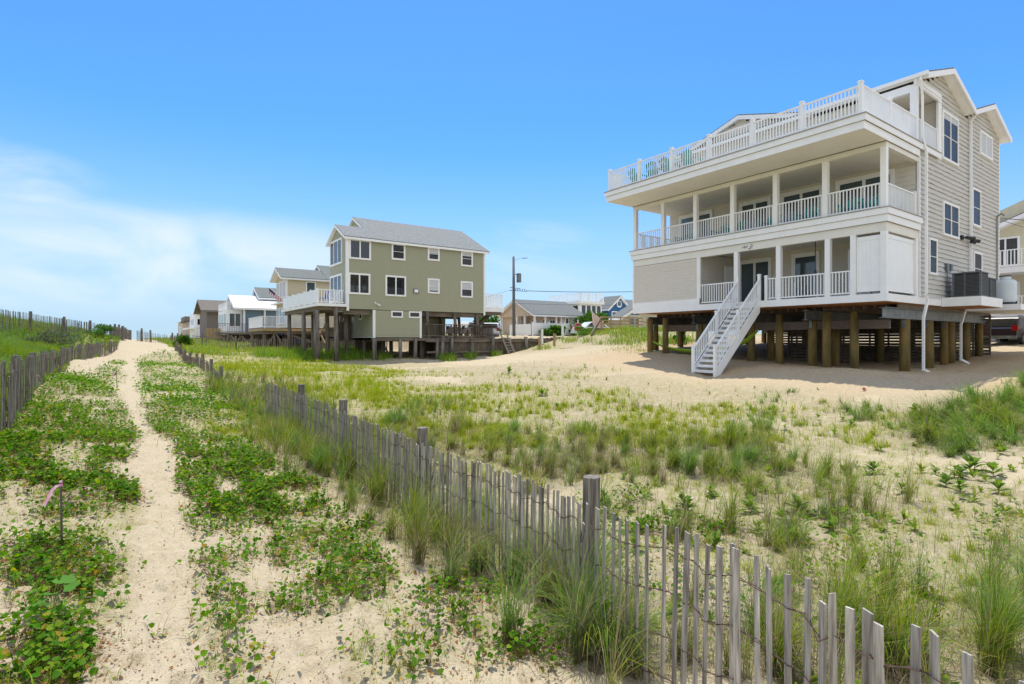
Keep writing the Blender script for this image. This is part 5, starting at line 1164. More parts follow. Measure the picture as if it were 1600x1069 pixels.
# ------------------------------------------------------------------ houses between the bungalow and the big house
wx, wy, _ = od(907, 500, 78)
t = thing('white_deck_house', 'white house with tall dark windows and railed roof terraces, right of the bungalow', 'house', (wx + 3, wy + 2, 3.2))
mb = B(wx, wy, 2.8, wx + 4.2, wy + 7, 7.5); mb.box(wx - .3, wy - .3, 7.5, wx + 4.5, wy + 7, 7.85); mb.build('wall', M['white'], t)
for k in range(4): window(t, 'y', wy, wx + .1 + k * 1.0, wx + 1.05 + k * 1.0, 4.6, 7.35, fw=.1, mull=0)
for k in range(4): window(t, 'x', wx, wy + .4 + k * 1.5, wy + 1.7 + k * 1.5, 4.6, 7.35, fw=.1, mull=0)
railing(t, (wx - .2, wy - .2), (wx + 4.4, wy - .2), 7.85, 1.1, .3, .08); railing(t, (wx - .2, wy - .1), (wx - .2, wy + 6.8), 7.85, 1.1, .3, .08)
for k in range(4): newel(t, wx - .2 + k * 1.5, wy - .22, 7.85, 1.25, .16)
bx_, by_, _ = od(952, 500, 84)
t = thing('blue_house', 'bright blue gabled house with white trim and a half-round window', 'house', (bx_ + 3, by_ + 2, 3.2))
mb = B(bx_ + .2, by_, 2.8, bx_ + 11, by_ + 8, 7.2); mb.prism([(bx_ - .4, by_ - .4, 7.2), (bx_ + 1.7, by_ - .4, 8.9), (bx_ + 3.8, by_ - .4, 7.2)], (0, 3, 0)); mb.box(bx_ - .4, by_ - .4, 5.2, bx_ + 3.8, by_ - .01, 7.19); mb.build('wall', M['bluew'], t)
gable_roof_y(t, bx_ - 1.0, bx_ + 1.7, bx_ + 4.4, 7.0, 9.15, 7.0, by_ - .8, by_ + 3, th=.35, m='roofdark')
gable_roof_x(t, by_ - .3, by_ + 3.5, by_ + 8, 7.25, 9.0, 7.25, bx_ + 2.4, bx_ + 11.5, th=.3, m='roofdark')
mb = MB(); mb.tube([(bx_ + 1.7, by_ - .5, 7.85), (bx_ + 1.7, by_ - .42, 7.85)], .55, 16); g_ = mb.build('round_window', M['white'], t); mb = MB(); mb.tube([(bx_ + 1.7, by_ - .53, 7.9), (bx_ + 1.7, by_ - .505, 7.9)], .36, 16); mb.build('pane', M['glassblue'], g_)
window(t, 'y', by_ - .4, bx_ + .1, bx_ + 1.3, 5.4, 6.7, fw=.15, mull=0); window(t, 'y', by_ - .4, bx_ + 2.1, bx_ + 3.3, 5.4, 6.7, fw=.15, mull=0)
mb = B(bx_ - .6, by_ - 3.4, 3.9, bx_ + 8, by_ - .45, 4.3); mb.build('deck', M['white'], t); railing(t, (bx_ - .5, by_ - 3.3), (bx_ + 8, by_ - 3.3), 4.3, 1.3, .4, .1)
hx_, hy_, _ = od(974, 500, 58)
t = thing('beige_gable_house', 'beige house with a broad white-edged low gable, partly hidden by the big taupe house', 'house', (hx_ + 3, hy_ + 2, 3.0))
mb = B(hx_, hy_, 2.7, hx_ + 9, hy_ + .5, 5.0); mb.prism([(hx_, hy_, 4.99), (hx_ + 4.5, hy_, 7.1), (hx_ + 9, hy_, 4.99)], (0, .5, 0)); mb.box(hx_ + 3.2, hy_ + .49, 2.7, hx_ + 9, hy_ + 6, 5.0); mb.build('wall', M['cream'], t)
gable_roof_y(t, hx_ - 1.6, hx_ + 4.5, hx_ + 10, 4.6, 7.5, 4.6, hy_ - 1, hy_ + .6, th=.35, m='roofdark')
window(t, 'y', hy_, hx_ + .9, hx_ + 2.6, 3.0, 4.7, fw=.14, mull=1, sash=True, glass='glassblue'); window(t, 'y', hy_, hx_ + .9, hx_ + 2.6, 4.85, 5.6, fw=.1, mull=0, glass='glassblue')
# tan timber walkway in front
dk = od(938, 512, 48); t = thing('timber_walkway', 'low tan timber walkway with rails on the grassy rise left of the big house', 'walkway', (dk[0] + 3, dk[1], 2.9))
mb = MB(); x0, y0 = dk[0], dk[1]; mb.box(x0, y0, 3.2, x0 + 9, y0 + 1.4, 3.36); mb.build('floor', M['newwood'], t)
mb = MB()
for z in (3.65, 3.95, 4.25): mb.box(x0, y0 - .04, z, x0 + 5.5, y0, z + .12)
for k in range(8): mb.box(x0 + k * 1.2, y0 - .1, 2.9, x0 + k * 1.2 + .12, y0 - .041, 4.3)
mb.box(x0 + 5.5, y0 - .04, 3.9, x0 + 9, y0, 4.02); mb.build('railing', M['newwood'], t)
mb = MB(); mb.bar((x0 - .1, y0 - .2, 4.2), (x0 - 2.4, y0 - 1.4, 2.7), .1, .25); mb.build('ramp_board', M['oldwoodh'], t)
mb = MB(); mb.box(x0 + .1, y0 + .05, 2.0, x0 + 9, y0 + .12, 3.19); mb.build('skirt_board', M['oldwood'], t)
# faded flag on its pole
f0 = od(931, 505, 49); t = thing('garden_flag', 'faded salmon flag hanging on a thin pole near the parked white car', 'flag', (f0[0], f0[1], 3.0))
mb = MB(); mb.tube([(f0[0], f0[1], 2.6), (f0[0] - .5, f0[1], 4.9)], .03, 6); mb.build('pole', M['white'], t)
mb = MB(); mb.prism([(f0[0] - .5, f0[1], 4.85), (f0[0] + 1.0, f0[1], 4.0), (f0[0] + .9, f0[1], 3.35), (f0[0] - .35, f0[1], 3.6)], (0, .02, 0)); mb.build('cloth', M['flagpink'], t)

# ------------------------------------------------------------------ vehicles
def vehicle(name, label, cat, loc, rz, paint, L=4.5, W=1.8, hh=1.45, suv=False, group=None):
    t = thing(name, label, cat, (0, 0, 0), group); h = hh
    hood = .62 * h; pts = [(-L / 2, .30), (-L / 2, .60 * h), (-L / 2 + .12, hood)]
    if suv: pts += [(-L / 2 + .25, h * .96), (-L / 2 + .5, h), (L * .10, h), (L * .25, hood + .05), (L / 2 - .2, hood - .08), (L / 2, .55 * h), (L / 2, .30)]
    else: pts += [(-L * .32, hood + .02), (-L * .18, h), (L * .10, h), (L * .26, hood), (L / 2 - .25, hood - .12), (L / 2, .5 * h), (L / 2, .30)]
    mb = MB(); mb.prism([(x, -W / 2, z) for x, z in pts], (0, W, 0)); mb.build('body', M[paint], t, bevel=.06)
    g = MB()
    if suv: sp2 = [(-L / 2 + .35, hood + .05), (-L / 2 + .5, h - .12), (L * .08, h - .12), (L * .20, hood + .05)]
    else: sp2 = [(-L * .27, hood + .03), (-L * .17, h - .09), (L * .08, h - .09), (L * .2, hood + .03)]
    for s in (-1, 1):
        y = s * (W / 2 + .004); g.prism([(x, y, z) for x, z in sp2], (0, -s * .02, 0))
    if suv: g.prism([(-L / 2 + .07, -W / 2 + .15, hood + .06), (-L / 2 + .07, W / 2 - .15, hood + .06), (-L / 2 + .20, W / 2 - .22, h * .93), (-L / 2 + .20, -W / 2 + .22, h * .93)], (.02, 0, 0))
    g.build('window', M['glass'], t)
    for sx in (-1, 1):
        for s in (-1, 1):
            w = MB(); w.tube([(sx * L * .31, s * (W / 2 - .18), .33), (sx * L * .31, s * (W / 2 + .02), .33)], .34, 18); wo = w.build('wheel', M['tyre'], t)
            w = MB(); w.tube([(sx * L * .31, s * (W / 2 + .021), .33), (sx * L * .31, s * (W / 2 + .03), .33)], .2, 14); w.build('rim', M['steel'], wo)
    for s in (-1, 1):
        b = MB(); b.box(-L / 2 - .02, s * (W / 2 - .28), .55 * h - .1, -L / 2 + .1, s * (W / 2 + .004), .55 * h + .2); b.build('tail_light', M['tail'], t)
        b = MB(); b.box(L / 2 - .12, s * (W / 2 - .35), .42 * h, L / 2 + .012, s * (W / 2 - .05), .42 * h + .14); b.build('headlight', M['glassblue'], t)
    b = MB(); b.box(-L / 2 - .07, -W / 2 + .05, .30, -L / 2 - .001, W / 2 - .05, .48); b.build('bumper', M['steel' if suv else paint], t)
    if suv:
        b = MB()
        for s in (-.7, .7): b.bar((-L * .35, s, h + .05), (L * .05, s, h + .05), .04)
        b.build('roof_rack', M['black'], t)
    t.location = loc; t.rotation_euler = (0, 0, rz); return t
p = od(1588, 531, 31.5); vehicle('parked_suv', 'dark maroon SUV seen from behind, parked right of the big house', 'car', (p[0] + .6, p[1] + .3, Hs(p[0], p[1]) - .05), R(-4), 'cardark', 4.4, 1.75, 1.55, True)
p = od(738, 531, 51); vehicle('parked_car', 'white car half hidden behind the weathered porch railing', 'car', (p[0], p[1] + 1.6, 2.58), R(40), 'carwhite', group='white cars in the yard')
p = od(769, 531, 51); vehicle('parked_suv', 'white SUV parked between the green house and the utility pole', 'car', (p[0] + .6, p[1] + 1.6, 2.4), R(62), 'carwhite', 4.2, 1.75, 1.5, True, group='white cars in the yard')
p = od(929, 531, 56); vehicle('parked_car', 'silver-white car on the rise beside the faded flag', 'car', (p[0], p[1], Hs(p[0], p[1]) - .1), R(-20), 'carwhite')

# ------------------------------------------------------------------ yellow house at the right edge
yx = 44.0; yy0 = 9.6
t = thing('yellow_house', 'yellow house with white balconies at the right edge, behind the big taupe house', 'house', (48, 9, 2.2))
mb = B(yx + 2.2, 4.5, 2.0, yx + 12, 15.5, 9.2); mb.prism([(yx + 2.21, 4.5, 9.19), (yx + 2.21, 9.3, 11.2), (yx + 2.21, 14.1, 9.19)], (3, 0, 0)); mb.build('wall', M['yellow'], t)
gable_roof_x(t, 4.0, 8.6, 13.2, 8.6, 10.4, 8.6, yx + 1.2, yx + 12.5, th=.3, m='roofbrown')
for z in (3.9, 6.75):
    mb = B(yx, 4.5, z - .35, yx + 2.19, 13.5, z); mb.build('balcony', M['white'], t)
    railing(t, (yx + .06, 4.6), (yx + .06, 13.4), z, 1.05, .16, .05)
for y in (4.6, 7.5, 10.4, 13.3):
    mb = B(yx + .01, y - .12, 1.6, yx + .25, y + .12, 3.54); mb.box(yx + .01, y - .12, 4.95, yx + .25, y + .12, 6.39); mb.box(yx + .01, y - .12, 7.81, yx + .25, y + .12, 8.8); mb.build('column', M['white'], t)
for z in (4.1, 7.0): window(t, 'x', yx + 2.2, 6.0, 8.0, z, z + 2.0, fw=.12, mull=1); window(t, 'x', yx + 2.2, 9.6, 11.0, z, z + 1.9, fw=.12, mull=1)
mb = MB()
for k in range(30): mb.box(yx - .06, 4 + k * .35, 2.95, yx - .02, 4.3 + k * .35, 3.53)
mb.build('fence_panel', M['vinyl'], t)

# ------------------------------------------------------------------ sand fences
def fence_line(label, pts, pitch, height=1.2, w=.042, post_step=2.9, post_side=1, ground_off=0.0, m='slat', wires=(.17, .45, .75, 1.02), posts=True, lean=.05, postw=.075, post_over=.22, top_var=.03, seed=1, tops=None, cat='sand fence', maxi=100, pitch2=False, bury=.25):
    rr = random.Random(seed); P = [Vector((a, b, 0)) for a, b in pts]
    seg = [(P[i + 1] - P[i]).length for i in range(len(P) - 1)]; tot = sum(seg)
    def at(s):
        i = 0
        while i < len(seg) - 1 and s > seg[i]: s -= seg[i]; i += 1
        t_ = min(1, s / seg[i]); q = P[i].lerp(P[i + 1], t_); d = (P[i + 1] - P[i]).normalized(); return q, d
    def topz(q, s):
        if tops is not None: return float(np.interp(s / tot, tops[0], tops[1]))
        return float(base_h(np.array([q.x]), np.array([q.y]))[0]) + ground_off + height
    q0, _d = at(tot / 2); t = thing('sand_fence', label, cat, (q0.x, q0.y, topz(q0, tot / 2) - height))
    slats = []; s = 0.02; lean_s = 0
    while s < tot:
        q, d = at(s); nrm = Vector((-d.y, d.x, 0)); tz = topz(q, s) + rr.uniform(-top_var, top_var)
        lean_s = lean_s * .85 + rr.uniform(-1, 1) * lean * .5
        q = q + nrm * (.03 * math.sin(s * 2.1) + rr.uniform(-.006, .006))
        if rr.random() < .05: tz -= rr.uniform(.05, .3)
        sh = d * (lean_s + rr.uniform(-.012, .012)); ln = nrm * rr.uniform(-.02, .02)
        a = q + Vector((0, 0, tz - height - bury)) - sh * .6; b = q + Vector((0, 0, tz)) + sh * .6 + ln
        mid = a.lerp(b, .5) + nrm * rr.uniform(-.008, .008); ww = w * rr.uniform(.78, 1.12); th = rr.uniform(.009, .013)
        yaw = rr.uniform(-.35, .35); u = d * math.cos(yaw) + nrm * math.sin(yaw)
        mb = MB(); v = u.cross(Vector((0, 0, 1)))
        cut = rr.uniform(-.008, .008); vs = []
        for c, kk in ((a, .95), (mid, 1.0), (b, rr.uniform(.88, 1.0))):
            e = cut if c is b else 0
            vs += [c - u * ww * kk / 2 - v * th / 2 - Vector((0, 0, e)), c + u * ww * kk / 2 - v * th / 2 + Vector((0, 0, e)), c + u * ww * kk / 2 + v * th / 2 + Vector((0, 0, e)), c - u * ww * kk / 2 + v * th / 2 - Vector((0, 0, e))]
        fs = [(0, 3, 2, 1), (8, 9, 10, 11)]
        for r0 in (0, 4):
            for k in range(4): fs.append((r0 + k, r0 + (k + 1) % 4, r0 + 4 + (k + 1) % 4, r0 + 4 + k))
        mb.add(vs, fs); slats.append((math.hypot(q.x, q.y), mb, q, tz)); s += (pitch * .74 if (pitch2 and q.y > 3.2) else pitch) * rr.uniform(.7, 1.35) * (1.0 if rr.random() > .04 else 1.5)
    order = sorted(slats, key=lambda e: e[0])
    for dd, mb, q, tz in order[:maxi]:
        mb.build('slat', M[m], t, fix=True)
    if len(order) > maxi:
        r = MB()
        for dd, mb, q, tz in order[maxi:]: r.add(mb.v, mb.f)
        o = r.build('slats', M[m], t); o['kind'] = 'stuff'
    for wd_ in wires:
        for ph in (0, math.pi):
            pp = []
            for i, (dd, mb, q, tz) in enumerate(slats):
                q_, d_ = at(min(tot, i * tot / len(slats))); nrm = Vector((-d_.y, d_.x, 0))
                pp.append(q + nrm * (.014 if (i + (ph > 0)) % 2 else -.014) + Vector((0, 0, tz - wd_ + .012 * math.sin(i * .7))))
            if len(pp) > 2: mb = MB(); mb.tube(pp, .0032, 4, cap=False); mb.build('wire', M['wire'], t)
    if posts:
        s = post_step * .35 if posts is True else 0
        ss_ = []
        if posts is True:
            while s < tot: ss_.append(s); s += post_step * rr.uniform(.92, 1.08)
        else: ss_ = list(posts)
        for s in ss_:
            q, d = at(s); nrm = Vector((-d.y, d.x, 0)) * post_side; q = q - nrm * (postw + .03); tz = topz(q, s)
            mb = MB(); lx = rr.uniform(-.02, .02); mb.tube([(q.x, q.y, tz - height - .4), (q.x + lx * .5, q.y, tz - .4), (q.x + lx, q.y, tz + post_over - .012), (q.x + lx, q.y, tz + post_over)], postw, 14); mb.v[-14:] = [(x_ * .97 + (q.x + lx) * .03, y_ * .97 + q.y * .03, z_) for x_, y_, z_ in mb.v[-14:]]
            mb.build('post', M['post'], t)
    return t
near_pts = [(2.05, -.4), (2.43, .7), (2.76, 1.83), (3.02, 3.0), (3.14, 4.1), (3.14, 6), (3.1, 8), (3.08, 10), (3.05, 12.6), (2.75, 14.4)]
_tl = [0]; 
for i in range(1, len(near_pts)): _tl.append(_tl[-1] + math.dist(near_pts[i], near_pts[i - 1]))
near_top = [1.20, 1.20, 1.12, 1.0, .95, .93, 1.0, 1.05, 1.14, 1.25]
def s_at_y(y): return float(np.interp(y, [p[1] for p in near_pts], _tl))
fence_line('near grey slat-and-wire fence with four round posts, running to the right corner', near_pts, .094, 1.2, pitch2=True, tops=([v / _tl[-1] for v in _tl], near_top), posts=(s_at_y(3.35), s_at_y(6.65), s_at_y(9.8), s_at_y(12.6)), seed=3, post_over=.17, post_side=1, postw=.072, lean=.035)
fence_line('short half-buried grey fence beyond the gap in the near fence', [(3.0, 24), (3.0, 30), (2.9, 38), (2.8, 47)], .11, .5, m='slatfar', post_step=3.0, post_over=.2, seed=5, top_var=.05, ground_off=.0, wires=(.15,))
fence_line('leaning grey fence along the left side of the path, below the dune', [(-1.6, 7.5), (-1.64, 12.3), (-1.85, 18), (-2.0, 24.5), (-1.9, 32.5), (-1.3, 41), (-.5, 44.2)], .10, 1.15, m='slatfar', post_step=3.1, seed=6, lean=.14, top_var=.035, post_over=.05, post_side=-1, wires=(.2, .6, 1.0), tops=([0, .15, .3, .47, .68, .9, 1], [2.0, 1.93, 1.93, 1.9, 2.02, 2.1, 2.2]))
c_pts = [od(-60, 500, 26)[:2], od(28, 500, 30)[:2], od(129, 500, 38)[:2], od(170, 500, 41)[:2], od(197, 500, 40)[:2]]
fence_line('dark sand fence along the dune crest against the sky', c_pts, .12, 1.15, w=.05, m='slatfar', seed=8, lean=.03, post_step=3.4, post_over=.12, top_var=.03, wires=(.25, .7), tops=([0, .30, .75, .88, 1], [4.0, 3.80, 3.55, 3.35, 3.18]), posts=(1.2, 5.2, 9.5, 13.2, 16.0, 17.6))
fence_line('far grey sand fence beside the crest of the sandy path', [(.6, 56), (1.6, 60), (3.4, 62), (5, 70)], .2, .9, w=.06, m='slatfar', seed=9, wires=(.3,), post_step=3, post_over=.25)
fence_line('far grey sand fence left of the path crest', [(-1.0, 50), (-.4, 58), (.2, 70)], .2, .9, w=.06, m='slatfar', seed=19, wires=(.3,), post_step=3)
fence_line('weathered sand fence across the field before the far decks', [od(300, 540, 52)[:2], od(380, 540, 50)[:2], od(440, 540, 49)[:2], od(492, 540, 48)[:2]], .17, 1.0, w=.06, m='slatfar', seed=10, wires=(.3,), post_step=4, post_over=.25, ground_off=.1)
fence_line('weathered close-boarded fence behind the piles of the green house', [od(492, 540, 50)[:2], od(560, 540, 50)[:2], od(606, 540, 52)[:2]], .14, 1.1, w=.13, m='slatfar', seed=12, wires=(), lean=.01, posts=None)
# survey stake with ribbon
def stake(px, py, w, h, label, ribbon=True):
    x, y, _ = od(px, py, w); g = Hs(x, y); t = thing('survey_stake', label, 'stake', (x, y, g), 'survey stakes with ribbons')
    mb = MB(); mb.tube([(x + .01, y, g - .15), (x, y, g + h)], .0085, 8); mb.build('rod', M['rod'], t)
    mb = MB(); mb.tube([(x, y, g + h), (x, y, g + h + .015)], .011, 8); mb.tube([(x, y, g + h - .03), (x, y, g + h - .012)], .013, 8); mb.build('knot', M['pink'], t)
    vs = []; fs = []; dr = Vector((-CC, SS, 0))
    prof = [(0, 0, .012), (.04, -.012, .018), (.075, -.045, .022), (.10, -.09, .024), (.125, -.14, .022), (.15, -.19, .02)]
    for i, (dx, dz, w_) in enumerate(prof):
        c = Vector((x, y, g + h - .02)) + dr * dx + Vector((0, 0, dz)); n_ = (dr * .75 + Vector((.12, .2, .66))).normalized() * w_ * .75
        vs += [c - n_, c + n_]
    for i in range(len(prof) - 1): fs.append((2 * i, 2 * i + 1, 2 * i + 3, 2 * i + 2))
    mb = MB(); mb.add(vs, fs); o = mb.build('ribbon', M['pink'], t); s_ = o.modifiers.new('thick', 'SOLIDIFY'); s_.thickness = .001
    return t
stake(95, 868, 4.82, .63, 'thin rusty rod with a pale pink ribbon in the vines, lower left')
stake(182, 600, 17.5, .55, 'distant thin rod with a pale ribbon beside the left fence')

# ================================================================== vegetation
def palette(cols, n, jit=.18):
    c = np.array(cols)[rng.integers(0, len(cols), n)]; return c * (1 + rng.uniform(-jit, jit, (n, 1))) * (1 + rng.uniform(-.06, .06, (n, 3)))
def sample(n, pxr, wr, k):
    """ground points seen in a range of bearings and distances; nearer ones sampled more densely"""
    px = rng.uniform(*pxr, n); u = rng.random(n); a, b = wr
    w = (a ** (1 - k) + u * (b ** (1 - k) - a ** (1 - k))) ** (1 / (1 - k)) if k != 1 else a * (b / a) ** u
    r = (px - 800) / FPX; return (CC * r + SS) * w, (-SS * r + CC) * w, w
LIME_C = [(.27, .35, .014), (.34, .38, .022), (.18, .28, .012), (.38, .36, .05)]
TALL_C = [(.16, .26, .012), (.22, .31, .018), (.11, .20, .010), (.29, .32, .03), (.19, .28, .018), (.40, .34, .14)]
BANK_C = [(.12, .25, .035), (.18, .31, .04), (.10, .21, .05), (.25, .35, .045), (.19, .29, .10)]
DUNE_C = [(.16, .27, .012), (.23, .33, .018), (.12, .23, .012), (.29, .35, .03)]
DEAD_C = [(.30, .24, .16), (.22, .17, .12), (.38, .31, .21), (.17, .13, .10)]
def blades(x, y, z, h, w, bend, cols, L=4, droop=.55, dirs=None, base_c=None):
    n = len(x); az = rng.uniform(0, 2 * np.pi, n) if dirs is None else dirs
    f = az + rng.normal(0, .5, n) + np.pi / 2; ux = np.cos(f) * w / 2; uy = np.sin(f) * w / 2
    ts = np.linspace(0, 1, L); V = np.zeros((n, L, 2, 3)); C = np.zeros((n, L, 2, 3))
    for i, t in enumerate(ts):
        out = bend * h * t ** 1.8; up = h * (t - droop * bend * t ** 2.6); ww = (1 - .93 * t ** 1.6)
        cx = x + np.cos(az) * out; cy = y + np.sin(az) * out; cz = z + up
        V[:, i, 0] = np.stack([cx - ux * ww, cy - uy * ww, cz], -1); V[:, i, 1] = np.stack([cx + ux * ww, cy + uy * ww, cz], -1)
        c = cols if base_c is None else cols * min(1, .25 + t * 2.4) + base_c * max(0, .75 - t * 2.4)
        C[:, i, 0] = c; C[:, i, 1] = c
    V = V.reshape(-1, 3); C = C.reshape(-1, 3); b = (np.arange(n) * L * 2)[:, None, None]; i = np.arange(L - 1)[None, :, None] * 2
    F = (b + i + np.array([0, 1, 3, 2])[None, None, :]).reshape(-1, 4)
    return V, C, F
def join(parts):
    V = []; C = []; F = []; o = 0
    for v, c, f in parts: V.append(v); C.append(c); F.append(f + o); o += len(v)
    return np.concatenate(V), np.concatenate(C), np.concatenate(F)
def grass_object(name, label, parts, m='blade', kind='stuff'):
    V, C, F = join(parts); o = np_mesh(name, V, C, M[m], faces=F); tag(o, label, 'grass' if m == 'blade' else 'ground cover', kind=kind); return o
def clumped(x, y, sp, seed, frac=.8):
    """pull points towards irregular tuft centres"""
    gx = np.floor(x / sp); gy = np.floor(y / sp)
    h = lambda a, b, s: np.modf(np.abs(np.sin(a * 127.1 + b * 311.7 + s) * 43758.5453))[0]
    cx = (gx + h(gx, gy, seed)) * sp; cy = (gy + h(gx, gy, seed + 5)) * sp; k = (rng.random(len(x)) < frac) * rng.uniform(.62, .95, len(x))
    return x + (cx - x) * k, y + (cy - y) * k
def cell(x, y, sp, seed):
    a, b = np.floor(x / sp), np.floor(y / sp); return np.modf(np.abs(np.sin(a * 91.7 + b * 173.3 + seed) * 24634.63))[0]
_WMIN = .00075
def wid(w, w0): return np.maximum(w0, w * _WMIN)
SNOW = Vector((.6, -.3, 0))
wind = lambda n: rng.normal(math.atan2(-.45, .9), 1.3, n)      # most blades lean one way
# --- tall beach grass by the fence and through the middle ground
def tall_grass():
    parts = []
    for n, wr, k, hh, w0 in ((300000, (1.6, 9), 1.7, .64, .0055), (260000, (9, 24), 1.9, .54, .007)):
        x, y, w = sample(n, (-60, 1760), wr, k); d = dens('t', x, y); d = d * (.22 + .45 * (x < 3.3) + 1.1 * (fbm(x * 1.3, y * 1.3, 41, 3) > .47)) * np.where((cell(x, y, .46, 1) > .22) | (x < 3.3), 1, .25)
        keep = rng.random(n) < d * .85; x, y, w = x[keep], y[keep], w[keep]
        cv = cell(x, y, .46, 2); ch_ = cell(x, y, .46, 3); gg_ = cell(x, y, .46, 7) > .72; x, y = clumped(x, y, .46, 3.0, .88)
        nf = len(x); h = hh * rng.uniform(.4, 1.15, nf) * (.7 + .6 * fbm(x * .9, y * .9, 51, 2)) * np.where(x < 3.2, 1.2, 1.0) * (.55 + .8 * ch_); zone = fbm(x * .6, y * .6, 61, 2)
        c = palette(TALL_C, nf) * (.72 + .56 * cv)[:, None]; c[gg_] = palette(BANK_C, int(gg_.sum())); dead = rng.random(nf) < .10 + .30 * (zone > .55) + .35 * (cv > .86); c[dead] = palette(DEAD_C, int(dead.sum()))
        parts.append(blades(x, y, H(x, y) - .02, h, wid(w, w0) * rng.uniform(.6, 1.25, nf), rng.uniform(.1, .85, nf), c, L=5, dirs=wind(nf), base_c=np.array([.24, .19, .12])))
    # dead thatch lying at the foot
    for n, wr, k in ((110000, (1.6, 9), 1.7), (90000, (9, 24), 1.9)):
        x, y, w = sample(n, (-60, 1760), wr, k); d = dens('t', x, y); keep = rng.random(n) < d * .6; x, y, w = x[keep], y[keep], w[keep]; x, y = clumped(x, y, .46, 3.0, .5); nf = len(x)
        parts.append(blades(x, y, H(x, y), rng.uniform(.10, .28, nf), wid(w, .004), rng.uniform(.8, 1.7, nf), palette(DEAD_C, nf), L=4, droop=.62))
    return grass_object('beach_grass', 'tall green and straw-coloured beach grass along the near fence and the field behind it', parts)
tall_grass()
def low_grass():
    parts = []
    for n, wr, k, hh, w0 in ((120000, (2.2, 12), 1.6, .15, .0045), (380000, (11, 60), 1.85, .22, .008)):
        x, y, w = sample(n, (200, 1760), wr, k); d = dens('l', x, y); d = d * (.12 + 1.1 * sstep(.42, .56, fbm(x * .9, y * .9, 141, 4)))
        keep = rng.random(n) < d * .9; x, y, w = x[keep], y[keep], w[keep]; x, y = clumped(x, y, .5, 9.0, .5); nf = len(x)
        h = hh * rng.uniform(.4, 1.3, nf) * (1 + .9 * (ell(*proj(x, y, base_h(x, y))[:2], [(420, 580, 120, 22, 1), (520, 615, 90, 26, 1)])))
        parts.append(blades(x, y, H(x, y) - .01, h, wid(w, w0), rng.uniform(.2, .9, nf), palette(LIME_C, nf), L=3))
    # thin scattered sprouts over the open sand, right field only
    x, y, w = sample(90000, (420, 1760), (2.5, 34), 1.5); x_ok = (x > 3.5) & (dens('v', x, y) < .1)
    hse = (x > 18.2) & (y < 22); d = .40 * sstep(.50, .64, fbm(x * .55, y * .55, 171, 4)) * (~hse) * x_ok + .010 * x_ok
    keep = rng.random(len(x)) < d; x, y, w = x[keep], y[keep], w[keep]; x, y = clumped(x, y, .4, 12.0, .85); nf = len(x)
    parts.append(blades(x, y, H(x, y), rng.uniform(.05, .22, nf), wid(w, .004) * .9, rng.uniform(.3, 1.1, nf), palette(LIME_C + TALL_C, nf), L=3))
    # short yellow-green sprigs between the vines on both sides of the footpath
    for n, wr in ((60000, (2.5, 9)), (70000, (9, 34))):
        x, y, w = sample(n, (-60, 900), wr, 1.7); d = np.clip(dens('v', x, y) * .35 + .05, 0, 1) * (x < 3.0) * (np.abs(x - .22) > .22) * (~dunemask(x, y)) * sstep(.40, .55, fbm(x * 2, y * 2, 411, 4))
        keep = rng.random(n) < d; x, y, w = x[keep], y[keep], w[keep]; x, y = clumped(x, y, .25, 29.0, .7); nf = len(x)
        parts.append(blades(x, y, H(x, y), rng.uniform(.05, .2, nf), wid(w, .0035), rng.uniform(.3, 1.1, nf), palette(LIME_C + DUNE_C + DEAD_C[:1], nf), L=3))
    return grass_object('low_grass', 'low lime green grass and runners over the open field between the fences and the houses', parts)
low_grass()
def bank_grass():
    x, y, w = sample(260000, (1150, 1900), (6, 20), 1.6); d = dens('b', x, y); d = d * (.3 + .9 * (fbm(x * 1.1, y * 1.1, 181, 3) > .42))
    keep = rng.random(len(x)) < d * .9; x, y, w = x[keep], y[keep], w[keep]; cv = cell(x, y, .5, 4); ch_ = cell(x, y, .5, 5); yy_ = cell(x, y, .5, 6) > .65; x, y = clumped(x, y, .5, 15.0, .85); nf = len(x)
    big = dens('b', x, y) > .8
    h = np.where(big, .72, .38) * rng.uniform(.35, 1.2, nf) * (.6 + .7 * ch_); c = palette(BANK_C, nf) * (.65 + .7 * cv)[:, None]; c[yy_] = palette(TALL_C, int(yy_.sum())); dd = rng.random(nf) < .10; c[dd] = palette(DEAD_C, int(dd.sum()))
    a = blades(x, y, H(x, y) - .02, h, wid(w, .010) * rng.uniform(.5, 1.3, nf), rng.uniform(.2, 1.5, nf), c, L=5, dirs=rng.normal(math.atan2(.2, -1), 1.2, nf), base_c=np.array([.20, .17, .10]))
    return grass_object('bank_grass', 'thick blue-green beach grass bank at the right edge before the big house', [a])
bank_grass()
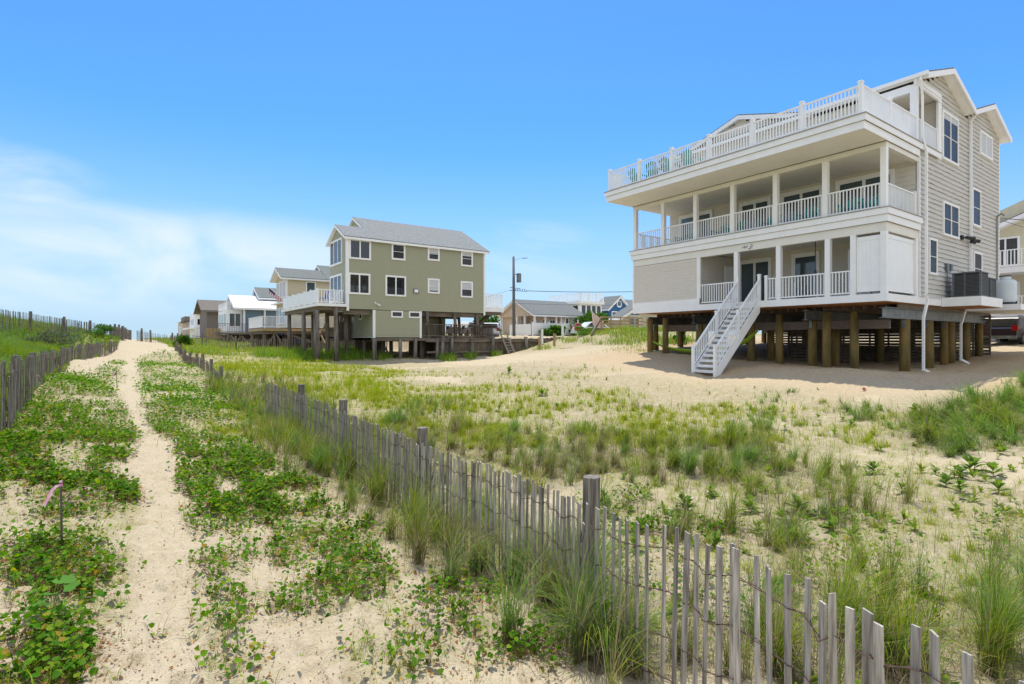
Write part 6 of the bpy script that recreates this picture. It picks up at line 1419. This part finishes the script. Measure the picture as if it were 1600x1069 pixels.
def dune_grass():
    parts = []
    for n, wr, k, pr in ((150000, (6, 20), 1.5, (-260, 230)), (220000, (17, 50), 1.7, (-200, 215))):
        x, y, w = sample(n, pr, wr, k); keep = dunemask(x, y) & (rng.random(n) < .35 + .75 * fbm(x * .7, y * .7, 191, 3)); x, y, w = x[keep], y[keep], w[keep]
        x, y = clumped(x, y, .45, 19.0, .6); nf = len(x); zone = fbm(x * .35, y * .35, 201, 3)
        c = palette(DUNE_C, nf); dk = zone < .45; c[dk] = palette(BANK_C, int(dk.sum())); dd = rng.random(nf) < .07; c[dd] = palette(DEAD_C, int(dd.sum()))
        parts.append(blades(x, y, H(x, y) - .02, rng.uniform(.30, .95, nf) * (.6 + .7 * zone) * np.where(y > 25, .75, 1) * np.where(x > -2.6, .6, 1), wid(w, .009), rng.uniform(.15, .9, nf), c, L=4, dirs=wind(nf)))
    # far grown-over dunes along the path and behind the field fences
    x, y, w = sample(140000, (195, 1120), (30, 110), 1.9); px, py, _ = proj(x, y, base_h(x, y))
    path = (np.abs(x - np.interp(y, [0, 30, 42, 60, 90], [.2, .4, 1.1, .8, .5])) < 1.9) | dunemask(x, y)
    hill = ell(px, py, [(1000, 520, 60, 12, .9), (940, 518, 40, 7, .8), (880, 520, 60, 6, .8), (1040, 528, 50, 14, .7), (900, 533, 30, 4, .5), (960, 538, 40, 5, .35), (830, 545, 60, 3, .4), (1000, 535, 60, 10, .5)])
    d = np.maximum(hill, ((x < 12) & (y > 44)) * .55 + (y > 56) * .3) * (~path) * ((x < 12.5) | (x > 27)) * (~((x > 35) & (y > 44)))
    keep = rng.random(len(x)) < d * (.2 + 1.2 * (fbm(x * .5, y * .5, 211, 3) > .45)); x, y, w = x[keep], y[keep], w[keep]; nf = len(x)
    c = palette(TALL_C + LIME_C + BANK_C, nf); parts.append(blades(x, y, H(x, y) - .02, rng.uniform(.25, .7, nf), wid(w, .01), rng.uniform(.2, .9, nf), c, L=3))
    # under the green house
    x, y, w = sample(60000, (380, 800), (36, 60), 1.2); px, py, _ = proj(x, y, base_h(x, y)); d = ell(px, py, [(545, 556, 40, 8, 1), (480, 558, 50, 7, .8), (595, 560, 20, 4, .5), (700, 563, 14, 2.5, .8), (735, 560, 10, 3, .6), (822, 551, 12, 3, .5), (775, 556, 10, 2, .5), (425, 556, 30, 5, .6)])
    keep = rng.random(len(x)) < d; x, y, w = x[keep], y[keep], w[keep]; nf = len(x)
    parts.append(blades(x, y, H(x, y) - .02, rng.uniform(.3, .95, nf), wid(w, .01), rng.uniform(.2, .9, nf), palette(BANK_C + DUNE_C, nf), L=3))
    return grass_object('dune_grass', 'lush dune grass behind the left fence and on the far dunes', parts)
dune_grass()
# --- vines with small pointed leaves on both sides of the footpath
VINE_C = [(.075, .19, .010), (.125, .245, .014), (.05, .145, .009), (.19, .28, .02), (.10, .21, .012), (.065, .17, .012)]
def leaves(x, y, z, size, cols, tilt=.6, seed=0):
    n = len(x); T = np.array([(0, 0, 0), (.42, .18, .13), (.40, .52, .12), (0, 1.05, -.06), (-.40, .52, .12), (-.42, .18, .13)]); F0 = np.array([(0, 1, 2, 3), (0, 3, 4, 5)])
    yaw = rng.uniform(0, 2 * np.pi, n); a = rng.normal(0, tilt, n); b = rng.normal(0, tilt * .7, n); sx = rng.uniform(.8, 1.25, n)
    P = T[None] * size[:, None, None] * np.stack([sx, np.ones(n), np.ones(n)], -1)[:, None, :]
    X, Y, Z = P[..., 0], P[..., 1], P[..., 2]
    Y, Z = Y * np.cos(a)[:, None] - Z * np.sin(a)[:, None], Y * np.sin(a)[:, None] + Z * np.cos(a)[:, None]
    X, Z = X * np.cos(b)[:, None] - Z * np.sin(b)[:, None], X * np.sin(b)[:, None] + Z * np.cos(b)[:, None]
    X, Y = X * np.cos(yaw)[:, None] - Y * np.sin(yaw)[:, None], X * np.sin(yaw)[:, None] + Y * np.cos(yaw)[:, None]
    V = np.stack([X + x[:, None], Y + y[:, None], Z + z[:, None]], -1).reshape(-1, 3)
    return V, np.repeat(cols, 6, 0), (np.arange(n)[:, None, None] * 6 + F0[None]).reshape(-1, 4)
def vines():
    parts = []; st = []
    for n, wr, k, s0 in ((150000, (2.4, 6.5), 1.6, .038), (230000, (6.5, 15), 1.8, .044), (200000, (15, 48), 1.9, .06)):
        x, y, w = sample(n, (-80, 1700), wr, k); d = dens('v', x, y); side = (x < 2.9); tr_ = np.abs(x - np.interp(y, [0, 6, 12, 20, 34, 44], [.16, .24, .28, .10, .10, .6]) + (fbm(x * 1.2, y * .9, 811, 3) - .5) * .7); d = d * np.where(side, .10 + .90 * sstep(.05, np.interp(y, [0, 6, 14, 40], [.50, .46, .26, .35]), tr_), 1)
        d = np.clip(d * 1.25, 0, 1) * np.clip(sstep(.32, .58, fbm(x * 1.6, y * 1.6, 301, 5)) * 1.1 + .06, 0, 1) * np.where(side, 1, .45)
        if wr[0] < 7: d = d * sstep(.28, .46, fbm(x * 5, y * 5, 311, 3))
        keep = rng.random(n) < d * (.6 if wr[0] < 3 else .85); x, y, w = x[keep], y[keep], w[keep]
        x, y = clumped(x, y, .16, 23.0, .35); nf = len(x); g = H(x, y); hh = rng.uniform(.015, .15, nf) * (.5 + fbm(x * 1.7, y * 1.7, 321, 2)); c = palette(VINE_C, nf, .25)
        yl = rng.random(nf) < .05; c[yl] = palette([(.30, .30, .03), (.35, .22, .04)], int(yl.sum()))
        parts.append(leaves(x, y, g + hh, np.maximum(s0, w * .0022) * rng.uniform(.6, 1.35, nf), c))
        if wr[0] < 10:
            m_ = rng.random(nf) < .55; q = int(m_.sum()); st.append(blades(x[m_], y[m_], g[m_], hh[m_] * 1.05, np.full(q, .0028), rng.uniform(.2, 1.2, q), palette([(.16, .07, .03), (.12, .10, .03), (.20, .10, .05)], q), L=3, droop=.1))
            # runners along the sand and dry fallen leaves
            m_ = rng.random(nf) < .30; q = int(m_.sum()); st.append(blades(x[m_], y[m_], g[m_] + .012, rng.uniform(.10, .30, q), np.full(q, .004), np.full(q, 1.15), palette([(.20, .10, .06), (.14, .08, .04)], q), L=6, droop=.87))
            m_ = rng.random(nf) < .55; q = int(m_.sum()); xx = x[m_] + rng.normal(0, .10, q); yy = y[m_] + rng.normal(0, .10, q)
            parts.append(leaves(xx, yy, H(xx, yy) + .008, rng.uniform(.012, .028, q), palette([(.38, .19, .08), (.26, .12, .05), (.42, .28, .14), (.20, .11, .06)], q), .25))
    x, y, w = sample(5000, (-50, 900), (2.5, 10), 1.5); ok = x < 3.2; x, y = x[ok], y[ok]; q = len(x)
    parts.append(leaves(x, y, H(x, y) + .006, rng.uniform(.006, .016, q), palette([(.30, .16, .08), (.16, .09, .05), (.12, .08, .06)], q), .3))
    V, C, F = join(parts + st); o = np_mesh('ground_vine', V, C, M['leaf'], faces=F); tag(o, 'dark green heart-leaved vines creeping over the sand on both sides of the path', 'vine', kind='stuff')
vines()

# --- countable plants: tufts, goldenrod rosettes, bushes
def tuft(label, px, py, w, n, h, cols, spread=.18, bend=(.15, .9), w0=.008, dead=.15, cat='grass tuft', group='tufts of grass standing apart in the field', name='grass_tuft'):
    x0, y0, _ = od(px, py, w); r = spread * np.sqrt(rng.random(n)); a = rng.uniform(0, 2 * np.pi, n); x = x0 + r * np.cos(a); y = y0 + r * np.sin(a)
    c = palette(cols, n); d = rng.random(n) < dead; c[d] = palette(DEAD_C, int(d.sum()))
    V, C, F = blades(x, y, H(x, y) - .02, h * rng.uniform(.45, 1.1, n), np.full(n, max(w0, w * .0008)), rng.uniform(*bend, n), c, L=5, dirs=a + rng.normal(0, .6, n), base_c=np.array([.2, .16, .1]))
    k = n // 4; dx = x0 + rng.uniform(-1, 1, k) * spread; dy = y0 + rng.uniform(-1, 1, k) * spread
    P2 = blades(dx, dy, H(dx, dy), rng.uniform(.1, .3, k) * h * 1.6, np.full(k, w0 * .8), rng.uniform(.9, 1.6, k), palette(DEAD_C, k), L=4, droop=.6)
    V, C, F = join([(V, C, F), P2]); o = np_mesh(name, V, C, M['blade'], faces=F); return tag(o, label, cat, group)
def gz(px, py):
    """distance along the bearing at which the ground is seen at this height in the photo"""
    w = np.geomspace(1.5, 70, 600); r = (px - 800) / FPX; z = base_h((CC * r + SS) * w, (-SS * r + CC) * w); q = HY - FPX * (z - EYE) / w
    i = np.argmin(np.abs(q - py)); return float(w[i])
for px, py, n, h, cols, sp_, lb in (
    (618, 668, 420, .62, BANK_C[:3], .26, 'large dark green bushy tuft just behind the near fence, left of the middle'),
    (908, 682, 380, .42, DUNE_C, .30, 'bright green round tuft standing alone in the middle of the field'),
    (1190, 668, 260, .5, BANK_C, .20, 'blue-green tuft below the shaded sand of the big house'),
    (1252, 664, 90, .3, LIME_C, .16, 'small sparse tuft right of the blue-green tuft'),
    (1130, 635, 90, .36, LIME_C, .15, 'lime tuft just below the foot of the white stairs'),
    (1012, 640, 70, .28, TALL_C, .15, 'straw-tinged small tuft left of the white stairs'),
    (1085, 640, 60, .25, LIME_C, .12, 'short lime tuft between the stairs foot and the straw-tinged tuft'),
    (1350, 650, 180, .42, BANK_C, .22, 'green tuft at the left tip of the right-hand grass bank'),
    (1236, 615, 60, .22, BANK_C, .12, 'small tuft close to the edge of the house shadow'),
    (1285, 630, 50, .22, LIME_C, .10, 'tiny tuft right of the tuft at the shadow edge'),
    (1235, 850, 260, .5, BANK_C + DUNE_C, .14, 'upright dark green tuft behind the right part of the near fence'),
    (830, 770, 240, .5, TALL_C, .2, 'mixed straw and green tuft behind the post of the near fence'),
    (905, 905, 650, .85, BANK_C + LIME_C[:1], .24, 'long-bladed green tuft hugging the nearest round post'),
    (945, 1010, 650, .75, BANK_C + TALL_C, .22, 'sprawling long-bladed tuft at the foot of the near fence, bottom'),
    (440, 690, 320, .75, LIME_C + DUNE_C, .22, 'lime green tuft at the left end of the near fence'),
    (1400, 1040, 260, .7, LIME_C + BANK_C, .2, 'light green leaning tuft behind the fence at the lower right'),
    (1130, 745, 300, .42, TALL_C, .3, 'broad straw-green tuft in the field right of the nearest post'),
    (1000, 740, 200, .36, TALL_C, .28, 'straw-green tuft directly behind the nearest post'),
    (722, 672, 200, .5, TALL_C, .25, 'loose grey-green tuft behind the second post from the right')):
    tuft(lb, px, py, gz(px, py), n, h, cols, sp_)
def rosette(label, px, py, s, nl=26, cols=((.12, .21, .025), (.17, .26, .035), (.085, .165, .022)), upright=.75, w=None):
    w = w or gz(px, py); x0, y0, _ = od(px, py, w); g = Hs(x0, y0); parts = []; stems = max(1, nl // 14)
    for k in range(stems):
        sx, sy = x0 + rng.normal(0, .05 * (stems > 1)), y0 + rng.normal(0, .05 * (stems > 1)); m_ = nl // stems; t = rng.random(m_)
        az = rng.uniform(0, 2 * np.pi, m_); hz = g + s * .55 * t; L_ = s * (1.0 - .35 * t) * rng.uniform(.7, 1.1, m_)
        n = m_; ux = -np.sin(az); uy = np.cos(az); V = []; C = []; cc = palette(cols, n)
        prof = ((0, .10), (.25, .55), (.55, 1.0), (.8, .7), (1.0, .05)); wl_ = s * .10 + .004
        for tt, ww in prof:
            el_ = .25 + upright * t; out = L_ * tt * np.cos(el_) ; upz = L_ * (tt * np.sin(el_) - .35 * tt ** 2 * (1 - t * .5))
            cx = sx + np.cos(az) * out; cy = sy + np.sin(az) * out; cz = hz + upz
            V += [np.stack([cx - ux * wl_ * ww, cy - uy * wl_ * ww, cz + .3 * wl_ * ww], -1), np.stack([cx + ux * wl_ * ww, cy + uy * wl_ * ww, cz + .3 * wl_ * ww], -1)]; C += [cc, cc]
        V = np.stack(V, 1).reshape(-1, 3); C = np.stack(C, 1).reshape(-1, 3)
        F = (np.arange(n)[:, None, None] * 10 + np.arange(4)[None, :, None] * 2 + np.array([0, 1, 3, 2])[None, None]).reshape(-1, 4); parts.append((V, C, F))
        parts.append(blades(np.full(3, sx), np.full(3, sy), np.full(3, g - .02), np.full(3, s * .6), np.full(3, .012), np.full(3, .02), np.tile(np.array([.22, .10, .05]), (3, 1)), L=3, droop=0))
    V, C, F = join(parts); o = np_mesh('goldenrod', V, C, M['leaf'], faces=F); return tag(o, label, 'plant', 'leafy goldenrod plants on the open sand')
RS = [(1365, 740, .24, 26, 'goldenrod plant standing alone left of the cluster on the right-hand sand'), (1408, 770, .18, 22, 'pale low plant just below the solitary goldenrod'), (1478, 768, .20, 26, 'leftmost low goldenrod of the cluster on the right-hand sand'), (1462, 745, .16, 20, 'small goldenrod at the upper left of the right-hand cluster'),
      (1495, 752, .22, 28, 'dark goldenrod in the middle of the right-hand cluster'), (1520, 740, .30, 34, 'tallest goldenrod of the right-hand cluster'), (1545, 745, .26, 28, 'light green goldenrod at the right side of the cluster'), (1500, 778, .20, 22, 'lowest goldenrod of the right-hand cluster'), (1560, 778, .22, 26, 'goldenrod below and right of the cluster, near the photo edge'),
      (1070, 800, .26, 40, 'bushy goldenrod left of the upright dark tuft behind the fence'), (1050, 830, .22, 30, 'goldenrod close behind the fence, right of the nearest post'), (945, 785, .22, 20, 'upright yellow-green plant just right of the nearest post top'), (1180, 800, .24, 30, 'goldenrod in the grass right of the bushy one'), (1250, 800, .26, 34, 'broad goldenrod in the middle of the right-hand grass'), (1300, 830, .24, 30, 'goldenrod right of the broad one, above the fence'), (1120, 860, .20, 24, 'low goldenrod seen between fence slats'),
      (1160, 690, .26, 30, 'goldenrod at the upper edge of the straw grass'), (975, 690, .2, 22, 'goldenrod right of the bright round tuft'), (845, 620, .26, 34, 'leafy plant in the middle of the lime field'), (870, 640, .22, 24, 'low leafy plant below the one in the lime field'), (798, 585, .34, 30, 'dark upright leafy plant before the bulkhead'), (780, 640, .22, 22, 'low plant left of the leafy one in the lime field'),
      (948, 595, .16, 22, 'small dark plant on bare sand left of the stairs'), (905, 605, .18, 16, 'thin plant on bare sand midway to the stairs'), (1320, 600, .0, 0, ''), (1330, 665, .24, 26, 'goldenrod at the foot of the right-hand bank'), (1430, 645, .30, 34, 'dark goldenrod in front of the blue-green bank'), (1000, 660, .18, 18, 'small goldenrod among the driftwood-coloured thatch'), (720, 850, .2, 0, ''), (1205, 930, .22, 28, 'leafy plant just behind the fence at the lower right'),
      (300, 555, .3, 30, 'leafy plant at the crest of the path, right side'), (1110, 770, .2, 24, 'goldenrod left of the long broad one in the right-hand grass')]
for px, py, s, nl, lb in RS:
    if nl: rosette(lb, px, py, s, nl, upright=.75 if py > 600 else 1.0)
def weeds():
    parts = []; x, y, w = sample(2600, (560, 1760), (3, 26), 1.5); f = fbm(x * .6, y * .6, 601, 3); hs_ = (x > 18.2) & (y < 22)
    k = (x > 3.5) & ~hs_ & (rng.random(len(x)) < .22 * sstep(.44, .6, f) + .025); x, y, w = x[k], y[k], w[k]; g = H(x, y)
    for x0, y0, z0, w0 in zip(x, y, g, w):
        n = int(rng.integers(9, 20)); s = rng.uniform(.07, .20); az = rng.uniform(0, 6.28, n); t = rng.random(n); L_ = s * rng.uniform(.7, 1.1, n); cc = palette([(.14, .23, .025), (.20, .28, .035), (.10, .18, .022), (.26, .30, .05)], n)
        ux = -np.sin(az); uy = np.cos(az); V = []; wl_ = max(s * .10 + .003, w0 * .0007)
        for tt, ww in ((0, .15), (.3, .7), (.6, 1.0), (1.0, .05)):
            e = .3 + .9 * t; out = L_ * tt * np.cos(e); uz = L_ * (tt * np.sin(e) - .3 * tt * tt) + s * .4 * t
            cx = x0 + np.cos(az) * out; cy = y0 + np.sin(az) * out; V += [np.stack([cx - ux * wl_ * ww, cy - uy * wl_ * ww, z0 + uz], -1), np.stack([cx + ux * wl_ * ww, cy + uy * wl_ * ww, z0 + uz], -1)]
        V = np.stack(V, 1).reshape(-1, 3); parts.append((V, np.repeat(cc, 8, 0), (np.arange(n)[:, None, None] * 8 + np.arange(3)[None, :, None] * 2 + np.array([0, 1, 3, 2])[None, None]).reshape(-1, 4)))
    V, C, F = join(parts); o = np_mesh('broadleaf_weeds', V, C, M['leaf'], faces=F); tag(o, 'small leafy weeds sprinkled between the grasses of the open field', 'weeds', kind='stuff')
weeds()
# bushes
def bush(label, px, py, w, rad, n, cols, ls, seedv, group=None, zoff=.0, cat='bush'):
    x, y, _ = od(px, py, w); g = Hs(x, y); t = thing('bush', label, cat, (x, y, g), group)
    V, C = leafball('', '', '', (x, y, g + rad[2] * .85 + zoff), rad, n, cols, ls, seedv=seedv, zmin=g); np_mesh('foliage', V, C, M['leaf'], t)
    mb = MB(); r_ = random.Random(seedv)
    for k in range(5): a = r_.uniform(0, 6.28); mb.tube([(x, y, g - .1), (x + math.cos(a) * rad[0] * .3, y + math.sin(a) * rad[1] * .3, g + rad[2] * .8), (x + math.cos(a) * rad[0] * .6, y + math.sin(a) * rad[1] * .6, g + rad[2] * 1.3)], .02 * rad[2] + .008, 5, r2=.006)
    mb.build('stem', M['bark'], t); return t
bush('round dark green bush at the right side of the path crest', 287, 545, 44, (.75, .75, .75), 2600, GREENS, .06, 61)
bush('grey-green bush on the dune crest near the tall fence post', 72, 520, 28, (1.6, 1.2, .7), 3000, [(.08, .12, .05), (.11, .15, .06), (.14, .13, .10)], .05, 62)
bush('bright green bush below the end of the dune crest fence', 158, 540, 38.5, (1.0, .8, .55), 2200, [(.07, .16, .03), (.09, .19, .04)], .05, 63)
bush('dark shrub behind the stop sign and faded flag', 925, 510, 62, (3.0, 2.0, 1.6), 4200, GREENS, .13, 64)
bush('round green palm-like bush behind the hammock, left of the stairs', 1066, 520, 34, (.7, .7, .55), 1800, [(.06, .17, .02), (.09, .22, .03)], .07, 65)
bush('low green bush at the foot of the stop sign', 915, 522, 48, (1.9, 1.0, .45), 2200, [(.10, .19, .03), (.14, .22, .05)], .06, 66)
bush('leafy green shrub seen under the landward end of the green house', 758, 500, 56, (2.4, 1.6, 1.5), 2400, GREENS, .14, 67)
# tree behind the bungalow
tx, ty, _ = od(893, 500, 80); t = thing('pine_tree', 'dark windswept pine crown rising behind the bungalow roof', 'tree', (tx, ty, 2.8))
mb = MB(); mb.tube([(tx, ty, 2.4), (tx + .2, ty, 5), (tx, ty, 7.2)], .22, 8, r2=.08)
for k in range(6): a = k * 1.1; mb.tube([(tx, ty, 4.6 + k * .4), (tx + 1.3 * math.cos(a), ty + 1.3 * math.sin(a), 5.2 + k * .42)], .07, 5, r2=.03)
mb.build('trunk', M['bark'], t); V, C = leafball('', '', '', (tx, ty, 6.3), (2.4, 2.0, 1.8), 5200, [(.03, .055, .03), (.045, .075, .035), (.06, .09, .05)], .12, seedv=71); np_mesh('crown', V, C, M['leaf'], t)
# big-leaved plant, lower left
def bigleaf():
    x0, y0, _ = od(75, 960, gz(75, 960)); g = Hs(x0, y0); parts = []
    for dx, dy, hz, sz, az in ((0, 0, .08, .055, 2.5), (.10, .11, .12, .05, .4), (-.10, .08, .09, .045, 3.5), (.13, .0, .10, .05, 5.6), (-.05, -.10, .06, .065, 4.4), (.04, .16, .10, .04, 1.4)):
        n = 14; V = [(0, 0, .0)]; 
        for k in range(n):
            a = 2 * math.pi * k / n; r = sz * (1 - .16 * math.cos(5 * a) - (.35 if k == 0 else 0)); V.append((r * math.cos(a), r * math.sin(a), .22 * r * abs(math.sin(a * 2.5)) + .05 * sz))
        V = np.array(V); tl = .35; V[:, 1], V[:, 2] = V[:, 1] * math.cos(tl) - V[:, 2] * math.sin(tl), V[:, 1] * math.sin(tl) + V[:, 2] * math.cos(tl)
        X = V[:, 0] * math.cos(az) - V[:, 1] * math.sin(az); Y = V[:, 0] * math.sin(az) + V[:, 1] * math.cos(az)
        V = np.stack([X + x0 + dx, Y + y0 + dy, V[:, 2] + g + hz], -1); F = np.array([(0, 1 + k, 1 + (k + 1) % n, 1 + (k + 1) % n) for k in range(0, n)])
        F = np.array([(0, 1 + k, 1 + (k + 1) % n, 1 + (k + 2) % n) for k in range(0, n, 2)])
        parts.append((V, np.tile(np.array([(.10, .24, .04)]), (len(V), 1)) * rng.uniform(.8, 1.15), F))
        parts.append(blades(np.array([x0 + dx * .3]), np.array([y0 + dy * .3]), np.array([g]), np.array([hz]), np.array([.012]), np.array([.3]), np.array([(.15, .24, .07)]), L=3, droop=.1, dirs=np.array([math.atan2(dy, dx)])))
    V, C, F = join(parts); o = np_mesh('broadleaf_plant', V, C, M['leaf'], faces=F); tag(o, 'plant with a few large pale green leaves among the vines, lower left', 'plant')
bigleaf()
# bits of driftwood and a red scrap
for px, py, ln, az, lb in ((1218, 655, .35, .3, 'dark bent stick on the sand below the blue-green tuft'), (1450, 690, .5, 1.4, 'grey weathered stump standing at the left of the grass bank'), (70, 1022, .25, .2, 'curved dry stick at the lower left edge'), (890, 545, 1.6, .1, 'thin board lying on the sand slope before the bulkhead end')):
    w = gz(px, py); x, y, _ = od(px, py, w); g = Hs(x, y); mb = MB()
    if az > 1.2: mb.tube([(x, y, g - .1), (x + .03, y, g + ln * .5), (x - .02, y + .03, g + ln)], .035, 7, r2=.012); mb.tube([(x + .03, y, g + ln * .5), (x + .12, y - .05, g + ln * .75)], .014, 5, r2=.006)
    else: mb.tube([(x - ln / 2 * math.cos(az), y + ln / 2 * math.sin(az), g + .02), (x, y, g + .03 + ln * .05), (x + ln / 2 * math.cos(az), y - ln / 2 * math.sin(az), g + .015)], .012 + ln * .01, 6, r2=.006)
    o = mb.build('driftwood', M['stick']); tag(o, lb, 'stick')
x, y, _ = od(1350, 607, gz(1350, 607)); g = Hs(x, y); mb = MB(); mb.add([(x - .09, y - .03, g + .02), (x + .05, y - .06, g + .04), (x + .1, y + .04, g + .02), (x - .02, y + .06, g + .05), (x, y, g + .10)], [(0, 1, 4), (1, 2, 4), (2, 3, 4), (3, 0, 4)]); o = mb.build('cloth_scrap', M['tail']); tag(o, 'small red scrap lying on the sunlit sand before the big house', 'scrap')
